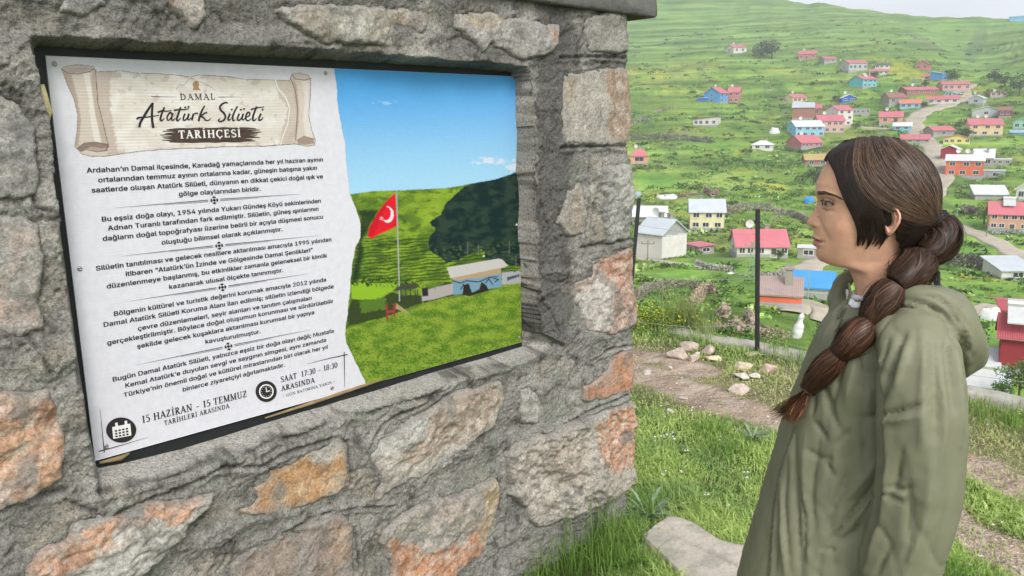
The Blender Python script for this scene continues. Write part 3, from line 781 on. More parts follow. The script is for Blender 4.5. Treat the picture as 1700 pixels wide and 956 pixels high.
# flag pole, flag, hut, shelter, play frame
c = patch(c, '657.2,316 659.4,316 664,500 661.6,500', (.42, .43, .42), nz=0, soft=.4)
c = patch(c, '656,320 645,330 630,348 622,362 613,377 610,392 616,396 630,388 645,382 658.5,375', (.80, .015, .03), nz=.3, soft=.5)
c = mixc(c, np.array([.35, .004, .012]), (1 - sstep(-.5, .5, sdf(X, Y, P2('656,320 645,330 630,348 613,377 612,392 658,375')))) * sstep(.1, .8, np.sin((X + Y * .45) / 6.2)) * .35)
mo_ = (np.hypot((X - 643.5) / 1.0, (Y - 356) / 1.35) < 10) & (np.hypot((X - 640) / 1.0, (Y - 354) / 1.3) > 8.8) & (X > 634)
c = np.where(mo_[..., None], np.array([.82, .8, .82]), c)
stx = np.arctan2(Y - 362, X - 633); sr = np.hypot(X - 633, Y - 362)
c = np.where((sr < 2.2 + 1.7 * np.cos(5 * stx + .6))[..., None], np.array([.8, .55, .58]), c)
c = patch(c, '752,462 832,447 833,476 753,490', (.20, .36, .48), nz=.3, soft=.5)
c = patch(c, '752,460 832,445 832,454 812,457 795,462 775,462 765,466 752,464', (.50, .36, .20), nz=.5, soft=.5)
for pl in ['752,466 765,470 775,466 795,468 812,461 826,459', '765,480 770,472 776,482', '806,470 812,463 818,472', '820,462 828,464 822,468']:
    d_, _ = seg_dist(X, Y, P2(pl)); c = mixc(c, np.array([.03, .025, .02]), 1 - sstep(.5, 1.2, d_))
c = patch(c, '768,489 770,474 778,470 784,486 796,480 800,468 808,474 812,482 780,492', (.03, .025, .02), nz=.6)
c = patch(c, '742,444 828,429 834,431 844,441 836,444 748,462', (.62, .59, .56), nz=.3, soft=.5)
c = patch(c, '650,482 668,472 690,470 696,472 690,479 660,482', (.07, .075, .05), nz=.3, soft=.5)
for x_ in (664, 672, 680, 688, 692):
    c = patch(c, f'{x_},480 {x_+1.6},480 {x_+2},504 {x_+.4},504', (.05, .045, .04), nz=0, soft=.4)
c = patch(c, '700,478 710,477 711,491 701,492', (.03, .03, .03), nz=.2)
c = patch(c, '640,505 643,504 644,532 641,532', (.42, .03, .05), nz=.2); c = patch(c, '652,504 655,503 656,526 653,527', (.42, .03, .05), nz=.2)
c = patch(c, '640,516 655,514 655,518 641,520', (.40, .05, .06), nz=.2); c = patch(c, '657,503 678,518 674,520 656,512', (.42, .34, .16), nz=.2)
for x_, y0_, y1_ in ((722, 472, 482), (776, 402, 426), (794, 406, 424), (856, 424, 444), (845, 400, 420)):
    c = patch(c, f'{x_},{y0_} {x_+1},{y0_} {x_+1},{y1_} {x_},{y1_}', (.2, .2, .17), nz=0, soft=.4)
for sx_, sy_ in ((857.5, 373), (803.5, 425)):
    c = np.where((np.hypot(X - sx_, Y - sy_) < 1.6)[..., None], np.array([.8, .82, .82]), c)
mesh('landscape_print', BPt(A, Bq, .0006 + bow(A, Bq) + flute(Bq)).reshape(-1, 3), grid_faces(nr, nc), m_print, board, c.reshape(-1, 3) * .66)
# --- the scroll drawing behind the heading
OUTL = P2('101,114 106,110 122,107 138,107.5 156,110 158,115.5 161,118 200,117 232,121 260,121.5 300,124.5 316,127 330,123.5 380,126.5 405,131 440,131.5 460,132 480,133 484,122.5 497,120.5 512,124 516.5,131 516,160 513,190 518,215 524.5,232 523,241 510,243 490,239 466,241 440,243 400,243.5 370,244 340,246 300,247 262,249 232,251 200,256 175,259.5 150,259.5 136,256 128,248 123,243 127,215 128,190 122,165 112,142')
pa = bpx(OUTL[:, 0], OUTL[:, 1])
a_ = np.linspace(pa[:, 0].min(), pa[:, 0].max(), 500); b_ = np.linspace(pa[:, 1].min(), pa[:, 1].max(), 200)
A, Bq = np.meshgrid(a_, b_, indexing='xy'); X, Y = to_px(A, Bq)
so_ = sdf(X, Y, OUTL)
c = mixc(np.array([.66, .61, .54]), np.array([.74, .71, .66]), sstep(-.3, .5, fbm(X / 40, Y / 30, 3, 3)))
ed = np.minimum(np.abs(Y - np.interp(X, [160, 480], [118, 133])), np.abs(Y - np.interp(X, [175, 480], [258, 240])))
c = mixc(c, np.array([.48, .38, .31]), sstep(.1, .5, fbm(X / 14, Y / 12, 4, 3) + .5 * np.exp(-ed / 7) - .2) * .55)
def pt2(poly, colr, k=1.0, nz=.8, soft=.7):
    global c
    d_ = sdf(X, Y, P2(poly)) + nz * fbm(X / 6, Y / 6, 12, 2)
    c = mixc(c, np.array(colr), (1 - sstep(-soft, soft, d_)) * k)
pt2('161,118 186,118 182,150 186,200 196,256 176,259 166,190 158,150', (.46, .37, .31), .75, 3, 2.5)
pt2('480,133 455,132 462,160 478,180 470,210 462,240 492,240 500,150', (.49, .40, .33), .7, 3, 2.5)
pt2('101,114 106,110 122,107 138,107.5 156,110 159,116 160,140 162,170 172,210 180,244 176,258 150,259.5 136,256 128,248 123,243 127,215 128,190 122,165 112,142', (.60, .53, .46), 1, .2)
pt2('104,118 118,124 128,160 134,200 130,243 123,243 128,190 112,142', (.40, .31, .25), .8, 1.2, 1.5)
pt2('138,122 146,160 150,200 158,240 168,244 158,190 152,150 148,118', (.72, .68, .62), .9, 1.5, 1.5)
pt2('156,116 160,140 162,170 172,210 180,244 170,240 158,190 150,130', (.44, .35, .28), .75, 1, 1.5)
pt2('103,117 112,110 135,109 156,112 150,119 130,123 115,123', (.52, .46, .41), 1, .3); pt2('112,117 130,112 150,113 140,119 120,121', (.42, .36, .31), .8, .3)
pt2('127,247 140,237 160,236 180,240 178,250 160,252 145,247 135,252', (.22, .15, .12), .9, 1)
pt2('145,247 150,243 168,246 176,244 174,252 160,252', (.42, .34, .29), .9, .6)
pt2('482,130 484,122.5 497,120.5 512,124 516.5,131 516,160 513,190 518,215 524.5,232 523,241 510,243 492,239 490,232 494,200 492,165', (.60, .53, .46), 1, .3)
pt2('500,134 506,160 503,200 508,228 520,232 514,200 512,160 513,134', (.71, .67, .61), .8, 1, 1.5); pt2('484,128 492,140 496,170 496,205 491,236 489,225 493,190 488,150', (.42, .33, .27), .8, .8, 1.2)
pt2('493,233 505,227 520,230 522,238 508,240 495,239', (.30, .22, .17), .85, .6)
def ln(poly, w, colr=(.13, .085, .07), k=.85):
    global c
    d_, _ = seg_dist(X, Y, P2(poly)); c = mixc(c, np.array(colr), (1 - sstep(w * .4, w, d_)) * k)
c = mixc(c, np.array([.15, .10, .085]), sstep(-1.5, -.4, so_ + .3 * fbm(X / 10, Y / 10, 1, 2)) * .85)
ln('101,114 112,121 128,123 148,119 158,113', 1.0); ln('158,113 160,140 162,170 172,210 180,244', 1.0); ln('127,247 140,237 160,236 180,240 176,250 160,252 143,248', .9)
ln('484,123 490,131 505,133 516,130', .9); ln('482,130 490,150 494,180 491,232', .9); ln('493,233 505,226 522,231', .9)
for q_ in ('231,121 236,124', '316,127 311,131 298,134 290,143', '316,127 325,132', '405,131 408,136', '457,132 463,150 476,165 481,180', '210,244 209,250', '352,246 350,250'):
    ln(q_, 1.0, (.85, .82, .76), .9); ln(q_, .5, (.3, .22, .18), .3)
ln('457,132 461,146 473,158 481,180 478,205 469,228 466,240', .9, (.84, .80, .74), .9)
ln('292,148 300,140 304,142 316,128 326,134 340,139 352,146 358,150', .6, (.30, .24, .19), .8); ln('300,144 312,134 316,129 330,142 340,141', .5, (.36, .3, .24), .5)
bust = (np.hypot((X - 324.8) / 5.4, (Y - 140.5) / 6.2) < 1) | inside(X, Y, P2('319,150 321,145 329,145 333,150')) 
c = np.where(bust[..., None], np.array([.42, .25, .13]), c)
F = grid_faces(len(b_), len(a_)); qq = so_.ravel(); F = F[qq[F].max(1) < .25]
used, inv = np.unique(F, return_inverse=True)
mesh('scroll_print', BPt(A, Bq, .0007 + bow(A, Bq) + flute(Bq)).reshape(-1, 3)[used], inv.reshape(-1, 4), m_print, board, c.reshape(-1, 3)[used] * .76)

# --- lettering
def flat_mesh(name, polys, m, t=.0014):
    """polys: list of (verts in (a,b), faces)"""
    V, F = [], []
    for v, f in polys:
        b0 = len(V); V += [tuple(p) for p in v]; F += [tuple(b0 + i for i in q) for q in f]
    V = np.array(V)
    return mesh(name, BPt(V[:, 0], V[:, 1], t + bow(V[:, 0], V[:, 1])), F, m, board, smooth=False)
# outlines of the plain sans letters used by the text (advance, closed outlines; 500 units per em)
SANS = {
',': (94, [[19,-60,34,36,68,36,42,-60]]),
'.': (94, [[48,-2,39,-1,31,4,26,12,25,20,26,29,31,37,39,42,48,43,56,42,64,37,69,29,71,20,69,12,64,4,56,-1]]),
'0': (227, [[113,-3,87,0,65,12,47,31,34,57,27,89,24,127,27,165,35,197,48,223,65,242,87,254,113,258,139,254,161,242,179,223,192,197,200,165,203,127,200,89,192,57,179,31,162,12,140,0], [113,25,131,28,145,37,157,52,165,72,170,97,172,127,170,157,165,182,157,203,145,218,131,227,113,230,96,227,82,218,70,203,62,182,56,157,55,127,56,97,62,72,70,52,82,37,96,28]]),
'1': (227, [[38,0,38,27,195,27,195,0], [138,254,138,0,106,0,106,224,105,224,43,179,43,213,99,254]]),
'2': (227, [[32,0,32,24,117,114,130,129,141,141,149,153,155,163,159,174,160,186,159,198,154,209,146,218,137,224,125,228,112,230,98,228,86,224,77,216,69,207,65,195,64,181,33,181,35,202,43,221,55,237,72,248,91,255,112,258,134,255,153,248,169,237,181,223,188,205,191,186,189,172,185,159,179,145,168,129,153,111,133,90,76,30,76,28,195,28,195,0]]),
'4': (227, [[20,53,20,79,123,254,155,254,54,83,54,81,207,81,207,53], [141,0,141,61,141,73,141,159,171,159,171,0]]),
'5': (227, [[111,-3,89,-1,70,6,54,16,41,30,33,47,30,65,61,65,64,54,69,44,77,36,87,30,98,26,111,25,125,27,138,32,149,41,157,52,162,66,164,81,162,97,157,111,148,122,137,131,124,137,109,138,96,137,84,134,73,129,64,123,34,126,48,254,183,254,183,226,75,226,67,151,68,151,77,157,89,162,101,166,115,167,131,165,147,160,161,153,172,143,182,130,189,116,194,99,195,82,193,58,184,38,171,21,154,8,134,-1]]),
'9': (227, [[113,258,135,255,155,247,171,234,184,217,192,197,194,173,192,155,186,135,175,112,158,84,100,0,65,0,151,124,154,124,149,117,144,111,137,105,128,101,119,98,109,97,87,100,69,107,53,119,41,134,34,154,32,176,34,198,42,218,55,235,71,247,91,255], [113,230,99,228,87,223,77,215,69,204,64,191,63,176,64,161,69,148,77,137,87,129,99,123,113,122,127,123,139,129,149,137,157,147,162,160,164,175,162,190,157,204,150,215,139,223,127,228]]),
';': (94, [[19,-60,34,36,68,36,42,-60], [52,135,43,137,36,142,31,149,29,158,31,167,36,174,43,179,52,181,61,179,68,174,73,167,75,158,73,149,68,142,61,137]]),
'A': (240, [[8,0,101,254,138,254,231,0,198,0,144,151,138,167,132,186,125,210,116,239,123,239,114,209,106,185,100,166,95,151,43,0], [55,71,55,99,185,99,185,71]]),
'B': (228, [[30,0,30,254,121,254,145,252,164,245,180,235,190,221,197,205,199,187,198,172,193,160,187,150,178,143,168,137,157,133,157,131,170,129,182,123,192,114,201,102,207,86,209,68,207,50,200,33,189,20,172,9,151,2,123,0], [62,29,122,29,148,31,165,40,175,53,178,68,176,81,171,92,163,102,153,109,140,114,124,115,62,115], [62,143,119,143,132,144,144,148,154,155,162,163,166,174,168,186,165,202,156,214,141,223,120,226,62,226]]),
'D': (251, [[109,0,48,0,48,29,107,29,136,31,159,40,177,55,189,75,197,99,200,128,197,156,190,180,177,200,160,214,138,223,110,226,47,226,47,254,113,254,147,251,176,239,200,221,217,196,227,164,231,128,227,91,217,59,199,34,175,15,145,4], [62,254,62,0,30,0,30,254]]),
'G': (260, [[134,-3,102,1,75,13,52,32,35,58,24,90,20,127,24,165,35,197,52,223,74,242,102,254,132,258,152,256,170,252,187,245,202,235,214,222,225,208,232,192,237,174,204,174,199,186,194,197,186,206,178,213,168,220,158,224,146,227,133,228,111,225,92,216,75,202,62,182,54,157,52,127,54,97,63,72,75,53,92,38,112,29,134,26,155,29,172,36,187,47,198,62,205,80,207,101,217,100,141,100,141,128,239,128,239,100,236,71,225,45,209,25,188,9,163,0]]),
'K': (233, [[52,73,52,108,61,119,70,131,78,141,87,152,96,162,106,172,182,254,224,254,116,138,114,138], [30,0,30,254,62,254,62,167,62,112,62,97,62,0], [186,0,94,130,114,155,224,0]]),
'M': (314, [[30,0,30,254,76,254,139,94,141,87,144,79,147,71,150,61,153,52,156,42,158,33,161,24,154,24,156,32,159,41,162,51,165,61,168,70,171,79,174,87,176,94,238,254,284,254,284,0,252,0,252,145,252,154,252,163,252,174,253,184,253,195,253,207,253,218,253,229,256,229,253,217,249,205,245,193,241,181,237,171,234,161,231,152,228,145,171,0,143,0,85,145,83,152,80,160,76,170,72,181,69,192,65,204,60,216,56,229,59,229,60,219,60,208,60,197,60,186,61,175,61,164,61,154,61,145,61,0]]),
'S': (223, [[112,-4,86,-2,64,5,46,15,32,30,23,48,19,68,52,68,55,55,62,44,71,35,83,29,97,26,112,25,128,26,143,30,155,37,165,46,171,57,173,70,171,81,166,89,158,96,148,102,136,107,122,111,92,120,64,130,43,145,30,163,26,186,29,206,37,224,51,238,69,249,90,256,114,258,137,256,158,249,175,238,189,224,197,208,200,189,169,189,163,206,151,219,134,227,112,229,97,228,84,224,73,218,64,209,59,199,58,188,60,176,65,167,74,160,85,154,96,150,106,147,132,140,144,136,156,132,168,126,179,119,189,110,197,99,202,85,204,69,201,50,193,32,180,17,162,5,139,-2]]),
'T': (224, [[16,226,16,254,208,254,208,226,128,226,128,0,96,0,96,226]]),
'Y': (236, [[102,0,102,104,8,254,46,254,96,172,104,159,111,146,118,132,125,115,112,115,119,132,126,146,133,159,140,172,191,254,228,254,134,104,134,0]]),
'a': (195, [[80,-4,63,-3,47,2,34,11,24,22,17,37,15,54,17,69,22,80,29,90,39,97,50,102,63,105,76,108,89,110,105,112,117,113,126,115,133,117,136,121,138,127,138,128,137,139,133,148,128,156,120,161,110,164,98,165,85,164,75,161,66,156,59,150,54,144,50,137,20,146,29,161,39,173,52,182,66,188,82,191,97,192,108,192,119,190,131,186,143,180,153,172,161,160,167,145,168,126,168,0,138,0,138,26,136,26,132,19,126,12,118,6,108,1,95,-3], [85,23,101,24,114,29,124,37,132,47,136,57,138,69,138,95,135,93,130,91,123,89,116,88,108,87,100,86,93,85,88,84,77,82,67,79,58,75,52,70,47,62,46,52,47,43,51,36,57,30,65,26,74,24]]),
'b': (212, [[115,-4,99,-3,86,2,76,8,69,16,63,23,59,29,56,29,56,0,26,0,26,254,57,254,57,160,59,160,63,166,69,173,76,180,86,186,98,191,115,192,137,189,156,180,173,166,185,146,193,122,195,94,193,66,185,42,173,23,157,8,137,-1], [110,23,126,26,140,33,150,44,158,58,163,75,164,95,163,114,158,131,150,145,140,156,126,163,110,165,94,163,81,156,70,145,62,131,58,114,56,95,58,75,63,58,70,43,81,32,94,26]]),
'c': (198, [[104,-4,79,-1,58,8,41,23,28,43,20,66,17,94,20,122,28,146,41,165,58,180,79,189,104,192,117,191,130,189,142,184,153,178,162,170,170,161,176,150,181,138,151,131,149,138,145,145,141,150,135,155,128,159,121,162,113,164,104,165,86,162,73,155,62,144,54,129,50,112,48,94,50,75,54,59,62,44,73,33,86,26,104,23,113,24,121,26,129,29,135,33,141,38,146,44,149,51,152,59,181,51,177,39,171,28,163,19,153,11,142,4,130,0,117,-3]]),
'd': (212, [[98,-4,75,-1,56,8,40,23,27,42,20,66,17,94,20,122,27,146,40,166,56,180,75,189,98,192,114,191,126,186,136,180,144,173,149,166,153,160,155,160,155,254,186,254,186,0,156,0,156,29,153,29,149,23,143,16,136,8,126,2,114,-3], [102,23,118,26,132,32,142,43,150,58,154,75,156,95,154,114,150,131,142,145,132,156,118,163,102,165,86,163,72,156,62,145,54,131,50,114,48,95,50,75,54,58,62,44,73,33,86,26]]),
'e': (202, [[106,-4,80,-1,58,8,41,23,28,42,20,66,17,93,20,121,28,145,40,165,58,180,78,189,103,192,118,191,133,187,147,180,160,170,170,157,179,141,184,121,186,97,186,85,37,85,37,110,169,110,155,101,153,119,149,134,141,147,131,157,118,163,103,165,87,163,73,157,62,147,54,135,50,121,48,105,48,89,50,69,55,53,64,40,76,31,90,25,106,23,117,24,127,26,135,31,143,36,149,44,153,53,182,45,177,32,168,20,156,10,141,2,125,-3]]),
'f': (127, [[114,190,114,164,3,164,3,190], [40,0,40,216,42,231,48,243,57,252,68,259,80,264,94,265,103,265,111,263,117,262,121,260,114,234,111,235,107,236,103,237,97,237,85,235,77,230,72,221,71,209,71,0]]),
'g': (213, [[103,-75,84,-74,67,-70,53,-63,41,-55,32,-45,25,-35,51,-20,55,-26,61,-33,68,-39,77,-44,89,-48,103,-49,124,-46,141,-38,152,-23,156,-3,156,34,153,34,149,28,143,21,136,14,126,8,114,4,97,2,76,5,56,13,40,27,28,45,20,68,17,96,20,123,27,147,40,166,56,180,76,189,98,192,114,191,127,186,137,180,144,173,150,166,154,159,157,159,157,190,186,190,186,-4,183,-27,175,-45,162,-59,145,-68,125,-73], [102,30,118,32,132,38,142,47,150,61,155,77,156,96,155,115,150,132,142,146,132,156,119,163,102,165,86,163,73,156,62,145,54,131,50,115,48,96,50,78,54,61,62,48,73,38,86,32]]),
'h': (205, [[57,113,57,0,26,0,26,254,57,254,57,144,51,144,62,166,76,181,94,189,114,192,132,190,148,184,161,174,170,160,177,142,179,120,179,0,148,0,148,118,145,137,136,152,123,161,105,165,92,163,80,159,71,151,63,141,58,129]]),
'i': (83, [[26,0,26,190,57,190,57,0], [42,221,34,223,27,227,22,234,21,242,22,249,27,256,34,260,42,262,50,260,57,256,62,249,63,242,62,234,57,227,50,223]]),
'k': (190, [[55,68,55,106,60,106,142,190,180,190,92,100,89,100], [26,0,26,254,57,254,57,0], [147,0,74,93,96,114,186,0]]),
'l': (95, [[70,-1,50,2,37,10,29,24,26,42,26,254,57,254,57,49,58,38,60,31,65,27,73,26,77,26,80,26,83,27,85,27,90,1,86,0,81,0,75,-1]]),
'm': (305, [[26,0,26,190,56,190,56,148,54,148,59,162,66,173,75,182,86,188,98,192,110,193,129,190,144,180,154,166,160,147,156,147,161,160,169,172,178,181,190,187,204,192,218,193,234,191,249,186,261,177,270,164,276,148,278,128,278,0,248,0,248,127,245,145,236,156,224,163,209,165,197,164,187,160,179,153,173,145,169,135,168,124,168,0,137,0,137,130,134,144,126,156,115,163,100,165,89,164,79,160,70,154,63,145,58,133,57,119,57,0]]),
'n': (205, [[57,113,57,0,26,0,26,190,56,190,56,144,51,144,62,166,76,181,94,189,114,192,132,190,147,184,160,174,170,160,176,142,179,120,179,0,148,0,148,118,145,137,136,152,123,161,105,165,92,163,80,159,71,151,63,141,58,129]]),
'o': (208, [[104,-4,79,-1,58,8,41,23,28,43,20,66,17,94,20,122,28,146,41,165,58,180,79,189,104,192,128,189,149,180,167,165,180,146,188,122,191,94,188,66,180,43,167,23,149,8,128,-1], [104,23,121,26,135,33,146,44,154,59,158,75,160,94,158,112,154,129,146,144,135,155,121,162,104,165,86,162,73,155,62,144,54,129,50,112,48,94,50,75,54,59,62,44,73,33,86,26]]),
'p': (212, [[26,-71,26,190,56,190,56,160,59,160,63,166,69,173,76,180,86,186,98,191,115,192,137,189,156,180,173,166,185,146,193,122,195,94,193,66,185,42,173,23,157,8,137,-1,115,-4,99,-3,86,2,76,8,69,16,63,23,59,29,57,29,57,-71], [110,23,126,26,140,33,150,44,158,58,163,75,164,95,163,114,158,131,150,145,140,156,126,163,110,165,94,163,81,156,70,145,62,131,58,114,56,95,58,75,63,58,70,43,81,32,94,26]]),
'r': (130, [[26,0,26,190,56,190,56,160,58,160,65,173,76,184,90,190,107,192,110,192,115,192,119,192,122,192,122,161,119,162,115,162,109,163,103,163,91,161,80,157,70,151,63,142,58,131,57,118,57,0]]),
's': (182, [[91,-4,72,-3,56,2,42,9,31,19,23,32,18,47,47,53,53,40,62,30,75,25,91,23,108,25,122,31,131,40,134,51,132,60,127,68,118,74,106,78,75,85,52,93,36,104,27,119,23,137,26,152,33,166,43,177,58,185,74,190,94,192,112,191,127,186,140,179,149,170,157,158,162,145,134,139,129,149,121,158,110,164,94,166,78,164,65,158,57,150,54,139,56,129,62,122,72,116,86,111,115,105,137,97,153,86,162,71,166,53,163,37,156,24,145,12,130,3,112,-2]]),
't': (114, [[102,190,102,164,3,164,3,190], [32,236,63,236,63,49,64,38,68,31,75,26,85,25,88,25,93,26,97,26,101,27,107,1,102,0,96,-1,90,-2,84,-2,62,1,46,11,36,26,32,46]]),
'u': (205, [[91,-3,73,-1,57,5,44,15,35,29,28,47,26,69,26,190,57,190,57,72,60,52,68,37,82,28,100,25,113,27,125,31,134,38,142,48,146,61,148,76,148,190,179,190,179,0,149,0,149,46,154,46,143,23,129,8,111,0]]),
'v': (195, [[81,0,9,190,42,190,83,78,88,60,93,43,98,27,103,10,92,10,97,27,101,43,106,60,112,78,152,190,186,190,113,0]]),
'y': (195, [[24,-69,31,-43,36,-44,44,-45,52,-44,59,-42,65,-37,71,-29,75,-18,81,-1,9,190,42,190,83,78,88,60,93,43,98,27,103,10,92,10,97,27,101,43,106,60,112,78,153,190,186,190,102,-29,96,-43,88,-54,80,-62,70,-68,58,-71,46,-73,39,-72,32,-72,27,-70]]),
'z': (190, [[21,0,21,23,127,160,127,161,24,161,24,190,166,190,166,165,63,30,63,28,169,28,169,0]]),
'ç': (198, [[104,-4,79,-1,58,8,41,23,28,43,20,66,17,94,20,122,28,146,41,165,58,180,79,189,104,192,117,191,130,189,142,184,153,178,162,170,170,161,176,150,181,138,151,131,149,138,145,145,141,150,135,155,128,159,121,162,113,164,104,165,86,162,73,155,62,144,54,129,50,112,48,94,50,75,54,59,62,44,73,33,86,26,104,23,113,24,121,26,129,29,135,33,141,38,146,44,149,51,152,59,181,51,177,39,171,28,163,19,153,11,142,4,130,0,117,-3], [85,-71,85,-53,105,-53,113,-53,118,-51,121,-48,122,-42,121,-37,118,-34,113,-32,105,-31,91,-31,96,8,112,8,112,0,112,-15,127,-17,137,-22,142,-30,144,-42,142,-55,135,-64,123,-70,105,-71]]),
'ö': (208, [[104,-4,79,-1,58,8,41,23,28,43,20,66,17,94,20,122,28,146,41,165,58,180,79,189,104,192,128,189,149,180,167,165,180,146,188,122,191,94,188,66,180,43,167,23,149,8,128,-1], [104,23,121,26,135,33,146,44,154,59,158,75,160,94,158,112,154,129,146,144,135,155,121,162,104,165,86,162,73,155,62,144,54,129,50,112,48,94,50,75,54,59,62,44,73,33,86,26], [140,221,132,223,125,227,121,234,119,242,121,249,125,256,132,260,140,262,147,260,154,256,158,249,160,242,158,234,154,227,147,223], [68,221,60,223,53,227,49,234,47,242,49,249,53,256,60,260,68,262,76,260,82,256,86,249,88,242,86,234,82,227,76,223]]),
'ü': (205, [[91,-3,73,-1,57,5,44,15,35,29,28,47,26,69,26,190,57,190,57,72,60,52,68,37,82,28,100,25,113,27,125,31,134,38,142,48,146,61,148,76,148,190,179,190,179,0,149,0,149,46,154,46,143,23,129,8,111,0], [138,221,131,223,124,227,120,234,118,242,120,249,124,256,131,260,138,262,146,260,153,256,157,249,159,242,157,234,153,227,146,223], [67,221,59,223,52,227,48,234,46,242,48,249,52,256,59,260,67,262,74,260,81,256,85,249,87,242,85,234,81,227,74,223]]),
'ğ': (213, [[103,-75,84,-74,67,-70,53,-63,41,-55,32,-45,25,-35,51,-20,55,-26,61,-33,68,-39,77,-44,89,-48,103,-49,124,-46,141,-38,152,-23,156,-3,156,34,153,34,149,28,143,21,136,14,126,8,114,4,97,2,76,5,56,13,40,27,28,45,20,68,17,96,20,123,27,147,40,166,56,180,76,189,98,192,114,191,127,186,137,180,144,173,150,166,154,159,157,159,157,190,186,190,186,-4,183,-27,175,-45,162,-59,145,-68,125,-73], [102,30,118,32,132,38,142,47,150,61,155,77,156,96,155,115,150,132,142,146,132,156,119,163,102,165,86,163,73,156,62,145,54,131,50,115,48,96,50,78,54,61,62,48,73,38,86,32], [102,216,89,218,77,223,67,230,60,240,55,252,53,265,75,265,77,254,83,246,92,240,102,238,113,240,122,246,127,254,129,265,152,265,150,252,145,240,137,231,127,223,116,218]]),
'İ': (150, [[16,0,16,29,59,29,59,226,16,226,16,254,135,254,135,226,91,226,91,29,135,29,135,0], [75,286,67,288,60,292,56,299,54,306,56,314,60,321,67,325,75,327,83,325,90,321,95,314,96,306,95,299,90,292,83,288]]),
'ı': (83, [[26,0,26,190,57,190,57,0]]),
'Ş': (223, [[112,-4,86,-2,64,5,46,15,32,30,23,48,19,68,52,68,55,55,62,44,71,35,83,29,97,26,112,25,128,26,143,30,155,37,165,46,171,57,173,70,171,81,166,89,158,96,148,102,136,107,122,111,92,120,64,130,43,145,30,163,26,186,29,206,37,224,51,238,69,249,90,256,114,258,137,256,158,249,175,238,189,224,197,208,200,189,169,189,163,206,151,219,134,227,112,229,97,228,84,224,73,218,64,209,59,199,58,188,60,176,65,167,74,160,85,154,96,150,106,147,132,140,144,136,156,132,168,126,179,119,189,110,197,99,202,85,204,69,201,50,193,32,180,17,162,5,139,-2], [93,-71,93,-53,113,-53,121,-53,126,-51,129,-48,130,-42,129,-37,126,-34,121,-32,113,-31,99,-31,104,8,120,8,120,0,120,-15,135,-17,145,-22,151,-30,153,-42,150,-55,143,-64,131,-70,113,-71]]),
'ş': (182, [[91,-4,72,-3,56,2,42,9,31,19,23,32,18,47,47,53,53,40,62,30,75,25,91,23,108,25,122,31,131,40,134,51,132,60,127,68,118,74,106,78,75,85,52,93,36,104,27,119,23,137,26,152,33,166,43,177,58,185,74,190,94,192,112,191,127,186,140,179,149,170,157,158,162,145,134,139,129,149,121,158,110,164,94,166,78,164,65,158,57,150,54,139,56,129,62,122,72,116,86,111,115,105,137,97,153,86,162,71,166,53,163,37,156,24,145,12,130,3,112,-2], [74,-71,74,-53,94,-53,102,-53,107,-51,110,-48,111,-42,110,-37,107,-34,102,-32,94,-31,80,-31,85,8,101,8,101,0,101,-15,116,-17,126,-22,132,-30,133,-42,131,-55,124,-64,112,-70,94,-71]]),
'’': (88, [[26,159,41,254,75,254,49,159]]),
'“': (150, [[26,159,52,254,75,254,60,159], [87,159,114,254,137,254,122,159]]),
'”': (150, [[26,159,41,254,75,254,49,159], [87,159,102,254,137,254,111,159]]),
' ': (94, []),
}
def _area(p): x, y = p[:, 0], p[:, 1]; return float((x * np.roll(y, -1) - y * np.roll(x, -1)).sum())
def font_polys(txt, off=0.0):
    groups = {0: [], 1: [], 2: []}; X0 = 0
    for ch in txt:
        adv, polys = SANS[ch]; k = 0; sg = None
        for p in polys:
            p = np.array(p, float).reshape(-1, 2); a = _area(p); sg = a if sg is None else sg
            g = 0
            if a * sg > 0:                     # strokes that overlap the first one are filled on their own
                g = min(k, 2); k += 1
            groups[g].append(p + [X0, 0])
        X0 += adv * 1.03
    V, Fc = [], []
    for g in groups.values():
        if not g: continue
        cu = bpy.data.curves.new('lettering', 'CURVE'); cu.dimensions = '2D'; cu.fill_mode = 'BOTH'
        for p in g:
            sp = cu.splines.new('POLY'); sp.points.add(len(p) - 1)
            sp.points.foreach_set('co', np.concatenate([p / 50, np.zeros((len(p), 1)), np.ones((len(p), 1))], 1).astype(np.float32).ravel()); sp.use_cyclic_u = True
        ob = bpy.data.objects.new('lettering', cu); COL.objects.link(ob)
        dg = bpy.context.evaluated_depsgraph_get(); dg.update()
        me = bpy.data.meshes.new_from_object(ob.evaluated_get(dg)); b = len(V)
        V += [q.co[:2] for q in me.vertices]; Fc += [tuple(b + i for i in p.vertices) for p in me.polygons]
        bpy.data.objects.remove(ob); bpy.data.meshes.remove(me); bpy.data.curves.remove(cu)
    return np.array(V) / 10, Fc
def place_line(v, f, p0, p1, size, x0=None, x1=None):
    a = bpx(*p0); b = bpx(*p1); d = b - a; L = np.linalg.norm(d); d = d / L; up = np.array([d[1], -d[0]])
    x0 = v[:, 0].min() if x0 is None else x0; x1 = v[:, 0].max() if x1 is None else x1
    return (a + ((v[:, 0] - x0) / (x1 - x0) * L)[:, None] * d + (v[:, 1] * size)[:, None] * up, f)
Z1 = lambda x, y: (60 + x / 3.036, 80 + y / 3.036)
Z2 = lambda x, y: (80 + x / 2.389, 380 + y / 2.389)
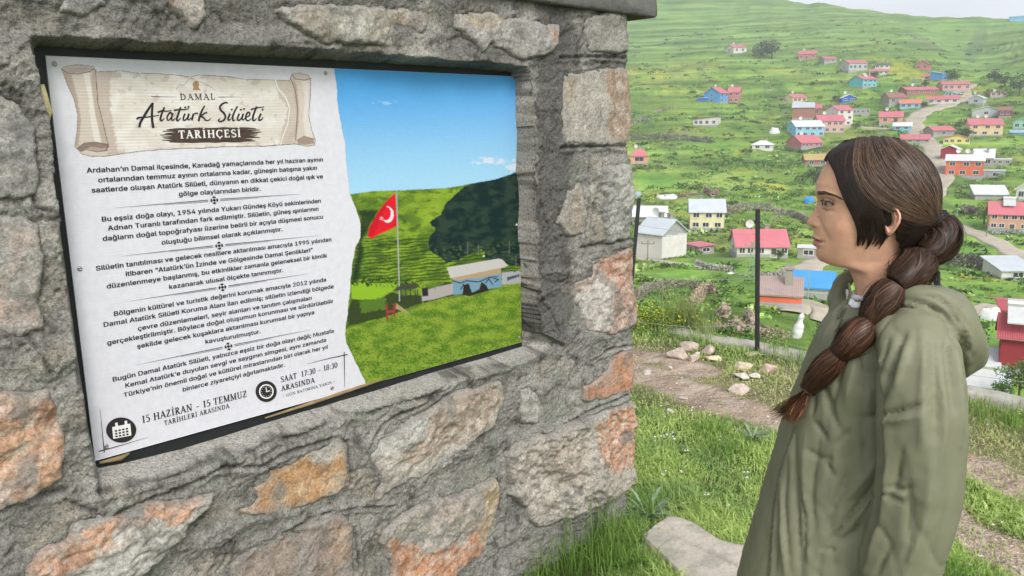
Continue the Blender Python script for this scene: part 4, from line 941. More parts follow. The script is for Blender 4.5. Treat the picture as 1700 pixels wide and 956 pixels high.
PARAS = [[('Ardahan’ın Damal ilçesinde, Karadağ yamaçlarında her yıl haziran ayının', Z1(255, 627), Z1(1445, 570)),
          ('ortalarından temmuz ayının ortalarına kadar, güneşin batışına yakın', Z1(313, 675), Z1(1415, 612)),
          ('saatlerde oluşan Atatürk Silüeti, dünyanın en dikkat çekici doğal ışık ve', Z1(280, 727), Z1(1445, 655)),
          ('gölge olaylarından biridir.', Z1(718, 745), Z1(1130, 718))],
         [('Bu eşsiz doğa olayı, 1954 yılında Yukarı Gündeş Köyü sakinlerinden', Z1(332, 873), Z1(1434, 778)),
          ('Adnan Turanlı tarafından fark edilmiştir. Silüetin, güneş ışınlarının', Z1(362, 918), Z1(1422, 818)),
          ('dağların doğal topoğrafyası üzerine belirli bir açıyla düşmesi sonucu', Z2(217, 47), Z1(1445, 858)),
          ('oluştuğu bilimsel olarak açıklanmıştır.', Z2(450, 62), Z2(928, 8))],
         [('Silüetin tanıtılması ve gelecek nesillere aktarılması amacıyla 1995 yılından', Z2(190, 165), Z2(1122, 48)),
          ('itibaren “Atatürk’ün İzinde ve Gölgesinde Damal Şenlikleri”', Z2(308, 187), Z2(1048, 90)),
          ('düzenlenmeye başlanmış, bu etkinlikler zamanla geleneksel bir kimlik', Z2(233, 236), Z2(1105, 112)),
          ('kazanarak ulusal ölçekte tanınmıştır.', Z2(481, 238), Z2(931, 170))],
         [('Bölgenin kültürel ve turistik değerini korumak amacıyla 2012 yılında', Z2(262, 345), Z2(1100, 207)),
          ('Damal Atatürk Silüeti Koruma Alanı ilan edilmiş; silüetin izlendiği bölgede', Z2(221, 388), Z2(1130, 234)),
          ('çevre düzenlemeleri, seyir alanları ve tanıtım çalışmaları', Z2(357, 403), Z2(1043, 280)),
          ('gerçekleştirilmiştir. Böylece doğal oluşumun korunması ve sürdürülebilir', Z2(235, 460), Z2(1129, 292)),
          ('şekilde gelecek kuşaklara aktarılması kurumsal bir yapıya', Z2(354, 474), Z2(1053, 337)),
          ('kavuşturulmuştur.', Z2(625, 455), Z2(842, 413))],
         [('Bugün Damal Atatürk Silüeti, yalnızca eşsiz bir doğa olayı değil; Mustafa', Z2(257, 605), Z2(1130, 410)),
          ('Kemal Atatürk’e duyulan sevgi ve saygının simgesi, aynı zamanda', Z2(307, 629), Z2(1100, 446)),
          ('Türkiye’nin önemli doğal ve kültürel miraslarından biri olarak her yıl', Z2(300, 667), Z2(1108, 473)),
          ('binlerce ziyaretçiyi ağırlamaktadır.', Z2(535, 645), Z2(937, 545))]]
for para in PARAS:
    pl = []
    for txt, p0, p1 in para:
        v, f = font_polys(txt)
        x0_, x1_ = v[:, 0].min(), v[:, 0].max()
        for sx_, sy_ in ((-.021, -.004), (-.007, .008), (.007, -.006), (.021, .004)):      # thickened to bold
            pl.append(place_line(v + [sx_, sy_], f, p0, p1, .0198, x0_, x1_))
    flat_mesh('paragraph_lettering', pl, m_ink)
# strokes with swelling width, in photo pixels
def stroke(pts, w, n=6, f=None):
    p = catmull(P2(pts) if isinstance(pts, str) else pts, n) if len(P2(pts) if isinstance(pts, str) else pts) > 2 else (P2(pts) if isinstance(pts, str) else np.asarray(pts, float))
    if f is not None: p = np.array([f(*q) for q in p])
    w = np.interp(np.linspace(0, 1, len(p)), np.linspace(0, 1, len(np.atleast_1d(w))), np.atleast_1d(w)) if np.ndim(w) else np.full(len(p), w)
    p = np.asarray(p, float); T = np.gradient(p, axis=0); T /= np.linalg.norm(T, axis=1)[:, None] + 1e-9
    N_ = np.stack([-T[:, 1], T[:, 0]], 1) * (w / 2)[:, None]
    V = np.vstack([p + N_, p - N_]); n_ = len(p)
    V = bpx(V[:, 0], V[:, 1])
    return (V, [(i, i + 1, n_ + i + 1, n_ + i) for i in range(n_ - 1)])
Z4 = lambda x, y: (x / 3.036, y / 3.036)        # coordinates read off an enlargement of the heading
SCR = [('700,642 705,618 730,575 752,540 768,518', [3, 3.5, 2.6]), ('768,518 764,560 764,600 770,645', [2.6, 3.4, 3.6]), ('686,600 700,592 735,590 770,585 800,580', [3, 1.8, 1]),
       ('826,540 812,575 806,600 812,608 826,596', [2.4, 2.8, 1.2]), ('792,566 815,558 838,560 862,556', [2.4, 1.8, 1]),
       ('866,578 856,566 842,584 840,602 850,604 864,584 868,570', [2.4, 1.4]), ('868,570 862,598 868,606 880,596', [2.6, 1.2]),
       ('908,540 896,575 888,600 894,608 908,594', [2.4, 2.8, 1.2]), ('874,556 900,552 930,552 950,546', [2.2, 1.8, 1]),
       ('930,572 922,592 922,604 932,604 946,586 950,572', [2.4, 1.6]), ('950,572 944,596 950,604 960,592', [2.6, 1.2]),
       ('974,572 968,590 964,606', [2.6, 2.4]), ('966,590 976,574 988,570 994,574', [1.4, 2.2]),
       ('1030,532 1014,560 1004,588 998,610', [1.8, 2.8, 2.8]), ('1042,566 1026,572 1012,586 1024,592 1036,606 1052,604 1060,594', [2, 2.2, 1]),
       ('1146,520 1136,516 1118,524 1106,540 1112,556 1128,572 1134,590 1124,606 1108,612 1098,606 1108,596', [1.4, 2.8, 2.8, 2.4, 1.2]),
       ('1158,572 1148,594 1150,606 1162,598', [2.6, 2.4, 1.2]), ('1196,534 1180,562 1170,592 1174,608 1184,602', [1.8, 2.8, 1.2]),
       ('1204,572 1196,592 1196,604 1206,604 1220,586 1224,572', [2.4, 1.6]), ('1224,572 1218,596 1224,604 1234,594', [2.6, 1.2]),
       ('1234,592 1252,584 1258,572 1248,566 1238,582 1238,600 1248,608 1264,598', [1.4, 2.2, 2.4, 1.2]),
       ('1292,536 1278,572 1272,598 1278,608 1292,596', [2.4, 2.8, 1.2]), ('1262,552 1290,544 1330,538', [2.2, 1.2]),
       ('1314,572 1304,594 1306,606 1318,600 1324,590', [2.6, 2.4, 1.2])]
pl = [stroke(s, np.array(w) * (1.25), 6, Z4) for s, w in SCR]
for x_, y_ in ((931, 541), (948, 538), (1166, 552), (1212, 552), (1228, 549), (1322, 552)):
    pl.append(stroke([Z4(x_ - 4, y_ + 3), Z4(x_ + 4, y_ - 3)], 2.6))
flat_mesh('script_lettering', pl, m_ink, .0016)
# brush stroke under the second heading line
m_brush = mat('print_brown', (.055, .034, .026), .6, .25, 60)
pl = []
for i, (y_, x0_, x1_) in enumerate([(216, 276, 425), (219, 269, 431), (222, 273, 434), (225, 265, 428), (228, 268, 426), (231, 271, 431), (234, 268, 419), (236.5, 280, 423)]):
    dy = lambda x: (y_ - 2.0) - .012 * (x - 345)
    xs = np.linspace(x0_, x1_, 12)
    pl.append(stroke(np.array([[x, dy(x) + .5 * math.sin(x * .3 + i)] for x in xs]), [1.0] + [4.4] * 5 + [1.2], 2))
flat_mesh('brush_mark', pl, m_brush, .0011)
# a small serif alphabet (cap height 1), strokes (x0,y0,x1,y1,width) and arcs
TK, TN, SF = .17, .085, .055
def glyph(ch):
    S = []; w = .7
    def bar(x0, y0, x1, y1, t): S.append((np.array([[x0, y0], [x1, y1]]), np.array([t, t])))
    def ser(x, y, h=.17): bar(x - h, y, x + h, y, SF * 1.25)
    def stem(x, t=TK, top=1, bot=1, y0=0, y1=1):
        bar(x, y0, x, y1, t)
        if top: ser(x, y1 - SF * .6)
        if bot: ser(x, y0 + SF * .6)
    def arc(cx, cy, rx, ry, a0, a1, tmin=TN, tmax=TK):
        a = np.radians(np.linspace(a0, a1, max(6, int(abs(a1 - a0) / 14)))); pts = np.stack([cx + rx * np.cos(a), cy + ry * np.sin(a)], 1)
        S.append((pts, tmin + (tmax - tmin) * np.abs(np.cos(a)) ** 1.5))
    b = {'İ': 'I', 'Ç': 'C', 'Ü': 'U', 'Ş': 'S'}.get(ch, ch)
    if b == 'A': bar(.08, 0, .40, .98, TN); bar(.38, 1.0, .72, 0, TK); bar(.2, .34, .6, .34, TN); ser(.08, SF*.6, .14); ser(.74, SF*.6, .16); w = .82
    elif b == 'B': stem(.2); arc(.25, .75, .3, .22, -90, 90); arc(.25, .27, .38, .25, -90, 90); bar(.2, .97, .3, .97, TN); bar(.2, .52, .3, .52, TN); bar(.2, .04, .3, .04, TN); w = .74
    elif b == 'C': arc(.46, .5, .38, .47, 40, 320); bar(.76, .98, .76, .68, SF); w = .82
    elif b == 'D': stem(.2); arc(.3, .5, .48, .46, -90, 90); bar(.2, .96, .32, .96, TN); bar(.2, .04, .32, .04, TN); w = .9
    elif b == 'E': stem(.2); bar(.2, .96, .66, .96, TN); bar(.2, .52, .52, .52, TN); bar(.2, .04, .68, .04, TN); bar(.65, 1, .65, .76, SF*1.2); bar(.67, 0, .67, .26, SF*1.2); bar(.52, .62, .52, .42, SF); w = .76
    elif b == 'G': arc(.46, .5, .38, .47, 40, 330); bar(.76, .98, .76, .7, SF); bar(.76, .05, .76, .42, TK*.9); ser(.74, .42, .14); w = .9
    elif b == 'H': stem(.2); stem(.76); bar(.2, .52, .76, .52, TN); w = .96
    elif b == 'I': stem(.22); w = .44
    elif b == 'K': stem(.2); bar(.24, .42, .64, .96, TN); bar(.36, .56, .7, .02, TK); ser(.66, .97, .13); ser(.74, SF*.6, .14); w = .84
    elif b == 'L': stem(.2); bar(.2, .04, .64, .04, TN); bar(.63, 0, .63, .28, SF*1.2); w = .7
    elif b == 'M': stem(.16, TN); stem(.9); bar(.16, .98, .54, .06, TK); bar(.54, .06, .88, .98, TN); w = 1.08
    elif b == 'N': stem(.18, TN, bot=1); bar(.18, .98, .76, .04, TK); bar(.78, 0, .78, 1, TN); ser(.78, .97); w = .94
    elif b == 'R': stem(.2); arc(.26, .75, .32, .22, -90, 90); bar(.2, .97, .3, .97, TN); bar(.2, .52, .3, .52, TN); bar(.36, .52, .68, .03, TK); ser(.72, SF*.6, .12); w = .82
    elif b == 'S': arc(.34, .74, .24, .23, 40, 250, TN, TK*.8); arc(.34, .26, .26, .24, 80, -130, TN, TK*.85); bar(.26, .6, .42, .42, TK); bar(.56, .98, .56, .74, SF); bar(.1, .02, .1, .28, SF); w = .66
    elif b == 'T': stem(.38, top=0); bar(.04, .96, .72, .96, TN); bar(.05, 1, .05, .74, SF*1.2); bar(.71, 1, .71, .74, SF*1.2); w = .76
    elif b == 'U': bar(.2, .3, .2, 1, TK); ser(.2, .97); arc(.47, .32, .27, .3, 180, 360, TN, TK*.9); bar(.74, .3, .74, 1, TN); ser(.74, .97, .14); w = .92
    elif b == 'Y': bar(.08, .98, .4, .48, TK); bar(.4, .48, .68, .98, TN); stem(.4, top=0, y1=.5); ser(.1, .97, .14); ser(.68, .97, .13); w = .78
    elif b == 'Z': bar(.08, .96, .62, .96, TN); bar(.6, .95, .1, .05, TK); bar(.08, .04, .66, .04, TN); bar(.09, 1, .09, .78, SF*1.2); bar(.65, 0, .65, .24, SF*1.2); w = .74
    elif b == '0': arc(.33, .5, .25, .47, 0, 360); w = .66
    elif b == '1': stem(.28, top=0); bar(.1, .86, .28, .98, TN); w = .52
    elif b == '3': arc(.28, .74, .22, .22, 140, -90, TN, TK*.9); arc(.28, .27, .26, .25, 90, -140, TN, TK); w = .62
    elif b == '5': bar(.16, .96, .52, .96, TN*1.2); bar(.16, .98, .14, .56, TN); arc(.28, .32, .25, .29, 120, -140, TN, TK); w = .62
    elif b == '7': bar(.08, .95, .56, .95, TN*1.3); bar(.56, .95, .24, 0, TK*.9); w = .6
    elif b == '8': arc(.32, .75, .2, .21, 0, 360, TN, TK*.8); arc(.32, .27, .25, .25, 0, 360, TN, TK*.9); w = .66
    elif b == ':': bar(.14, .08, .14, .2, TK); bar(.14, .55, .14, .67, TK); w = .3
    elif b == '–': bar(.1, .36, .6, .36, TN); w = .72
    elif b == '(': arc(.42, .45, .3, .65, 130, 230, TN*.8, TN); w = .34
    elif b == ')': arc(-.08, .45, .3, .65, 50, -50, TN*.8, TN); w = .34
    elif b == ' ': w = .34
    if ch == 'İ': bar(.22, 1.14, .22, 1.27, TK * .9)
    if ch == 'Ü': bar(.34, 1.14, .34, 1.26, TK * .8); bar(.62, 1.14, .62, 1.26, TK * .8)
    if ch in 'ÇŞ': bar(.44 if ch == 'Ç' else .34, 0, .40 if ch == 'Ç' else .3, -.22, TN * 1.3)
    return S, w
def serif_line(txt, p0, p1, h, bold=1.0, space=.1):
    """h: cap height in metres"""
    a = bpx(*p0); b = bpx(*p1); d = b - a; L = np.linalg.norm(d); d = d / L; up = np.array([d[1], -d[0]])
    X0 = 0; items = []
    for ch in txt:
        S, w = glyph(ch); items.append((X0, S)); X0 += w + space
    k = L / (X0 - space); out = []
    for x0, S in items:
        for pts, tw in S:
            q = np.stack([(pts[:, 0] + x0) * k, pts[:, 1] * h], 1)
            T = np.gradient(q, axis=0); T /= np.linalg.norm(T, axis=1)[:, None] + 1e-9
            ww = tw * bold * min(k, h) / 2
            N_ = np.stack([-T[:, 1], T[:, 0]], 1) * ww[:, None]
            V = np.vstack([q + N_, q - N_]); V = a + V[:, :1] * d + V[:, 1:] * up; n_ = len(q)
            out.append((V, [(i, i + 1, n_ + i + 1, n_ + i) for i in range(n_ - 1)]))
    return out
m_white = mat('print_white', (.62, .61, .59), .7, .03, 30)
flat_mesh('heading_lettering', serif_line('DAMAL', Z4(906, 504), Z4(1083, 501), .0135, 1.0, .22), m_ink, .0016)
flat_mesh('heading_lettering', serif_line('TARİHÇESİ', Z4(898, 698), Z4(1212, 690), .0175, 1.3, .16), m_white, .0022)
flat_mesh('date_lettering', serif_line('15 HAZİRAN – 15 TEMMUZ', Z2(372, 770), Z2(788, 665), .0168, 1.15) + serif_line('TARİHLERİ ARASINDA', Z2(460, 779), Z2(718, 709), .0115, 1.1), m_ink)
flat_mesh('date_lettering', serif_line('SAAT  17:30 – 18:30', Z2(922, 608), Z2(1146, 548), .0150, 1.15) + serif_line('ARASINDA', Z2(924, 643), Z2(1056, 608), .0140, 1.15)
          + serif_line('( GÜN BATIMINA YAKIN )', Z2(932, 668), Z2(1134, 610), .0075, 1.0), m_ink)
# dividers: tapering double rule and a four-armed ornament
pl = []
for cx_, cy_, x0_, y0_, x1_, y1_ in [(355, 332, 188, 345, 498, 322), (363.4, 407.6, 201, 425, 528, 391), (369, 476.7, 214, 500, 511, 454), (379.3, 575, 226, 606, 515, 547)]:
    for sx, (ex, ey) in ((-1, (x0_, y0_)), (1, (x1_, y1_))):
        u = np.array([ex - cx_, ey - cy_], float); Lu = np.linalg.norm(u); u /= Lu
        s_ = np.array([cx_, cy_]) + u * 10
        pl.append(stroke(np.array([s_ + [0, -1], s_ + u * Lu * .5 + [0, -.4], [ex, ey]]), [1.0, .8, .2], 4))
        pl.append(stroke(np.array([s_ + [0, 1.4], s_ + u * Lu * .45 + [0, 1.2]]), [.7, .3]))
    c0 = np.array([cx_, cy_]); e1 = np.array([x1_ - x0_, y1_ - y0_], float); e1 /= np.linalg.norm(e1); e2 = np.array([-e1[1], e1[0]])
    for e in (e1, -e1, e2, -e2):
        pl.append(stroke(np.array([c0, c0 + e * 4.2]), [1.2, 1.2])); n2_ = np.array([-e[1], e[0]])
        pl.append(stroke(np.array([c0 + e * 4.2 - n2_ * 2.6, c0 + e * 5.4, c0 + e * 4.2 + n2_ * 2.6]), [1.6, 2.6, 1.6], 3))
    pl.append(stroke(np.array([c0 - e1 * 1.8, c0 + e1 * 1.8]), [3.2, 3.2]))
    flat_mesh('divider', pl, m_ink); pl = []
for s, w in (('165.8,679 172.9,751', [.5, 1.6]), ('163.5,749 200,739 247,725', [1.6, 1.1, .2]), ('570.6,584 571.8,643', [1.6, .5]), ('509,604 540,596 576,588', [.2, 1, 1.6])):
    flat_mesh('corner_rule', [stroke(s, w)], m_ink)
pl = [stroke('293,161 250,160', [.2, .8]), stroke('362,161 400,160.5', [.8, .2])]
for q_ in pl: flat_mesh('heading_rule', [q_], m_ink)
def disc(cx, cy, rx, ry, n=40, f=Z2):
    a = np.linspace(0, 2 * math.pi, n, endpoint=False)
    p = np.array([f(cx + rx * math.cos(t), cy + ry * math.sin(t)) for t in a]); V = bpx(p[:, 0], p[:, 1])
    return (V, [tuple(range(n))])
def quadp(pts, f=Z2):
    p = np.array([f(*q) for q in pts]); return (bpx(p[:, 0], p[:, 1]), [tuple(range(len(pts)))])
ck = flat_mesh('clock_icon', [disc(864, 644, 42, 42)], m_ink, .0012)
def ring(cx, cy, r0, r1, n=40):
    a = np.linspace(0, 2 * math.pi, n, endpoint=False)
    p = np.array([Z2(cx + r * math.cos(t), cy + r * math.sin(t)) for r in (r0, r1) for t in a]); V = bpx(p[:, 0], p[:, 1])
    return (V, [(i, (i + 1) % n, n + (i + 1) % n, n + i) for i in range(n)])
flat_mesh('clock_icon', [ring(864, 644, 24, 29), quadp([(861, 628), (864.5, 627), (867, 646), (863, 647)]), quadp([(863, 643), (878, 639), (879, 642.5), (864, 647)])]
          + [quadp([(864 + 19 * math.cos(t) - 1.2, 644 + 19 * math.sin(t) - 1.2), (864 + 19 * math.cos(t) + 1.2, 644 + 19 * math.sin(t) - 1.2), (864 + 19 * math.cos(t) + 1.2, 644 + 19 * math.sin(t) + 1.2), (864 + 19 * math.cos(t) - 1.2, 644 + 19 * math.sin(t) + 1.2)]) for t in np.linspace(0, 6.28, 12, endpoint=False)], m_white, .0018)
flat_mesh('calendar_icon', [disc(289, 797, 60, 50)], m_ink, .0012)
cal = lambda u, v: (253 + 72 * u + 4 * v, 790 + 42 * v - 14 * u)
flat_mesh('calendar_icon', [quadp([cal(0, 0), cal(1, 0), cal(1, 1), cal(0, 1)]), quadp([cal(.0, -.12), cal(1, -.12), cal(1, .05), cal(0, .05)]), quadp([cal(.18, -.45), cal(.32, -.45), cal(.32, 0), cal(.18, 0)]), quadp([cal(.7, -.45), cal(.84, -.45), cal(.84, 0), cal(.7, 0)])], m_white, .0018)
flat_mesh('calendar_icon', [quadp([cal(.12 + .2 * i, .22 + .26 * j), cal(.25 + .2 * i, .22 + .26 * j), cal(.25 + .2 * i, .38 + .26 * j), cal(.12 + .2 * i, .38 + .26 * j)]) for i in range(4) for j in range(3)], m_ink, .0023)
# screws and a bead of foam in the left joint
m_screw = mat('screw_steel', (.30, .29, .28), .4, .1, 10, metal=.8)
for px, py in ((90.5, 106), (540.5, 121), (132.5, 446), (176, 741), (849, 130), (862, 560), (551, 644), (400, 300)[:2]):
    if px == 400: continue
    a, b = bpx(px, py)
    mb = MB(); n = 12; V = []
    for (r, t) in ((.0052, .0004), (.0045, .0024), (.0018, .0028), (.0014, .0016)):
        for k in range(n):
            V.append(BPt(a + r * math.cos(k * 2 * math.pi / n), b + r * math.sin(k * 2 * math.pi / n), t))
    F = [(i * n + k, i * n + (k + 1) % n, (i + 1) * n + (k + 1) % n, (i + 1) * n + k) for i in range(3) for k in range(n)] + [tuple(3 * n + k for k in range(n))]
    mb.add(V, F); mb.build('screw', m_screw, board, smooth=True)
def lump(name, cpts, r, m, parent, off):
    mb = MB(); mb.tube([BPt(*bpx(*p), off) for p in cpts], r, 7); return mb.build(name, m, parent, True)
lump('foam_bead', [(70, 140), (74, 165), (77, 185), (81, 200)], [.004, .008, .011, .003], m_foam, board, .000)
lump('foam_bead', [(165, 768), (200, 760), (215, 752)], [.003, .006, .002], mat('rotten_batten', (.22, .16, .08), .9, .3, 30), board, .001)
lump('foam_bead', [(440, 694), (520, 668), (600, 641), (640, 629)], [.002, .005, .005, .002], mat('rotten_batten'), board, .000)
# ================================================================== the village on the slope
WALLC = {'white': (.62, .60, .56), 'pink': (.60, .36, .30), 'salmon': (.60, .33, .22), 'tan': (.66, .50, .29), 'cream': (.66, .60, .36), 'yellow': (.68, .62, .18),
         'blue': (.10, .32, .62), 'sky': (.22, .50, .68), 'turq': (.12, .50, .58), 'royal': (.03, .14, .52), 'grey': (.34, .34, .33), 'grey2': (.44, .46, .47),
         'red': (.48, .085, .06), 'orange': (.62, .16, .08), 'brick': (.34, .17, .13), 'maroon': (.30, .04, .05), 'purple': (.20, .16, .38), 'stone': (.30, .28, .24), 'green': (.25, .55, .40), 'rose': (.50, .20, .19)}
ROOFC = {'pink': (.55, .165, .195), 'red': (.40, .07, .09), 'metal': (.50, .54, .58), 'white': (.68, .69, .70), 'blue': (.32, .50, .68), 'rust': (.36, .27, .24), 'ochre': (.46, .34, .12), 'dark': (.12, .12, .12), 'orange': (.62, .22, .15), 'brown': (.30, .14, .12), 'tarp': (.06, .30, .66)}
def wallm(c): return mat('plaster_' + c, WALLC[c], .9, .13, .9, .25, 12, spec=.15, bdist=.02)
def roofm(c):
    n = 'roof_sheet_' + c
    if n in _mats: return _mats[n]
    m = mat(n, ROOFC[c], .5, .10, .5, 0, spec=.35)
    N, L = m.node_tree.nodes, m.node_tree.links; b = N['Principled BSDF']
    tc = N.new('ShaderNodeTexCoord'); w = N.new('ShaderNodeTexWave'); w.inputs['Scale'].default_value = 2.2; w.bands_direction = 'X'
    L.new(tc.outputs['Object'], w.inputs['Vector'])
    bp = N.new('ShaderNodeBump'); bp.inputs['Strength'].default_value = .5; bp.inputs['Distance'].default_value = .05
    L.new(w.outputs['Fac'], bp.inputs['Height']); L.new(bp.outputs[0], b.inputs['Normal'])
    return m
m_glass = mat('window_glass', (.035, .04, .045), .15, .1, 3, spec=.6)
m_frame = mat('window_frame', (.62, .60, .56), .6, .05, 3)
m_door = mat('door_dark', (.10, .075, .06), .7, .2, 3)
m_gdoor = mat('door_green', (.03, .20, .12), .6, .2, 3)
m_dish = mat('dish_white', (.66, .66, .64), .5, .05, 3)
m_tank = mat('tank_metal', (.6, .6, .6), .35, .1, 3, metal=.3)
m_panelb = mat('solar_panel', (.03, .035, .05), .2, .1, 3, spec=.6)
HOUSES = []
def gface(mb, pts):     # thick slab from a quad/triangle (outer face given), thickness downwards
    pts = [np.array(p, float) for p in pts]; n = len(pts)
    dn = [p - np.array([0, 0, .14]) for p in pts]
    mb.add(pts + dn, [tuple(range(n)), tuple(range(2 * n - 1, n - 1, -1))] + [(i, n + i, n + (i + 1) % n, (i + 1) % n) for i in range(n)])
def house(label, x0, x1, by, h, wall, roof, rt='gable', side=None, sp=0, rh=None, win=(3, 1), floors=1, ratio=1.1, door=None, base=None, grp=None, cat='house', name='house',
          chim=1, dish=0, tank=0, over=.35, dy=0.0, dpt=None, winw=1.0, wc=None, baseh=.45, r=None):
    """x0..x1, by: the front face in the photo (pixels); h: wall height in pixels"""
    P = hit((x0 + x1) / 2, by)[0]
    if r:
        q_ = ray(np.array((x0 + x1) / 2), np.array(float(by))); P = CAMP + q_ * (r / math.hypot(q_[0], q_[1]))
    _, _, dep = project(P); k = dep / F_PX
    d = np.array([P[0], P[1]]); phi = math.atan2(d[0], d[1])
    wv = (x1 - x0) * k
    Lr = ratio
    a = math.atan(min((sp / max(x1 - x0, 1)) * Lr, 3.5)) if side else 0.0
    W = wv / math.cos(a); L = (sp * k / math.sin(a)) if (side and a > .05) else (dpt or W * .75)
    yaw = -phi + (a if side == 'L' else -a)
    H = h * k / math.cos(.1)
    cy, sy = math.cos(yaw), math.sin(yaw)
    ctr = P + np.array([-sy, cy, 0]) * (L / 2)
    # put the footing where the terrain is lowest under the front
    root = empty(name, (ctr[0], ctr[1], P[2]), yaw, label, cat, grp or 'houses of the village on the slope')
    RH = (rh * k) if rh is not None else W * .12
    hw, hl = W / 2, L / 2
    mb = MB(); z0 = -2.6
    bx = [(-hw, -hl), (hw, -hl), (hw, hl), (-hw, hl)]
    if rt in ('gable', 'hip', 'flat'):
        mb.add([(x, y, z0) for x, y in bx] + [(x, y, H) for x, y in bx], [(0,3,2,1),(4,5,6,7),(0,1,5,4),(1,2,6,5),(2,3,7,6),(3,0,4,7)])
        if rt == 'gable':
            mb.add([(-hw, -hl, H), (-hw, hl, H), (-hw, 0, H + RH), (hw, -hl, H), (hw, hl, H), (hw, 0, H + RH)], [(0, 2, 1), (3, 4, 5), (0, 3, 5, 2), (1, 2, 5, 4), (0, 1, 4, 3)])
    elif rt == 'front':
        mb.add([(x, y, z0) for x, y in bx] + [(x, y, H) for x, y in bx], [(0,3,2,1),(4,5,6,7),(0,1,5,4),(1,2,6,5),(2,3,7,6),(3,0,4,7)])
        mb.add([(-hw, -hl, H), (hw, -hl, H), (0, -hl, H + RH), (-hw, hl, H), (hw, hl, H), (0, hl, H + RH)], [(0, 1, 2), (3, 5, 4), (0, 2, 5, 3), (1, 4, 5, 2), (0, 3, 4, 1)])
    elif rt == 'shed':       # rises towards the back
        mb.add([(-hw, -hl, z0), (hw, -hl, z0), (hw, hl, z0), (-hw, hl, z0), (-hw, -hl, H), (hw, -hl, H), (hw, hl, H + RH), (-hw, hl, H + RH)], [(0,3,2,1),(4,5,6,7),(0,1,5,4),(1,2,6,5),(2,3,7,6),(3,0,4,7)])
    elif rt == 'shedR':      # rises to the right
        mb.add([(-hw, -hl, z0), (hw, -hl, z0), (hw, hl, z0), (-hw, hl, z0), (-hw, -hl, H), (hw, -hl, H + RH), (hw, hl, H + RH), (-hw, hl, H)], [(0,3,2,1),(4,5,6,7),(0,1,5,4),(1,2,6,5),(2,3,7,6),(3,0,4,7)])
    mb.build('wall', wallm(wall), root)
    o = over; r = MB(); e = .05; t = .12
    if rt == 'gable':
        s_ = RH / hl
        for q in (-1, 1):
            gface(r, [(-hw - o, q * (hl + o), H - o * s_ + t), (hw + o, q * (hl + o), H - o * s_ + t), (hw + o, 0, H + RH + t + e), (-hw - o, 0, H + RH + t + e)][::(1 if q < 0 else -1)])
    elif rt == 'front':
        s_ = RH / hw
        for q in (-1, 1):
            gface(r, [(q * (hw + o), -hl - o, H - o * s_ + t), (0, -hl - o, H + RH + t + e), (0, hl + o, H + RH + t + e), (q * (hw + o), hl + o, H - o * s_ + t)][::(-1 if q < 0 else 1)])
    elif rt == 'hip':
        ri = max(hw - hl, .2); s_ = RH / hl
        A_2 = [(-hw - o, -hl - o), (hw + o, -hl - o), (hw + o, hl + o), (-hw - o, hl + o)]; zz = H - o * s_ + t; zt = H + RH + t
        c4 = [(x, y, zz) for x, y in A_2]; R1, R2q = (-ri, 0, zt), (ri, 0, zt)
        gface(r, [c4[0], c4[1], R2q, R1]); gface(r, [c4[2], c4[3], R1, R2q]); gface(r, [c4[1], c4[2], R2q]); gface(r, [c4[3], c4[0], R1])
    elif rt == 'shed':
        s_ = RH / L
        gface(r, [(-hw - o, -hl - o, H - o * s_ + t + e), (hw + o, -hl - o, H - o * s_ + t + e), (hw + o, hl + o, H + RH + o * s_ + t + e), (-hw - o, hl + o, H + RH + o * s_ + t + e)])
    elif rt == 'shedR':
        s_ = RH / W
        gface(r, [(-hw - o, -hl - o, H - o * s_ + t + e), (hw + o, -hl - o, H + RH + o * s_ + t + e), (hw + o, hl + o, H + RH + o * s_ + t + e), (-hw - o, hl + o, H - o * s_ + t + e)])
    else:
        r.box(-hw - .15, hw + .15, -hl - .15, hl + .15, H, H + .22)
    ro = r.build('roof', roofm(roof), root)
    if chim:
        for i in range(chim):
            cxx = hw * (.35 - .7 * i); c = MB(); zt = H + RH * (.6 if rt not in ('flat',) else 0) + .1
            c.box(cxx - .3, cxx + .3, -.3 + hl * .3, .3 + hl * .3, zt - .6, zt + 1.3); c.box(cxx - .4, cxx + .4, -.4 + hl * .3, .4 + hl * .3, zt + 1.3, zt + 1.45)
            c.build('chimney', wallm('stone'), ro)
    if dish:
        for i in range(dish):
            c = MB(); cxx = -hw * .4 + i * hw * .5; zt = H + RH * .8
            c.tube([(cxx, 0, zt), (cxx, 0, zt + 1.3)], .05)
            n = 10; V = [(cxx + .05, -.15, zt + 1.3)]
            V += [(cxx + .62 * math.cos(t_), -.32 - .2 * math.sin(t_) * .4, zt + 1.35 + .62 * math.sin(t_)) for t_ in np.linspace(0, 2 * math.pi, n, endpoint=False)]
            V += [(x, y + .06, z) for x, y, z in V]
            c.add(V, [(0, 1 + i_, 1 + (i_ + 1) % n) for i_ in range(n)] + [(n + 1, n + 2 + (i_ + 1) % n, n + 2 + i_) for i_ in range(n)])
            c.build('satellite_dish', m_dish, ro)
    if tank:
        c = MB(); zt = H + RH * .75
        c.tube([(-1.0, -.2, zt + 1.25), (1.0, -.2, zt + 1.25)], .32, 8); c.add([(-.95, -1.6, zt + .1), (.95, -1.6, zt + .1), (.95, -.4, zt + 1.1), (-.95, -.4, zt + 1.1), (-.95, -1.6, zt), (.95, -1.6, zt), (.95, -.4, zt + 1.0), (-.95, -.4, zt + 1.0)], [(0,1,2,3),(7,6,5,4),(0,4,5,1),(1,5,6,2),(2,6,7,3),(3,7,4,0)])
        c.build('solar_heater', m_tank, ro)
    if baseh and h > 9:
        c = MB(); c.box(-hw - .06, hw + .06, -hl - .06, hl + .06, z0, baseh); c.build('plinth', wallm(base or 'grey'), root)
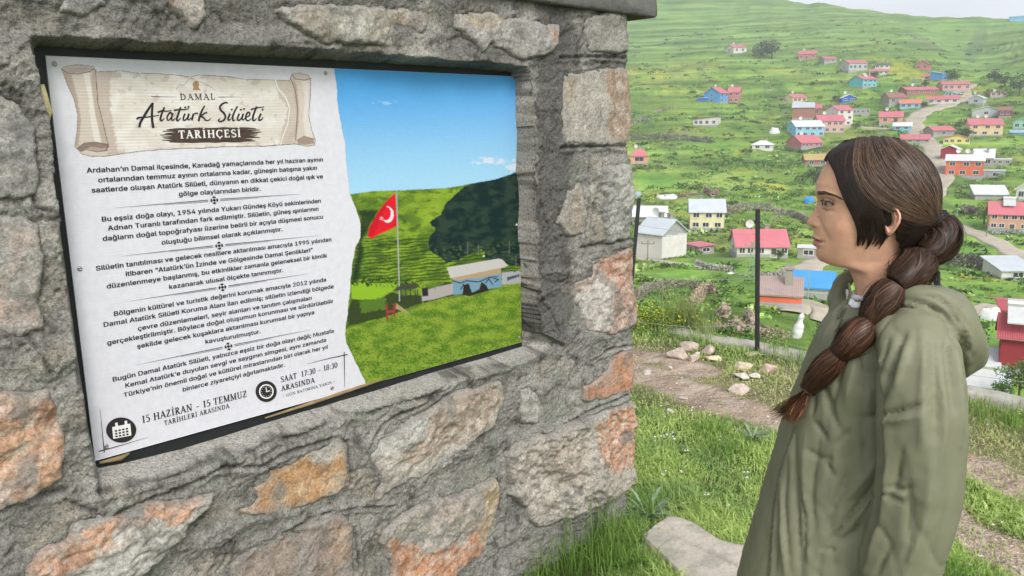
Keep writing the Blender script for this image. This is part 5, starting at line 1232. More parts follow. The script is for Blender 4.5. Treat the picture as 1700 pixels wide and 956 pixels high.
    def window(face, u, z, w, hh, isdoor=False):
        """face 0 front, 1 left side, 2 right side; u along the face from its centre"""
        f = MB(); g = MB(); b_ = .11; pr = .07
        def put(mbx, u0, u1, z0_, z1_, d0, d1):
            if face == 0: mbx.box(u0, u1, -hl - d1, -hl - d0, z0_, z1_)
            elif face == 1: mbx.box(-hw - d1, -hw - d0, u0, u1, z0_, z1_)
            else: mbx.box(hw + d0, hw + d1, u0, u1, z0_, z1_)
        for (u0, u1, a0, a1) in ((u - w / 2 - b_, u + w / 2 + b_, z + hh, z + hh + b_), (u - w / 2 - b_, u + w / 2 + b_, z - b_, z), (u - w / 2 - b_, u - w / 2, z, z + hh), (u + w / 2, u + w / 2 + b_, z, z + hh)):
            put(f, u0, u1, a0, a1, -.02, pr)
        if not isdoor: put(f, u - .04, u + .04, z, z + hh, -.02, pr - .02)
        fo = f.build('door_frame' if isdoor else 'window', m_frame if wc is None else wc, root)
        put(g, u - w / 2, u + w / 2, z, z + hh, -.02, .02)
        g.build('door' if isdoor else 'pane', (m_door if not isinstance(isdoor, str) else m_gdoor) if isdoor else m_glass, fo)
    fh = H / floors
    n, ns = win
    for f_ in range(floors):
        wz = f_ * fh + fh * .38; whh = min(1.35, fh * .42)
        for i in range(n):
            u = -hw + W * (i + .5) / n + W * .04 * math.sin(i * 5 + f_ * 3)
            ww = min(1.25, W / n * .5) * winw
            if door is not None and f_ == 0 and i == door:
                window(0, u, .05, min(1.0, ww), min(2.05, fh * .75), True)
            else: window(0, u, wz, ww, whh)
        if side and ns:
            for i in range(ns):
                u = -hl + L * (i + .5) / ns
                window(1 if side == 'L' else 2, u, wz, min(1.1, L / ns * .45), whh)
    root['_dims'] = [W, L, H]
    HOUSES.append((root, W, L, H))
    return root
hz = house
hz('small white house alone high on the hill left of the grey tree', 1218, 1239, 88, 9, 'white', 'pink', 'gable', 'L', 14, 5, (2, 1), dish=1, ratio=1)
hz('low red brick house with pink roof right of the grey tree', 1326, 1354, 99, 9.5, 'rose', 'pink', 'gable', None, 0, 5, (3, 0), door=1, dish=1)
hz('tiny house with blue side wall beside the red brick house', 1369, 1388, 104.5, 7, 'grey', 'pink', 'gable', 'L', 9, 3.5, (2, 0), wc=m_frame)
hz('grey house with pink roof and dark balcony at the top of the village', 1410, 1438, 118, 13, 'grey2', 'pink', 'gable', 'L', 15, 5.5, (4, 1), dpt=9)
hz('small white cottage with a dark roof at the top of the village', 1453.5, 1476, 113.5, 6, 'white', 'dark', 'gable', None, 0, 3.5, (3, 0))
hz('low white house with pink roof below the white cottage', 1444, 1473, 124, 6, 'white', 'pink', 'gable', None, 0, 3.5, (4, 0), chim=0)
hz('turquoise house with pink roof in the upper village', 1433, 1454.5, 145, 13, 'turq', 'pink', 'gable', 'L', 21, 6, (3, 0), 2, tank=1, ratio=1)
hz('small royal blue house with pale roof', 1398, 1421, 169, 6.5, 'royal', 'white', 'front', 'L', 5, 5, (2, 0), dish=1)
hz('pale green house with pink roof left of the brick block', 1317, 1338.5, 171, 9, 'cream', 'pink', 'gable', 'L', 17, 5.5, (3, 0), dish=1)
hz('blue two storey house with pink roof on the left of the village', 1195, 1208, 171.5, 17, 'blue', 'pink', 'gable', 'L', 26, 9, (2, 1), 2, dish=1, ratio=.7, wc=m_frame)
hz('red and white house joined to the blue two storey house', 1208.5, 1227, 171, 18, 'rose', 'pink', 'gable', 'R', 2, 7, (2, 0), 2, dish=1)
hz('low royal blue lean-to with flat roof beside the blue house', 1158, 1180, 167.5, 5, 'royal', 'blue', 'flat', None, 0, 2, (0, 0), chim=0, name='shed', cat='shed')
hz('white barn with red-brown roof on the left slope', 1151, 1188, 209.5, 11, 'white', 'brown', 'shedR', 'R', 8, 4, (4, 1), chim=0, name='barn', cat='barn')
hz('unplastered brown brick block with grey metal roof', 1316, 1349, 198, 19, 'brick', 'metal', 'shed', None, 0, 8, (0, 0), 1, chim=0)
hz('brick house with pink roof behind the white and pink house', 1349, 1362, 193, 14, 'brick', 'pink', 'gable', None, 0, 5, (1, 0))
hz('purple and white three storey house with pink roof', 1391, 1414, 209, 26, 'white', 'pink', 'gable', 'L', 21, 7, (2, 0), 3, ratio=1)
hz('concrete block wall shell right of the purple house', 1416, 1442, 191, 9, 'grey', 'metal', 'flat', None, 0, 0, (4, 0), chim=0)
hz('pale pink two storey house with bright pink roof', 1360, 1400, 221, 20, 'pink', 'pink', 'gable', 'L', 10, 9, (4, 0), 2, dish=1)
hz('bright blue two storey house with pale metal roof', 1322, 1366, 227, 17, 'sky', 'white', 'gable', 'L', 15, 9, (4, 1), 2, dish=1)
hz('red house with pink roof below the bright blue house', 1331, 1364, 246, 9.5, 'rose', 'pink', 'gable', 'L', 24, 11, (5, 0), dish=1, ratio=1)
hz('small white shed with grey hipped roof alone on the slope', 1249, 1283, 249, 9, 'white', 'white', 'hip', None, 0, 6, (2, 0), name='shed', cat='shed')
hz('orange house with pink roof at the edge of the stone wall', 1047, 1075, 273, 15, 'salmon', 'pink', 'hip', None, 0, 10, (1, 0), dish=1, winw=2.2)
hz('brick house with ochre roof left of the head of the person', 1338, 1376, 276, 11, 'brick', 'ochre', 'gable', 'L', 6, 8, (2, 0))
hz('long red brown building with pink roof in the upper village', 1508, 1555, 157, 8, 'brick', 'pink', 'gable', 'L', 14, 5, (3, 0), dish=1)
hz('grey house with brown roof below the long red brown building', 1477, 1502, 173, 11, 'stone', 'brown', 'gable', 'L', 12, 7, (2, 0), dish=1)
hz('pale blue house with orange roof', 1495, 1526, 180.5, 9, 'sky', 'orange', 'gable', None, 0, 6, (3, 0))
hz('reddish house with brown roof high above the tall blue house', 1520, 1540, 116, 9, 'rose', 'brown', 'front', 'R', 4, 6, (2, 0))
hz('tiny house with pink roof left of the tall blue house', 1531, 1544, 133, 6, 'cream', 'pink', 'gable', None, 0, 3, (1, 0))
hz('tall windowless blue house with pale blue roof', 1545, 1563, 134, 15, 'blue', 'blue', 'shedR', 'R', 8, -4, (0, 0), chim=1)
hz('long pink two storey house with pink roof at the top of the road', 1567, 1607, 151, 11, 'pink', 'pink', 'gable', 'L', 9, 5, (4, 0), 1)
hz('light turquoise hall with sloping roof beside the road', 1569, 1593, 163, 11, 'turq', 'blue', 'shedR', None, 0, -5, (4, 0), chim=0)
hz('small yellow hut beside the top of the road', 1594, 1600, 161, 7, 'yellow', 'dark', 'flat', None, 0, 0, (1, 0), chim=0, name='hut', cat='hut')
hz('white house with pink roof left of the road bend', 1540, 1565, 172.5, 7.5, 'white', 'pink', 'gable', None, 0, 4.5, (2, 0))
hz('white house with pink roof and bushes next to the road bend', 1566, 1591, 172, 8, 'white', 'pink', 'gable', None, 0, 5, (2, 0))
hz('pale grey house with rounded white roof right of the road', 1609, 1630, 173, 10, 'grey2', 'white', 'front', 'R', 5, 5, (1, 0), dish=1)
hz('pinkish stone house with swept roof above the trees', 1646, 1671, 162, 10, 'pink', 'brown', 'shedR', 'L', 5, -4, (3, 0), dish=1)
hz('long pale grey barn with shallow gable', 1616, 1657, 194, 11, 'grey2', 'white', 'front', None, 0, 6, (1, 0), name='barn', cat='barn', chim=0)
hz('dark red shed joined to the long pale grey barn', 1659, 1677, 195, 12, 'maroon', 'brown', 'gable', None, 0, 5, (2, 0), name='shed', cat='shed', chim=0)
hz('peach house with pink roof and a tree in front, left of the road', 1461, 1496, 206, 12, 'salmon', 'pink', 'gable', None, 0, 8, (2, 0), dish=1)
hz('low turquoise shop with white roof beside the peach house', 1484, 1511, 217, 8, 'turq', 'white', 'gable', None, 0, 5, (2, 0), chim=0)
hz('grey house with pink roof right of the road', 1551, 1582, 226, 10, 'stone', 'pink', 'gable', 'L', 16, 6, (1, 0), chim=0)
hz('yellow house with pink roof and gable', 1568, 1607, 239, 9, 'yellow', 'pink', 'front', None, 0, 6, (4, 0), chim=0)
hz('large tan two storey house with pink roof', 1612, 1660, 226, 19, 'tan', 'pink', 'gable', 'L', 9, 9, (3, 0), 2, dish=2, dpt=10)
hz('pale green house at the right edge of the photo', 1683, 1706, 215, 12, 'green', 'metal', 'front', None, 0, 6, (2, 0), 1)
hz('low blue roofed shed at the right edge below the green house', 1680, 1706, 223, 3, 'sky', 'blue', 'gable', None, 0, 3, (0, 0), chim=0, name='shed', cat='shed')
hz('long grey house with pink roof above the head of the person', 1497, 1540, 238, 7, 'grey', 'pink', 'gable', None, 0, 7, (4, 0))
hz('dark red barn with white roof behind the head of the person', 1562, 1588, 266, 18, 'maroon', 'white', 'front', 'R', 4, 6, (0, 0), 1, chim=0, name='barn', cat='barn')
hz('bright orange red house with white roof behind the head of the person', 1572, 1627, 294, 27, 'orange', 'white', 'gable', None, 0, 8, (3, 0), 2, dish=2, dpt=11)
hz('grey concrete block with white roof right of the orange red house', 1617, 1646, 276, 14, 'grey', 'white', 'shed', None, 0, 12, (2, 0))
hz('long grey shed with pale roof behind the concrete block', 1646, 1676, 274, 9, 'grey', 'white', 'flat', None, 0, 2, (3, 0), name='shed', cat='shed', chim=0)
hz('low ruined grey building with open roof', 1618, 1664, 297, 13, 'grey', 'metal', 'flat', None, 0, 2, (2, 0), chim=0)
hz('grey shed with large white roof above the salmon house', 1622, 1669, 331, 8, 'grey', 'white', 'shed', 'L', 8, 11, (0, 0), name='shed', cat='shed', chim=0)
hz('salmon two storey house with pink roof and white balcony', 1645, 1700, 383, 28, 'salmon', 'pink', 'gable', 'L', 4, 16, (4, 0), 2, door=2, tank=1, dpt=10)
hz('white gabled house cut by the right edge of the photo', 1688, 1716, 334, 20, 'white', 'white', 'front', None, 0, 10, (2, 0))
hz('cream two storey house with green doors and pale metal roof', 1146, 1201, 382, 31, 'cream', 'metal', 'gable', 'L', 3, 17, (3, 0), 2, chim=2, tank=0, dpt=9)
hz('large grey and white house with metal roofs beside the first fence post', 1057, 1098, 428, 42, 'grey', 'metal', 'gable', 'R', 40, 20, (2, 2), 2, chim=2, dish=1, ratio=.9, base='white', baseh=3.2)
hz('low annex with pale roof behind the grey and white house', 1050, 1106, 372, 12, 'stone', 'white', 'shed', None, 0, 12, (0, 0), chim=0, name='annex', cat='shed')
hz('small grey shed with pink roof right of the grey and white house', 1160, 1184, 422, 13, 'grey', 'pink', 'shedR', 'L', 22, 1, (1, 1), name='shed', cat='shed', chim=0, ratio=.8)
hz('long white house with bright pink roof behind the second fence post', 1225, 1305, 427, 19, 'white', 'pink', 'gable', 'L', 14, 22, (5, 1), door=3, chim=1, dish=1, dpt=11, ratio=1.2)
hz('white stone hut with a dark opening right of the long white house', 1325, 1358, 429, 17, 'stone', 'white', 'flat', None, 0, 0, (1, 0), chim=0, name='hut', cat='hut')
hz('orange shed with rusty white roof beside the second fence post', 1262, 1328, 512, 21, 'orange', 'rust', 'shed', None, 0, 19, (0, 0), chim=1, name='shed', cat='shed', over=.15)
hz('white shed under a blue tarpaulin', 1318, 1378, 494, 17, 'white', 'tarp', 'shed', None, 0, 15, (0, 0), chim=0, name='shed', cat='shed')
hz('white barn with long pale roof at the lower right', 1666, 1712, 466, 17, 'white', 'metal', 'shed', 'L', 30, 12, (1, 0), chim=0, name='barn', cat='barn', ratio=.9)
hz('long grey shed with red roof at the lower right', 1668, 1712, 527, 11, 'grey', 'red', 'shed', 'L', 8, 8, (0, 0), chim=0, name='shed', cat='shed')
hz('dark red house with red roof and solar heater at the lower right', 1661, 1714, 622, 68, 'maroon', 'red', 'gable', 'L', 4, 26, (0, 0), 1, chim=1, tank=1, dpt=8)
hz('low metal roofed shed left of the dark red house', 1628, 1660, 616, 10, 'stone', 'metal', 'shed', None, 0, 15, (0, 0), chim=0, name='shed', cat='shed')
hz('grey flat roofed shed just below the kerb', 1592, 1660, 668, 16, 'grey', 'metal', 'shed', None, 0, 16, (0, 0), chim=0, tank=1, dish=1, name='shed', cat='shed', r=60)
hz('pale blue house on the skyline at the right', 1677, 1702, 36, 8, 'sky', 'blue', 'gable', None, 0, 2, (0, 0), chim=0)
for r_, *_ in HOUSES:
    if '_dims' in r_: del r_['_dims']
# ================================================================== plants, walls and odds and ends on the slope
def leaf_tris(P, size, up=.3, tall=1.0):
    """one small folded leaf face (2 triangles as a quad) at every point of P"""
    n = len(P)
    d = rng.normal(size=(n, 3)); d[:, 2] = np.abs(d[:, 2]) * .5 + up; d /= np.linalg.norm(d, axis=1)[:, None]
    a = rng.normal(size=(n, 3)); u = np.cross(d, a); u /= np.linalg.norm(u, axis=1)[:, None]; v = np.cross(d, u)
    s = np.broadcast_to(np.asarray(size, float), (n,))[:, None] * rng.uniform(.6, 1.3, (n, 1))
    V = np.stack([P - u * s, P - v * s * .55 * tall, P + u * s, P + v * s * .55 * tall + d * s * .2], 1).reshape(-1, 3)
    return V, np.arange(4 * n).reshape(-1, 4)
m_leaf = mat('leaves', rough=.7, var=.2, scale=3, attr=True, spec=.15, transl=.25)
m_bark = mat('bark', (.12, .09, .065), .95, .3, 6, .6, 20, bdist=.02)
GREENS = np.array([(.075, .15, .03), (.11, .20, .04), (.16, .25, .06), (.055, .11, .03), (.20, .27, .09)])
# --- scrub: bushes and rank grass past counting
def scrub():
    N0 = 34000
    r = np.exp(rng.uniform(math.log(14), math.log(680), N0)); az = rng.uniform(math.radians(7), math.radians(36.5), N0)
    x, y = np.sin(az) * r, np.cos(az) * r; b = beyond(x, y)
    z = ground_z(x, y)
    zz = ground_z(x, y); _, f, mk = terrace_fn(x, y, zz, r)
    nz = fbm(x / 16, y / 16, 12, 3) + .5 * fbm(x / 4, y / 4, 3, 2)
    w = (.13 + 1.1 * ((f > .4) & (f < .97)) * mk + .9 * (nz > .3)) * (b > 9)
    w *= np.interp(r, [250, 380, 480, 680], [1.0, .6, .25, .2])
    px, py, _ = project(np.stack([x, y, z], 1))
    w *= np.where((py < 575) & (px > 1030), 1, 0)
    for C, wd in ROADC:
        d, _ = seg_dist(x, y, C[::3]); w *= d > wd * .8
    for ho, W, L, H in HOUSES:
        d = np.hypot(x - ho.location[0], y - ho.location[1]); w *= d > max(W, L) * .62
    # open plots stay open
    for (cx, cy, rx, ry) in ((1080, 298, 60, 12), (1210, 530, 60, 22), (1130, 458, 60, 10), (1080, 170, 60, 14), (1310, 540, 45, 20), (1600, 420, 40, 10), (1190, 432, 50, 12), (1640, 555, 40, 15)):
        w *= (((px - cx) / rx) ** 2 + ((py - cy) / ry) ** 2) > 1
    k = rng.uniform(size=N0) < w
    x, y, z, r, nz = x[k], y[k], z[k], r[k], nz[k]
    n = len(x); m = 20
    R = np.clip(rng.lognormal(-.2, .4, n) * (.22 + r / 300.), .22, 1.7)
    c = rng.normal(size=(n, m, 3)); c /= np.linalg.norm(c, axis=2)[..., None]; c *= rng.uniform(.45, 1, (n, m, 1)) * R[:, None, None]
    c[..., 2] = np.abs(c[..., 2]) * .65
    c[..., 0] *= 1.5; c[..., 1] *= 1.1
    P = (np.stack([x, y, z - .05], 1)[:, None] + c).reshape(-1, 3)
    V, F = leaf_tris(P, np.repeat(R * .33, m), .5)
    ci = GREENS[rng.integers(0, 5, n)] * np.where(rng.uniform(size=(n, 1)) < .4, rng.uniform(.5, 1.1, (n, 1)), rng.uniform(1.2, 2.3, (n, 1)))
    yel = (rng.uniform(size=n) < .06)[:, None]
    ci = np.where(yel, np.array([.34, .34, .06]), ci)
    col = np.repeat(ci, m, 0) * rng.uniform(.75, 1.3, (n * m, 1))
    o = mesh('hillside_scrub', V, F, m_leaf, None, np.repeat(col, 4, 0), smooth=False)
    tag(o, 'low green scrub and rank grass covering the terraces of the slope', 'scrub', kind='stuff')
    print('scrub', n)
scrub()
# --- trees one can tell apart
def tree(label, px, py, hpx, wpx, tone, n=700, slim=1.0, grp='trees among the houses', r=None, name='tree'):
    P = hit(px, py)[0]
    if r:
        q_ = ray(np.array(float(px)), np.array(float(py))); P = CAMP + q_ * (r / math.hypot(q_[0], q_[1]))
    _, _, dep = project(P); k = dep / F_PX; H = hpx * k; W = wpx * k / 2
    root = empty(name, P, 0, label, 'tree', grp)
    t = MB(); lean = rng.normal(size=2) * .04 * H
    top = np.array([lean[0], lean[1], H * .72])
    t.tube([(0, 0, -.6), (lean[0] * .3, lean[1] * .3, H * .3), top * [.7, .7, .75], top], [H * .035, H * .026, H * .016, H * .006], 7)
    limbs = []
    for i in range(9):
        a = i * 2.4; h0 = H * rng.uniform(.2, .6); e = np.array([math.cos(a) * W * .75, math.sin(a) * W * .75, h0 + H * rng.uniform(.12, .3)])
        b0 = np.array([lean[0] * h0 / H, lean[1] * h0 / H, h0]); t.tube([b0, (b0 + e) / 2 + [0, 0, H * .04], e], [H * .014, H * .009, H * .003], 5); limbs.append(e)
    t.build('trunk', m_bark, root, True)
    cl = []
    for i in range(20):
        c = np.array([rng.normal() * W * .42, rng.normal() * W * .42, H * (.30 + .62 * rng.uniform() ** .8)])
        q = math.sqrt(max(.12, 1 - ((c[2] / H - .6) / .46) ** 2)); c[:2] *= q
        cl.append((c, W * rng.uniform(.24, .42) * q + W * .06))
    for e in limbs: cl.append((e, W * .26))
    idx = rng.integers(0, len(cl), n); C = np.array([c for c, _ in cl])[idx]; Rr = np.array([s for _, s in cl])[idx]
    d = rng.normal(size=(n, 3)); d /= np.linalg.norm(d, axis=1)[:, None]
    Pp = C + d * (Rr * rng.uniform(.5, 1.05, n))[:, None]
    V, F = leaf_tris(Pp, W * .085 * slim * math.sqrt(900 / n) * .9 + .02)
    cc = np.array(tone) * (np.array([rng.uniform(.7, 1.45) for _ in cl])[idx])[:, None] * rng.uniform(.8, 1.25, (n, 1))
    mesh('crown', V, F, m_leaf, root, np.repeat(cc, 4, 0), smooth=False)
    return root
DK = (.06, .11, .045); MG = (.085, .16, .04); YG = (.18, .28, .05); BG = (.075, .13, .075)
tree('large rounded grey green tree alone on the high hill', 1281, 98, 33, 30, BG, 1100)
tree('low spreading tree joined to the left of the large rounded tree', 1262, 96, 22, 30, BG, 700)
tree('small dark tree to the right of the tall blue house', 1580, 136, 20, 26, DK, 700)
tree('dark round tree under the gully, leftmost of the row at the right edge', 1650, 136, 17, 26, DK, 600)
tree('dark round tree in the middle of the row at the right edge', 1668, 144, 20, 24, DK, 600)
tree('dark tall tree at the right edge of the row below the gully', 1692, 158, 36, 34, DK, 900)
tree('small bush-like tree in front of the large tan house', 1604, 228, 15, 20, MG, 500)
tree('small tree in front of the peach house beside the road', 1485, 213, 19, 9, MG, 350)
tree('dark tree below the brick house with the ochre roof', 1350, 308, 30, 34, DK, 900)
tree('yellow green round tree left of the salmon house', 1634, 372, 42, 28, YG, 1100)
tree('small dark tree in front of the long white house', 1293, 431, 16, 18, DK, 500)
tree('round dark bush-like tree above the long red brown building', 1536, 145, 10, 14, DK, 300)
tree('willow like green tree at the lower right edge beside the dark red house', 1692, 664, 66, 62, (.12, .19, .06), 1500, r=58)
tree('dark green tree half hidden behind the hood of the person', 1617, 588, 70, 44, MG, 1000)
tree('leafy tree below the willow like tree at the right edge', 1664, 660, 24, 36, MG, 700, r=56)
tree('dark bush like tree left of the small royal blue house', 1388, 168, 9, 14, DK, 250)
tree('dark bush like tree above the turquoise house', 1452, 128, 8, 14, DK, 250)
tree('small dark tree right of the orange roofed pale blue house', 1533, 178, 9, 14, DK, 250)
tree('round dark tree between the grey brown roofed house and the bushes', 1470, 168, 10, 16, DK, 250)
tree('dark tree beside the grey house right of the road', 1592, 214, 12, 15, DK, 300)
tree('bushy tree below the purple and white house', 1420, 214, 9, 16, MG, 300)
tree('bushy green tree behind the cream two storey house', 1218, 346, 13, 20, MG, 400)
tree('small olive tree beside the orange red house', 1662, 300, 12, 16, YG, 350)
# --- dry stone walls
m_dry = mat('field_stone', rough=.95, var=.25, scale=3, bump=.5, bscale=9, attr=True, spec=.1, bdist=.05)
def jumble(P, L, W, H, n, size, tone):
    pass
def drywall(label, pts, h, tone=(.30, .27, .22), n=None, grp='dry stone walls on the slope'):
    p = P2(pts); G = hit(p[:, 0], p[:, 1]); C = catmull(G[:, :2], 6) if len(p) > 2 else np.linspace(G[0, :2], G[1, :2], 12)
    seg = np.linalg.norm(np.diff(C, axis=0), axis=1); cum = np.concatenate([[0], np.cumsum(seg)]); Ltot = cum[-1]
    size = max(.18, np.linalg.norm(G[0]) / 1338 * 2.4)
    n = n or int(min(900, Ltot * h / (size * size) * 2.2)); 
    s = rng.uniform(0, Ltot, n); x = np.interp(s, cum, C[:, 0]); y = np.interp(s, cum, C[:, 1])
    hh = rng.uniform(0, h, n); x += rng.normal(size=n) * .2 * (1.3 - hh / h); y += rng.normal(size=n) * .2 * (1.3 - hh / h)
    z = ground_z(x, y) + hh - .05
    base = np.array([(-1,-1,-1),(1,-1,-1),(1,1,-1),(-1,1,-1),(-1,-1,1),(1,-1,1),(1,1,1),(-1,1,1)], float)
    fc = np.array([(0,3,2,1),(4,5,6,7),(0,1,5,4),(1,2,6,5),(2,3,7,6),(3,0,4,7)])
    V = base[None] * (size * rng.uniform(.5, 1.1, (n, 1, 3)) * [.6, .6, .4]) * rng.uniform(.7, 1.1, (n, 8, 1))
    a = rng.uniform(0, 6.28, n); ca, sa = np.cos(a)[:, None], np.sin(a)[:, None]
    V = np.stack([V[..., 0] * ca - V[..., 1] * sa, V[..., 0] * sa + V[..., 1] * ca, V[..., 2] + V[..., 0] * rng.normal(size=(n, 1)) * .3], -1)
    V = V + np.stack([x, y, z], 1)[:, None]
    F = (fc[None] + (np.arange(n) * 8)[:, None, None]).reshape(-1, 4)
    col = np.repeat(np.array(tone) * rng.uniform(.6, 1.5, (n, 1)), 8, 0)
    root = empty('dry_stone_wall', G[0], 0, label, 'wall', grp)
    o = mesh('stones', V.reshape(-1, 3) - G[0], F, m_dry, root, col, smooth=False); o['kind'] = 'stuff'
drywall('long dark retaining wall below the white barn on the left slope', '1046,232 1090,231 1140,233 1184,236', 1.8, (.17, .16, .13))
drywall('broken stone heap at the far left below the yellow meadow', '1050,206 1066,200 1080,204', 1.6, (.25, .23, .20))
drywall('curved stone bank above the mown plot on the left slope', '1086,188 1105,182 1128,180', .9, (.30, .25, .2))
drywall('stone bank and wall behind the cream house', '1206,356 1240,350 1284,352', 2.0, (.26, .23, .19))
drywall('stone wall running to the white stone hut', '1284,356 1318,360 1345,372', 1.4, (.25, .23, .2))
drywall('diagonal dry stone wall with a rounded end in the gardens', '1146,514 1156,500 1164,490 1176,484 1186,488', 1.0, (.34, .26, .19))
drywall('low brown dry stone wall along the bottom of the gardens', '1182,548 1220,551 1262,556 1306,562', .6, (.31, .24, .18))
drywall('short upright stone row in the garden left of the second fence post', '1243,526 1248,538 1252,552', .7, (.33, .27, .2))
drywall('small stone heap in the middle of the garden', '1200,528 1203,518', .8, (.33, .27, .2))
drywall('stone row in the garden nearer the second fence post', '1222,534 1225,542', .4, (.33, .27, .2))
drywall('stone edging below the lane beside the long white house', '1262,466 1290,462 1310,448', .9, (.28, .27, .24))
drywall('dark stone wall below the mown plot at the right', '1573,440 1610,444 1650,452 1676,455', 2.0, (.17, .16, .14))
drywall('stone wall on the slope behind the braid of the person', '1597,356 1610,354 1628,358', 1.8, (.2, .18, .15))
drywall('field wall above the gardens left of the second fence post', '1056,498 1100,480 1140,478 1170,486', .9, (.22, .2, .16))
drywall('rubble and old sheets by the lane in front of the grey shed', '1156,440 1180,448 1215,452', .8, (.36, .34, .31))
drywall('stone retaining wall below the salmon house', '1648,390 1670,388 1700,389', .8, (.35, .33, .30))
drywall('terrace wall crossing the slope under the red house', '1100,330 1140,326 1165,322', .8, (.26, .2, .15))
drywall('broken wall left of the hipped white shed', '1170,318 1182,326 1192,322', 1.6, (.26, .2, .16))
# --- tarpaulins and heaps
m_tw = mat('tarpaulin_white', (.66, .66, .66), .6, .12, 1.5, .4, 4, bdist=.1)
m_tb = mat('tarpaulin_blue', (.05, .26, .60), .5, .15, 1.5, .4, 4, bdist=.1)
def heap(label, x0, x1, by, hpx, m, name='tarpaulin', cat='tarpaulin', dpt=.7, r=None):
    P = hit((x0 + x1) / 2, by)[0]
    _, _, dep = project(P); k = dep / F_PX; W = (x1 - x0) * k / 2; H = hpx * k; D = W * dpt
    nu, nv = 10, 22
    u, v = np.meshgrid(np.linspace(0, 1, nu), np.linspace(0, 2 * math.pi, nv, endpoint=False), indexing='ij')
    rr = np.cos(u * math.pi / 2) ** .7; X = W * rr * np.cos(v); Y = D * rr * np.sin(v); Z = H * np.sin(u * math.pi / 2) ** .8
    nse = 1 + .22 * fbm(X / W * 1.5 + x0, Y / D * 1.5, Z / H, 3)
    V = np.stack([X * nse, Y * nse, Z * nse - .3], -1).reshape(-1, 3)
    az_ = math.atan2(P[0], P[1])
    o = mesh(name, V, grid_faces(nu, nv, True), m, None, loc=None)
    o.location = (P[0] + math.sin(az_) * D, P[1] + math.cos(az_) * D, P[2]); o.rotation_euler = (0, 0, -az_)
    tag(o, label, cat, 'covered heaps and tunnels on the slope')
heap('white domed poly tunnel beside the red house', 1277, 1295, 222, 11, m_tw, 'poly_tunnel', 'tunnel')
heap('long low white cover on the terrace behind the cream house', 1090, 1128, 331, 9, m_tw)
heap('pale grey cover at the left edge of the slope by the wall', 1050, 1066, 326, 9, mat('tarpaulin_grey', (.3, .36, .42), .6, .1, 1.5, .3, 4))
heap('small blue tarpaulin bundle beside the face of the person', 1334, 1352, 338, 13, m_tb)
heap('big white tarpaulin heap beside the long red roofed shed', 1626, 1664, 533, 25, m_tw)
heap('small blue cover in the upper village', 1515, 1523, 134, 4, m_tb)
heap('large blue tarpaulin sagging over the white shed', 1318, 1378, 485, 22, m_tb, dpt=.4)
heap('old white sheet on the rubble by the lane', 1206, 1222, 455, 6, m_tw)
heap('white rock on the low garden wall', 1176, 1190, 550, 7, mat('white_rock', (.6, .58, .54), .9, .15, 3, .5, 8), 'rock', 'rock')
heap('white sheet lying at the edge of the lane', 1164, 1174, 441, 3, m_tw)
heap('blue cover in front of the royal blue house', 1298, 1306, 187, 4, m_tb)
# wrapped bundle standing in the garden
P = hit(1324, 562)[0]; _, _, dep = project(P); k = dep / F_PX
nu, nv = 26, 14
u, v = np.meshgrid(np.linspace(0, 1, nu), np.linspace(0, 2 * math.pi, nv, endpoint=False), indexing='ij')
prof = np.interp(u, [0, .05, .25, .5, .62, .72, .85, .95, 1], [6, 8.5, 9, 8, 5, 4.2, 4.8, 3.5, .2]) * k
V = np.stack([prof * np.cos(v) + u * 8 * k - 3 * k, prof * np.sin(v), u * 44 * k], -1); V[..., :2] *= (1 + .2 * fbm(v * 1.3, u * 6, 3, 2))[..., None]
o = mesh('wrapped_bundle', V.reshape(-1, 3), grid_faces(nu, nv, True), m_tw); o.location = P; o.rotation_euler = (0, 0, -.35)
tag(o, 'white plastic wrapped bundle standing upright in the garden below the kerb', 'bundle')
# --- poles
m_pole = mat('pole_wood', (.22, .19, .15), .9, .2, 5)
m_steelg = mat('pole_steel', (.25, .34, .28), .6, .1, 5)
def pole(label, px, py, top, rad=.12, m=None, arm=True, lattice=False):
    P = hit(px, py)[0]; _, _, dep = project(P); k = dep / F_PX; H = (py - top) * k
    root = empty('power_pole', P, -math.atan2(P[0], P[1]), label, 'power pole', 'power poles'); t = MB()
    if lattice:
        for sx in (-1, 1): t.tube([(sx * .35, 0, -.5), (sx * .12, 0, H)], .05, 5)
        for i in range(9):
            a, b = i / 9, (i + 1) / 9; s = 1 if i % 2 else -1
            t.tube([(s * (.35 - .23 * a), 0, H * a), (-s * (.35 - .23 * b), 0, H * b)], .03, 4)
    else: t.tube([(0, 0, -.5), (0, 0, H)], [rad, rad * .6], 6)
    t.build('mast', m or m_pole, root)
    if arm:
        a = MB(); a.tube([(-.9, 0, H - .5), (.9, 0, H - .5)], .06, 5); 
        for x_ in (-.8, 0, .8): a.tube([(x_, 0, H - .5), (x_, 0, H - .2)], .07, 5)
        a.build('crossarm', m or m_pole, root)
    return np.array(P) + [0, 0, H - .25]
pole('green lattice pole in front of the long white house', 1247, 462, 400, m=m_steelg, lattice=True)
pole('pole in front of the grey and white house', 1075, 437, 398, .1, m_pole)
pole('lamp pole on the lane behind the braid of the person', 1587, 377, 344, .1, m_steelg, arm=False)
pole('pole beside the blue tarpaulin', 1341, 500, 452, .08, m_steelg, arm=False)
pole('wooden pole at the road fork above the head of the person', 1526, 240, 216, .12)
pole('pole in the field below the large tan house', 1557, 205, 183, .12)
pole('leftmost power pole on the skyline', 1553, 19, 8, .35)
pole('middle power pole on the skyline', 1637, 25, 11, .35)
pole('rightmost power pole on the skyline', 1683, 28, 8, .35)
pole('pole on the lane below the salmon house', 1637, 394, 378, .1, arm=False)
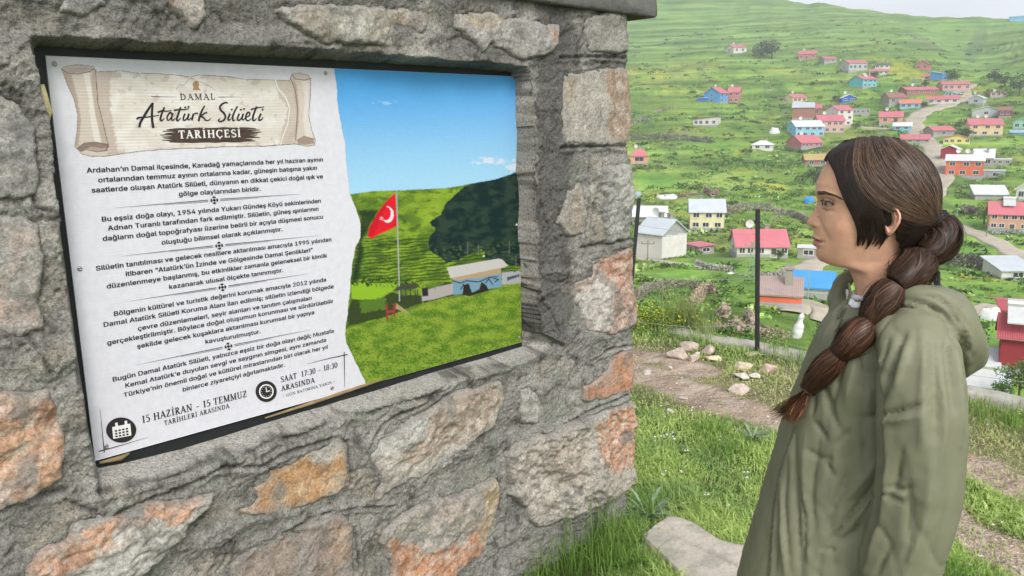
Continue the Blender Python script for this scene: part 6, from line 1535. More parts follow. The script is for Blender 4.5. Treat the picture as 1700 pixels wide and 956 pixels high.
# ================================================================== the terrace underfoot
def on_flat(px, py):
    P = flat_hit(px, py); P[..., 2] = near_z(P[..., 0], P[..., 1]); return P
m_conc = mat('kerb_concrete', (.36, .34, .30), .95, .2, 6, .8, 30, bdist=.008)
# kerb
L0 = (_e[0, :2] - EP0) @ EDIR - 1.2; L1 = (_e[-1, :2] - EP0) @ EDIR + 5
ss = np.linspace(L0, L1, 420)
loopk = [(-.02, -.12), (-.015, .015), (0.0, .04), (.03, .05), (.09, .05), (.125, .04), (.14, .01), (.14, -.3)]
Vk = []
for s in ss:
    gap = .05 * max(0, float(fbm(s * 1.1, .3, 4, 2)) - .05)
    for i, (b_, z_) in enumerate(loopk):
        bb_ = b_ + .016 * float(fbm(s * 5, z_ * 9 + i, 2, 3)); zz_ = z_ - gap * (z_ > 0) + .010 * float(fbm(s * 9, b_ * 20, 6, 3))
        q = EP0 + EDIR * s + ENRM * (bb_ + .0)
        Vk.append((q[0], q[1], zz_))
kerb = mesh('kerb', np.array(Vk), [tuple(q) for q in grid_faces(len(ss), len(loopk))], m_conc)
tag(kerb, 'rough pale concrete kerb along the edge of the terrace', 'kerb')
# slab at the foot of the wall
sp_ = on_flat(*P2('1064,903 1085,885 1109,869 1130,872 1151,880 1175,896 1197,911 1232,918 1300,960 1300,1080 1190,1080 1119,956').T)
n = len(sp_); ring_ = []
poly = np.array(sp_[:, :2]); cen = poly.mean(0)
gx, gy = np.meshgrid(np.linspace(poly[:, 0].min() - .02, poly[:, 0].max() + .02, 110), np.linspace(poly[:, 1].min() - .02, poly[:, 1].max() + .02, 110), indexing='xy')
q = sdf(gx, gy, poly) + .003 * fbm(gx * 26, gy * 26, 1, 4)
gl, _ = seg_dist(gx, gy, on_flat(*P2('1091,889 1225,954 1260,972').T)[:, :2])
zz = .036 + .002 * fbm(gx * 9, gy * 9, 2, 3) + .0016 * fbm(gx * 60, gy * 60, 2, 3) - .016 * np.exp(-(gl / .005) ** 2) - .14 * sstep(-.003, .007, q)
cc = mixc(np.array([.44, .405, .345]), np.array([.35, .325, .275]), sstep(-.3, .5, fbm(gx * 12, gy * 12, 5, 4)))
slab_ = mesh('concrete_slab', np.stack([gx, gy, zz], -1).reshape(-1, 3), grid_faces(110, 110), mat('slab_concrete', rough=.95, var=.18, scale=40, bump=.8, bscale=90, attr=True, spec=.1, bdist=.004, nrough=.75), None, cc.reshape(-1, 3))
tag(slab_, 'broken pale concrete slab lying at the foot of the stone wall', 'slab')
SLAB = poly
# fence posts and wires
m_post = mat('post_black', (.012, .012, .013), .5, .1, 20)
def at_r(px, py, r):
    q = ray(np.array(float(px)), np.array(float(py))); return CAMP + q * (r / math.hypot(q[0], q[1]))
posts = []
for lab, (tx, ty), (bx_, by_), r_ in (('thin black leaning fence post seen past the corner of the stone wall', (1061, 329), (1046, 495), 5.75), ('thin black fence post standing on the kerb in front of the white house', (1258, 347), (1257, 578), 5.45),
                                    ('black fence post hidden behind the braid of the person', (1556, 450), (1553, 640), 5.05)):
    A_, B_ = at_r(tx, ty, r_), at_r(bx_, by_, r_ - (.05 if tx > 1100 else .1))
    d_ = (B_ - A_) / (B_[2] - A_[2]); B_ = A_ + d_ * (-.12 - A_[2])
    o = MB(); w_ = .012
    o.add([B_ + [-w_, -w_, 0], B_ + [w_, -w_, 0], B_ + [w_, w_, 0], B_ + [-w_, w_, 0], A_ + [-w_, -w_, 0], A_ + [w_, -w_, 0], A_ + [w_, w_, 0], A_ + [-w_, w_, 0]], [(0,3,2,1),(4,5,6,7),(0,1,5,4),(1,2,6,5),(2,3,7,6),(3,0,4,7)])
    tag(o.build('fence_post', m_post), lab, 'fence post', 'black fence posts along the kerb'); posts.append((A_, B_))
m_wire = mat('wire_steel', (.30, .30, .29), .5, .1, 30)
for i, f_ in enumerate((.15, .42, .70)):
    w_ = MB()
    for (A1, B1), (A2, B2) in zip(posts[:-1], posts[1:]):
        a = A1 + (B1 - A1) * (f_ * 1.1); b = A2 + (B2 - A2) * f_
        w_.tube([a, (a + b) / 2 - [0, 0, .03], b], .0013, 4)
    a, b = posts[-1]; e_ = a + (b - a) * f_; w_.tube([e_, e_ + np.array([1.6, -.75, -.05])], .0013, 4)
    tag(w_.build('fence_wire', m_wire), ['top', 'middle', 'bottom'][i] + ' wire of the fence along the kerb', 'wire', 'fence wires')
# rocks
m_rock = mat('rock', rough=.92, var=.2, scale=14, bump=.7, bscale=40, attr=True, spec=.15, bdist=.006)
def rock(label, cx, cy, w, h, tone=(.44, .37, .31), seed=0, grp='loose rocks on the terrace'):
    base = on_flat(np.array([cx]), np.array([cy + h * .45]))[0]
    _, _, dep = project(base); k = dep / F_PX; W = w * k / 2; H = h * k * 1.0; D = W * .8
    rg = np.random.default_rng(seed + 100)
    nu, nv = 22, 30
    th, ph = np.meshgrid(np.linspace(0, math.pi, nu), np.linspace(0, 2 * math.pi, nv, endpoint=False), indexing='ij')
    d = np.stack([np.sin(th) * np.cos(ph), np.sin(th) * np.sin(ph), np.cos(th)], -1)
    rad = np.full(th.shape, 1.15)
    for _ in range(11):
        n_ = rg.normal(size=3); n_ /= np.linalg.norm(n_); off = rg.uniform(.50, .88); dd = d @ n_
        rad = np.minimum(rad, np.where(dd > .05, off / np.maximum(dd, .05), 9))
    rad *= 1 + .03 * fbm(d[..., 0] * 4 + seed, d[..., 1] * 4, d[..., 2] * 4, 3)
    V = d * rad[..., None] * [W, D, H * .62]; V[..., 2] += H * .38
    c = mixc(np.array(tone), np.array(tone) * 1.35, sstep(-.3, .4, fbm(d[..., 0] * 3 + seed, d[..., 1] * 3, d[..., 2] * 3, 3)))
    az_ = math.atan2(base[0], base[1])
    o = mesh('rock', V.reshape(-1, 3), grid_faces(nu, nv, True), m_rock, None, c.reshape(-1, 3), smooth=False)
    o.location = (base[0] + math.sin(az_) * D * .6, base[1] + math.cos(az_) * D * .6, base[2] - H * .06); o.rotation_euler = (0, 0, -az_)
    tag(o, label, 'rock', grp)
PT = (.36, .29, .245); WT = (.44, .41, .37)
rock('long pale rock at the back of the left heap', 1141, 576, 34, 17, PT, 1)
rock('pinkish rock at the front left of the left heap', 1127, 594, 38, 17, PT, 2)
rock('small angular rock between the two halves of the left heap', 1150, 600, 20, 14, PT, 3)
rock('small white rock on top of the left heap', 1159, 591, 10, 11, WT, 4)
rock('rounded pale rock right of the left heap', 1176, 584, 26, 16, PT, 5)
rock('flat yellowish rock below the rounded pale rock', 1188, 597, 31, 12, (.48, .40, .28), 6)
rock('broad flat topped rock at the top of the right heap', 1236, 611, 42, 14, (.46, .38, .29), 7)
rock('grey slabby rock under the broad flat rock', 1231, 626, 30, 13, (.42, .38, .34), 8)
rock('grey wedge of rock at the right of the right heap', 1254, 625, 21, 11, (.46, .43, .38), 9)
rock('pink oval rock alone right of the right heap', 1277, 615, 29, 13, (.45, .34, .28), 10)
rock('large pinkish rock nearest the path', 1227, 646, 37, 18, (.44, .36, .32), 11)
rock('small white stone in the grass below the path', 1113, 679, 12, 9, WT, 12)
rock('flat pinkish stone at the edge of the path', 1134, 659, 17, 6, PT, 13)
rock('small pale stone left of the path', 1112, 613, 11, 7, WT, 14)
rock('small pale stone beside the wall at the path', 1074, 621, 15, 7, WT, 15)
rock('half buried mossy rock by the kerb', 1252, 591, 28, 9, (.28, .30, .17), 16)
rock('white pebble by the path right of the person', 1655, 857, 9, 7, WT, 17)
rock('pale stone at the right edge of the lower path', 1697, 862, 12, 8, WT, 18)
rock('small pale stone on the lower path at the right edge', 1697, 941, 10, 9, WT, 19)
# pebbles past counting
def scatter_flat(n, x0, x1, y0, y1):
    px = rng.uniform(x0, x1, n); py = rng.uniform(y0, y1, n); return on_flat(px, py)
def pebbles():
    P = scatter_flat(26000, 1035, 1760, 590, 990)
    dmk = dirt_mask(P[:, 0], P[:, 1]); k = rng.uniform(size=len(P)) < dmk * .30 + .012 * dry_mask(P[:, 0], P[:, 1]) + .002
    P = P[k]; n = len(P); s = np.clip(rng.lognormal(-5.35, .5, n), .002, .018)
    b6 = np.array([(1,0,0),(-1,0,0),(0,1,0),(0,-1,0),(0,0,1),(0,0,-.6)], float); f8 = np.array([(0,2,4),(2,1,4),(1,3,4),(3,0,4),(2,0,5),(1,2,5),(3,1,5),(0,3,5)])
    V = b6[None] * rng.uniform(.6, 1.2, (n, 6, 1)) * (s[:, None] * rng.uniform(.6, 1.1, (n, 3)) * [1, 1, .6])[:, None]
    a = rng.uniform(0, 6.28, n); ca, sa = np.cos(a)[:, None], np.sin(a)[:, None]
    V = np.stack([V[..., 0] * ca - V[..., 1] * sa, V[..., 0] * sa + V[..., 1] * ca, V[..., 2]], -1) + P[:, None]
    c = np.array([.36, .31, .26]) * rng.uniform(.6, 1.5, (n, 1))
    o = mesh('pebbles', V.reshape(-1, 3), (f8[None] + (np.arange(n) * 6)[:, None, None]).reshape(-1, 3), m_rock, None, np.repeat(np.minimum(c, .7), 6, 0), smooth=False)
    tag(o, 'small stones and grit scattered over the dirt path', 'pebbles', kind='stuff')
pebbles()
# grass
m_grass = mat('grass_blade', rough=.6, var=.12, scale=5, attr=True, spec=.2, transl=.35)
def blades(P, H, lean, wid, colr, name, label, cat='grass'):
    n = len(P); a = rng.uniform(0, 2 * math.pi, n); dirv = np.stack([np.cos(a), np.sin(a), np.zeros(n)], 1)
    side = np.stack([-np.sin(a + rng.normal(size=n) * .5), np.cos(a), np.zeros(n)], 1)
    H = H[:, None]; L = (lean * H[:, 0])[:, None]; w = wid[:, None]
    up = np.array([0, 0, 1.0])
    p0 = P - up * .008; p1 = P + up * H * .55 + dirv * L * .28; p2 = P + up * H * (1 - lean[:, None] * .25) + dirv * L
    V = np.stack([p0 - side * w, p0 + side * w, p1 - side * w * .8, p1 + side * w * .8, p2], 1).reshape(-1, 3)
    i = (np.arange(n) * 5)[:, None]
    F = np.concatenate([i + [0, 1, 3], i + [0, 3, 2], i + [2, 3, 4]], 0)
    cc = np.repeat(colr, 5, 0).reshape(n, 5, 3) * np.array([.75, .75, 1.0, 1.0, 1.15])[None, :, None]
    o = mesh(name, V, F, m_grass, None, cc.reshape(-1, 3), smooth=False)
    return tag(o, label, cat, kind='stuff')
def grass():
    N0 = 340000
    # even over the ground in view, a little denser close by
    px = rng.uniform(1000, 1920, N0); py = 535 + (1010 - 535) * rng.uniform(0, 1, N0) ** .9
    P = on_flat(px, py); x, y = P[:, 0], P[:, 1]; b = beyond(x, y)
    s_w = (np.stack([x, y, 0 * x], 1) - WO) @ WD; t_w = (np.stack([x, y, 0 * x], 1) - WO) @ WN
    dm_, dr_ = dirt_mask(x, y), dry_mask(x, y); cl = fbm(x * 2.2, y * 2.2, 41, 3); cf = fbm(x * 9, y * 9, 42, 2)
    dens = .55 * (.55 + .6 * sstep(-.5, .4, cl + .5 * cf)) * (1 - .93 * dm_) * (1 - .45 * dr_)
    kp = (rng.uniform(size=N0) < dens) & (b < .02) & ~((t_w < .0) & (s_w < 1.87)) & (sdf(x, y, SLAB) > -.005 + .02 * cf)
    P, x, y, cl, cf, dm_, dr_, b = P[kp], x[kp], y[kp], cl[kp], cf[kp], dm_[kp], dr_[kp], b[kp]; s_w, t_w = s_w[kp], t_w[kp]
    n = len(P)
    nw = np.exp(-np.maximum(t_w, 0) / .10) * (s_w < 1.95) * (t_w > -.02); nk = np.exp(-np.abs(b + .05) / .16)
    H = rng.lognormal(-3.85, .42, n) * (1 + .9 * sstep(0, .8, cl)) * (1 - .4 * dr_) * (1 - .35 * dm_) * (1 + 1.6 * nk) * (1 + 1.2 * nw)
    H = np.clip(H, .008, .16)
    g = mixc(np.array([.30, .46, .10]), np.array([.52, .64, .22]), rng.uniform(size=n))
    g = mixc(g, np.array([.12, .25, .08]), sstep(-.2, .5, fbm(x * 3, y * 3, 50, 2)) * .6)
    g = mixc(g, np.array([.52, .47, .26]), np.clip(.04 + .75 * dr_ * rng.uniform(.3, 1, n) + .4 * dm_ + .3 * (rng.uniform(size=n) < .10), 0, .95))
    lean = rng.uniform(.2, 1.3, n)
    wide = rng.uniform(size=n) < .25; H = np.where(wide, H * .6, H); w = np.where(wide, rng.uniform(.003, .0055, n), np.clip(rng.normal(.0015, .0005, n), .0007, .004)) * (1 + .3 * np.hypot(x, y) / 3)
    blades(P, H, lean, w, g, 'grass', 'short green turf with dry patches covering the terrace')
    print('grass', n)
grass()
def tufts():
    Ps, Hs, Ls, Ws, Cs = [], [], [], [], []
    spec = [(1128, 528, 34, 260, .30), (1150, 545, 30, 200, .26), (1105, 548, 20, 160, .2), (1170, 560, 22, 120, .16), (1290, 585, 30, 110, .14), (1330, 605, 26, 110, .12),
            (1000, 935, 60, 130, .13), (950, 955, 60, 110, .10), (1045, 905, 40, 110, .12), (1070, 850, 28, 110, .09), (1010, 900, 30, 40, .22), (950, 940, 50, 34, .22), (1030, 925, 40, 50, .16), (890, 975, 40, 70, .08), (1040, 950, 60, 120, .09),
            (1640, 690, 60, 240, .09), (1690, 705, 40, 180, .08), (1600, 950, 50, 200, .07), (1180, 720, 40, 160, .07), (1210, 750, 40, 160, .07)]
    for (cx, cy, sp_, n, h) in spec:
        px = cx + rng.normal(size=n) * sp_ * .5; py = cy + rng.normal(size=n) * sp_ * .22
        P = on_flat(px, np.maximum(py, 548))
        t_w = (P * [1, 1, 0] - WO * [1, 1, 0]) @ WN; s_w = (P - WO) @ WD
        k = ~((t_w < .005) & (s_w < 1.87)) & (sdf(P[:, 0], P[:, 1], SLAB) > .0)
        P = P[k]; m = len(P)
        Ps.append(P); Hs.append(np.clip(rng.normal(h, h * .3, m), .03, 1)); Ls.append(rng.uniform(.1, .75, m)); Ws.append(np.full(m, .0017)); 
        tone = np.array([.30, .36, .14]) if cy < 570 else np.array([.17, .29, .06])
        Cs.append(tone * rng.uniform(.7, 1.3, (m, 1)))
    blades(np.concatenate(Ps), np.concatenate(Hs), np.concatenate(Ls), np.concatenate(Ws), np.concatenate(Cs), 'tall_grass', 'taller grass tufts along the kerb and at the foot of the wall')
tufts()
# flowers of the turf
def flowers():
    pts = P2('1101,682 1096,736 1109,731 1117,729 1118,735 1088,741 1103,701 1235,800 1241,806 1197,738 1050,600 1055,565 1075,560 1090,575 1098,560 1070,580 1190,560 1215,570 1050,530 1063,548 1625,930 1612,940 1660,880 1640,710 1690,690 1180,700 1150,690 1143,760 1128,790 1170,830 1210,850 1100,790')
    V, F, C = [], [], []
    for (px, py) in pts:
        for _ in range(2):
            P = on_flat(np.array([px + rng.normal() * 5]), np.array([py + rng.normal() * 3]))[0] + [0, 0, rng.uniform(.025, .04)]
            for j in range(14):
                a = rng.normal(size=3); a /= np.linalg.norm(a); a[2] = abs(a[2]); u = np.cross(a, [0, 0, 1.]) + 1e-3; u /= np.linalg.norm(u)
                b0 = len(V); s = .0065; V += [P, P + a * s + u * .002, P + a * s - u * .002]; F.append((b0, b0 + 1, b0 + 2))
    o = mesh('clover_flowers', np.array(V), F, mat('petal_white', (.75, .74, .70), .7, .05, 5), smooth=False)
    tag(o, 'small white clover heads dotted through the turf', 'flowers', kind='stuff')
flowers()
# leafy weeds
def weed(label, px, py, n, L, wd, tone, rise=.6):
    P = on_flat(np.array([float(px)]), np.array([float(py)]))[0]; V, F, C = [], [], []
    for i in range(n):
        a = rng.uniform(0, 6.28); l = L * rng.uniform(.5, 1.1); el = rng.uniform(.2, 1) * rise
        d = np.array([math.cos(a), math.sin(a), 0]); sd = np.array([-d[1], d[0], 0]); b0 = len(V)
        tl = rng.uniform(.7, 1.3)
        for t, w_ in ((0, .15), (.3, .8), (.6, 1), (.85, .6), (1, .05)):
            p = d * l * t + np.array([0, 0, l * (el * 1.5 * t - .7 * el * t * t)])
            V += [p - sd * w_ * wd, p + np.array([0, 0, -wd * .3]), p + sd * w_ * wd]; C += [np.array(tone) * tl] * 3
        for j in range(4): F += [(b0 + j*3, b0 + j*3+1, b0 + j*3+4, b0 + j*3+3), (b0 + j*3+1, b0 + j*3+2, b0 + j*3+5, b0 + j*3+4)]
    o = mesh('weed', np.array(V), F, m_grass, None, np.array(C), smooth=True); o.location = P
    tag(o, label, 'plant', 'leafy weeds on the terrace')
weed('silvery green feathery weed at the foot of the wall corner', 1075, 858, 60, .11, .006, (.25, .34, .22), 1.1)
weed('broad leaved dandelion weed in the grass below the wall corner', 1043, 935, 16, .10, .013, (.16, .32, .05), .9)
weed('low grey green weed beside the slab', 1115, 838, 26, .09, .008, (.22, .32, .17), .6)
weed('silvery weed beside the jacket hem', 1250, 735, 46, .09, .006, (.28, .36, .23), 1.2)
weed('dark leafy weed right of the person', 1608, 815, 22, .07, .010, (.10, .20, .05), .6)
# yellow flowering bush on the edge
P = on_flat(np.array([1082.]), np.array([556.]))[0]
root = empty('flowering_bush', P, 0, 'yellow flowering bush beside the corner of the wall on the terrace edge', 'bush')
n = 2600; c = rng.normal(size=(n, 3)) * [.17, .09, .06] + [.0, .12, .09]; c[:, 2] = np.abs(c[:, 2])
az_ = math.atan2(P[0], P[1]); ca, sa = math.cos(-az_), math.sin(-az_)
c[:, :2] = np.stack([c[:, 0] * ca - c[:, 1] * sa, c[:, 0] * sa + c[:, 1] * ca], 1)
V, F = leaf_tris(c, .009, .5); mesh('foliage', V, F, m_leaf, root, np.repeat(np.array([.12, .22, .04]) * rng.uniform(.6, 1.5, (n, 1)), 4, 0), smooth=False)
n = 620; k_ = rng.integers(0, 2600, n); q = c[k_] + rng.normal(size=(n, 3)) * .008 + [0, 0, .02]
V, F = leaf_tris(q, .0085, .8); mesh('blossom', V, F, m_leaf, root, np.repeat(np.array([.78, .66, .03]) * rng.uniform(.8, 1.15, (n, 1)), 4, 0), smooth=False)['kind'] = 'stuff'
# ================================================================== the person
_q = ray(np.array(1460.), np.array(330.)); _pa = math.atan2(_q[0], _q[1])
PU = np.array([math.sin(_pa), math.cos(_pa), 0]); PR = np.array([math.cos(_pa), -math.sin(_pa), 0])
PD = 1.45
person = empty('person', PU * PD, -_pa, 'person with a bubble braid and olive green hooded jacket standing before the printed board', 'person')
POS = PU * PD
def LG(px, py, l=0.0):
    """photo pixel -> point in the person's own frame (x right, y away, z up), l metres nearer than the middle plane"""
    px, py, l = np.broadcast_arrays(np.asarray(px, float), np.asarray(py, float), np.asarray(l, float))
    d = ray(px, py); k = (PD - l) / (d @ PU)
    P = CAMP + d * k[..., None]
    return np.stack([(P - POS) @ PR, -l, P[..., 2]], -1)
def pxl(V):
    V = np.asarray(V, float); W_ = POS + V[..., :1] * PR + V[..., 1:2] * PU + V[..., 2:3] * np.array([0, 0, 1.])
    x, y, _ = project(W_); return x, y
class Surf:
    """nearest surface seen from the camera side: pixel -> l"""
    def __init__(s, V, x0, x1, y0, y1, st=2.0):
        s.x0, s.y0, s.st = x0, y0, st; nx, ny = int((x1 - x0) / st) + 1, int((y1 - y0) / st) + 1
        V = V[V[:, 1] < .03]
        x, y = pxl(V); i = ((x - x0) / st).round().astype(int); j = ((y - y0) / st).round().astype(int)
        k = (i >= 0) & (i < nx) & (j >= 0) & (j < ny); g = np.full((nx, ny), -9.)
        np.maximum.at(g, (i[k], j[k]), -V[k, 1])
        for _ in range(40):
            m = g < -8
            if not m.any(): break
            p = np.pad(g, 1, constant_values=-9.); st_ = np.stack([p[:-2, 1:-1], p[2:, 1:-1], p[1:-1, :-2], p[1:-1, 2:]])
            w = st_ > -8; sm = np.where(w, st_, 0).sum(0) / np.maximum(w.sum(0), 1); g = np.where(m & (w.any(0)), sm, g)
        s.g = np.where(g < -8, 0, g)
    def __call__(s, x, y):
        fx = np.clip((np.asarray(x, float) - s.x0) / s.st, 0, s.g.shape[0] - 1.001); fy = np.clip((np.asarray(y, float) - s.y0) / s.st, 0, s.g.shape[1] - 1.001)
        i, j = fx.astype(int), fy.astype(int); a, b = fx - i, fy - j; g = s.g
        return g[i, j] * (1-a) * (1-b) + g[i+1, j] * a * (1-b) + g[i, j+1] * (1-a) * b + g[i+1, j+1] * a * b
def resamp(P, n):
    P = np.asarray(P, float); d = np.concatenate([[0], np.cumsum(np.linalg.norm(np.diff(P, axis=0), axis=1))]); t = np.linspace(0, d[-1], n)
    return np.stack([np.interp(t, d, P[:, i]) for i in range(P.shape[1])], 1)
# ---- head and neck: rings swept between the face profile and the back of the head
FP = P2('1450,238 1430,240 1410,246 1392,254 1378,264 1370,273 1364,281 1359,291 1355.5,303 1353.6,313 1353.6,318 1354.6,323 1356.6,330 1357.2,335 1355.6,340 1352.6,346 1349.4,352 1345.8,358 1342.2,363.5 1339.8,367.5 1339.6,370.5 1341.2,373.6 1344.4,375.8 1348.4,377.8 1350.6,380.4 1351.2,384 1350.6,387.8 1349,391 1348.3,394 1349.2,396.6 1351.4,398.2 1350.0,400.4 1349.8,403.2 1351.2,406.6 1354,410 1354.6,413.8 1354.6,418 1355.8,423 1358.6,428.4 1363,432.8 1369.5,436 1377,437.4 1388,438 1399,439 1407,443 1412,450 1415.5,460 1418,474 1420,490 1420,505 1412,530 1400,560')
BP = P2('1450,238 1366.5,268 1359,290 1357,303 1356.5,318 1358.4,330 1358.6,340 1358.6,352 1358.6,364 1357.6,374 1356.6,384 1356.2,394 1356,404 1357,414 1358.8,424 1365,433 1377,437.4 1388,438 1399,439 1407,443 1412,450 1415.5,460 1418,474 1420,490 1420,505 1412,530 1400,560')
# corresponding stations: front base point, back point, half width (m), where the protrusion is taken from
def prof_x(poly, y):   # x of a profile at height y (profile sorted along the face)
    o = np.argsort(poly[:, 1]); return np.interp(y, poly[o, 1], poly[o, 0])
ST_ = [  # front (px,py), back (px,py), half width, front squareness
    ((1448, 240), (1462, 240), .006), ((1425, 243), (1488, 242), .034), ((1400, 250), (1512, 252), .053), ((1380, 262), (1532, 268), .064), ((1366, 280), (1546, 292), .0705),
    ((1358.5, 296), (1551, 312), .0725), ((1356, 310), (1551, 328), .0725), ((1356, 322), (1548, 342), .0718), ((1358.6, 334), (1544, 354), .0705), ((1358.8, 346), (1538, 366), .069), ((1358.8, 358), (1530, 376), .067),
    ((1358.2, 370), (1522, 386), .0655), ((1357, 382), (1514, 396), .063), ((1356.4, 394), (1508, 404), .060), ((1356.4, 406), (1504, 412), .0565), ((1358, 418), (1501, 420), .0525), ((1362, 428), (1500, 428), .049),
    ((1372, 435.5), (1500, 437), .0475), ((1386, 438.5), (1501, 446), .0465), ((1400, 441), (1502, 456), .0455), ((1409, 447), (1504, 466), .0450), ((1414, 457), (1507, 476), .0450), ((1418, 472), (1512, 488), .047), ((1420, 488), (1520, 500), .056),
    ((1416, 505), (1533, 512), .078), ((1410, 525), (1545, 525), .10), ((1402, 550), (1550, 550), .112), ((1400, 600), (1540, 610), .10), ((1400, 700), (1525, 720), .088), ((1395, 800), (1515, 820), .088), ((1390, 900), (1505, 920), .10), ((1390, 990), (1500, 1000), .10), ((1400, 1040), (1500, 1050), .06)]
S0 = np.array([[*a, *b, c] for a, b, c in ST_])
dens = np.array([8, 9, 9, 10, 9, 9, 9, 9, 9, 9, 9, 9, 9, 9, 9, 9, 8, 7, 6, 5, 5, 5, 5, 5, 4, 4, 4, 4, 4, 4, 4, 3])
rows = []
for i in range(len(S0) - 1):
    a0, a1, a2, a3 = S0[max(i-1, 0)], S0[i], S0[i+1], S0[min(i+2, len(S0)-1)]
    for t in np.linspace(0, 1, dens[i], endpoint=False):
        rows.append(.5*((2*a1)+(-a0+a2)*t+(2*a0-5*a1+4*a2-a3)*t*t+(-a0+3*a1-3*a2+a3)*t**3))
rows.append(S0[-1]); rows = np.array(rows)
NV = 168
th = np.linspace(0, 2 * math.pi, NV, endpoint=False)
# crowd vertices towards the front of the face
th = th - .42 * np.sin(th)
Fr = LG(rows[:, 0], rows[:, 1]); Bk = LG(rows[:, 2], rows[:, 3]); Wd = rows[:, 4]
mid = (Fr * .5 + Bk * .5)
c_, s_ = np.cos(th), np.sin(th)
ex = np.interp(rows[:, 1], [240, 300, 430, 470], [1, .86, .84, 1])[:, None]
cf = np.sign(c_) * np.abs(c_) ** ex; sf = np.sign(s_) * np.abs(s_) ** ex
V = mid[:, None] + cf[..., None] * (Fr - mid)[:, None] ; V[..., 1] = -(sf * Wd[:, None])
# narrow the face towards the front, widest above and behind the ear
V[..., 1] *= (1 - .10 * sstep(.1, 1, c_[None]) * (1 - sstep(445, 465, rows[:, 1][:, None])))
# nose, lips and chin: what the profile has in front of the plain face curve
py_f = rows[:, 1]
fx = prof_x(FP[8:41], py_f)                     # true profile
prot = np.where((py_f > 300) & (py_f < 433), rows[:, 0] - fx, 0) / 1021.
prot = np.clip(prot, -.004, .03)
sig = np.interp(py_f, [300, 330, 345, 368, 378, 384, 392, 404, 414, 430], [.04, .010, .010, .0145, .014, .02, .022, .021, .022, .02])[:, None]
g_ = np.exp(-(V[..., 1] / sig) ** 2) * (c_[None] > 0)
V[..., 0] -= prot[:, None] * g_
Vn = V.reshape(-1, 3)
# features, measured on the near side and mirrored
mir = Vn.copy(); mir[:, 1] = -np.abs(mir[:, 1]); X, Y = pxl(mir)
Nrm = np.stack([(Vn[:, 0] - LG(1450, 345)[0]) / .085, Vn[:, 1] / .065, (Vn[:, 2] - LG(1450, 345)[2]) / .12], 1); Nrm /= np.linalg.norm(Nrm, axis=1)[:, None]
def ga(cx, cy, rx, ry, ang=0):
    a = math.radians(ang); dx, dy = X - cx, Y - cy; u = dx * math.cos(a) + dy * math.sin(a); v = -dx * math.sin(a) + dy * math.cos(a)
    return np.exp(-(u / rx) ** 2 - (v / ry) ** 2)
side = sstep(.004, .012, np.abs(Vn[:, 1]))
D = np.zeros(len(Vn))
D += -.0085 * ga(1371, 337, 13, 9) * side + .0032 * ga(1376, 324, 20, 5, 14) * side
D += .0042 * ga(1374, 338.5, 8, 6.5, 15) * side - .0020 * ga(1377, 349, 12, 3.5, 18) * side
D += .0030 * ga(1397, 376, 26, 22) - .0022 * ga(1372, 391, 6, 12, -25) * side
D += .0046 * ga(1355.5, 372, 5.8, 5.4) * side - .0034 * ga(1363, 373, 3.0, 8, -10) * side - .0042 * ga(1350.5, 377.6, 3.2, 1.9) * side
D += -.0026 * ga(1356, 399.4, 9, 1.6, 14) + .0014 * ga(1354, 394.5, 7, 3, 18) + .0020 * ga(1355, 404.5, 7, 3, 8) - .0016 * ga(1356, 411.5, 10, 2.6)
D += -.0016 * ga(1366, 402, 3, 4) + .0014 * ga(1362, 424, 12, 9) - .003 * ga(1392, 352, 14, 16) * 0
Vn = Vn + Nrm * D[:, None]
# the lids wrap over the eyeball
_m = (np.hypot(X - 1377, Y - 338.5) < 3) & (np.abs(Vn[:, 1]) > .02); EYL = float(np.abs(Vn[_m, 1]).mean()) - .0118 + .0022
EYC = LG(1377, 338.4, EYL)
Xm = Vn.copy(); Xm[:, 1] = -np.abs(Xm[:, 1]); dxz = (Xm[:, 0] - EYC[0]) ** 2 + (Xm[:, 2] - EYC[2]) ** 2
sph = EYL + np.sqrt(np.maximum(.0118 ** 2 - dxz, 0)) + .0011
need = (dxz < .0116 ** 2) & (np.abs(Vn[:, 1]) < sph) & (np.abs(Vn[:, 1]) > .008)
Vn[:, 1] = np.where(need, np.sign(Vn[:, 1]) * sph, Vn[:, 1])
skin = np.array([.66, .375, .245]); C = np.tile(skin, (len(Vn), 1))
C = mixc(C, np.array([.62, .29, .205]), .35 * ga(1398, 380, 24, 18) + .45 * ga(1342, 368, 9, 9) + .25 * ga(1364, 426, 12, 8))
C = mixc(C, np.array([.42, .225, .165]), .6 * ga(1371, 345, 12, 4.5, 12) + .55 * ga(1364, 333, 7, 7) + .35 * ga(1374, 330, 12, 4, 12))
lipU = sdf(X, Y, P2('1346,390 1349,391.2 1352,392.2 1357,395.4 1361,399 1364.5,402 1357,400.4 1350,398.6 1345,398'))
lipL = sdf(X, Y, P2('1345,398.4 1351,398.8 1357,400.6 1364.3,402.2 1360,405.6 1355,408.2 1351.5,408.6 1345,407'))
C = mixc(C, np.array([.42, .15, .125]), 1 - sstep(-.8, .9, lipU)); C = mixc(C, np.array([.52, .20, .165]), 1 - sstep(-.8, .9, lipL))
dl, _ = seg_dist(X, Y, P2('1347,397.8 1351,398.6 1358,400.6 1364,402.3')); C = mixc(C, np.array([.12, .035, .03]), np.exp(-(dl / .9) ** 2) * .85)
C = mixc(C, np.array([.09, .03, .025]), ga(1350, 377.8, 2.6, 1.2) * .9 * side)
C = mixc(C, np.array([.10, .06, .045]), np.exp(-((X - 1358.6) ** 2 + (Y - 360.6) ** 2) / .9) * .8)
EYE = P2('1364.2,335.2 1367.4,332.8 1372.6,333.2 1378.5,336.2 1383.6,340.2 1378.6,342.0 1373,342.8 1368.2,341.8 1365.4,338.8')
eo = sdf(X, Y, EYE)
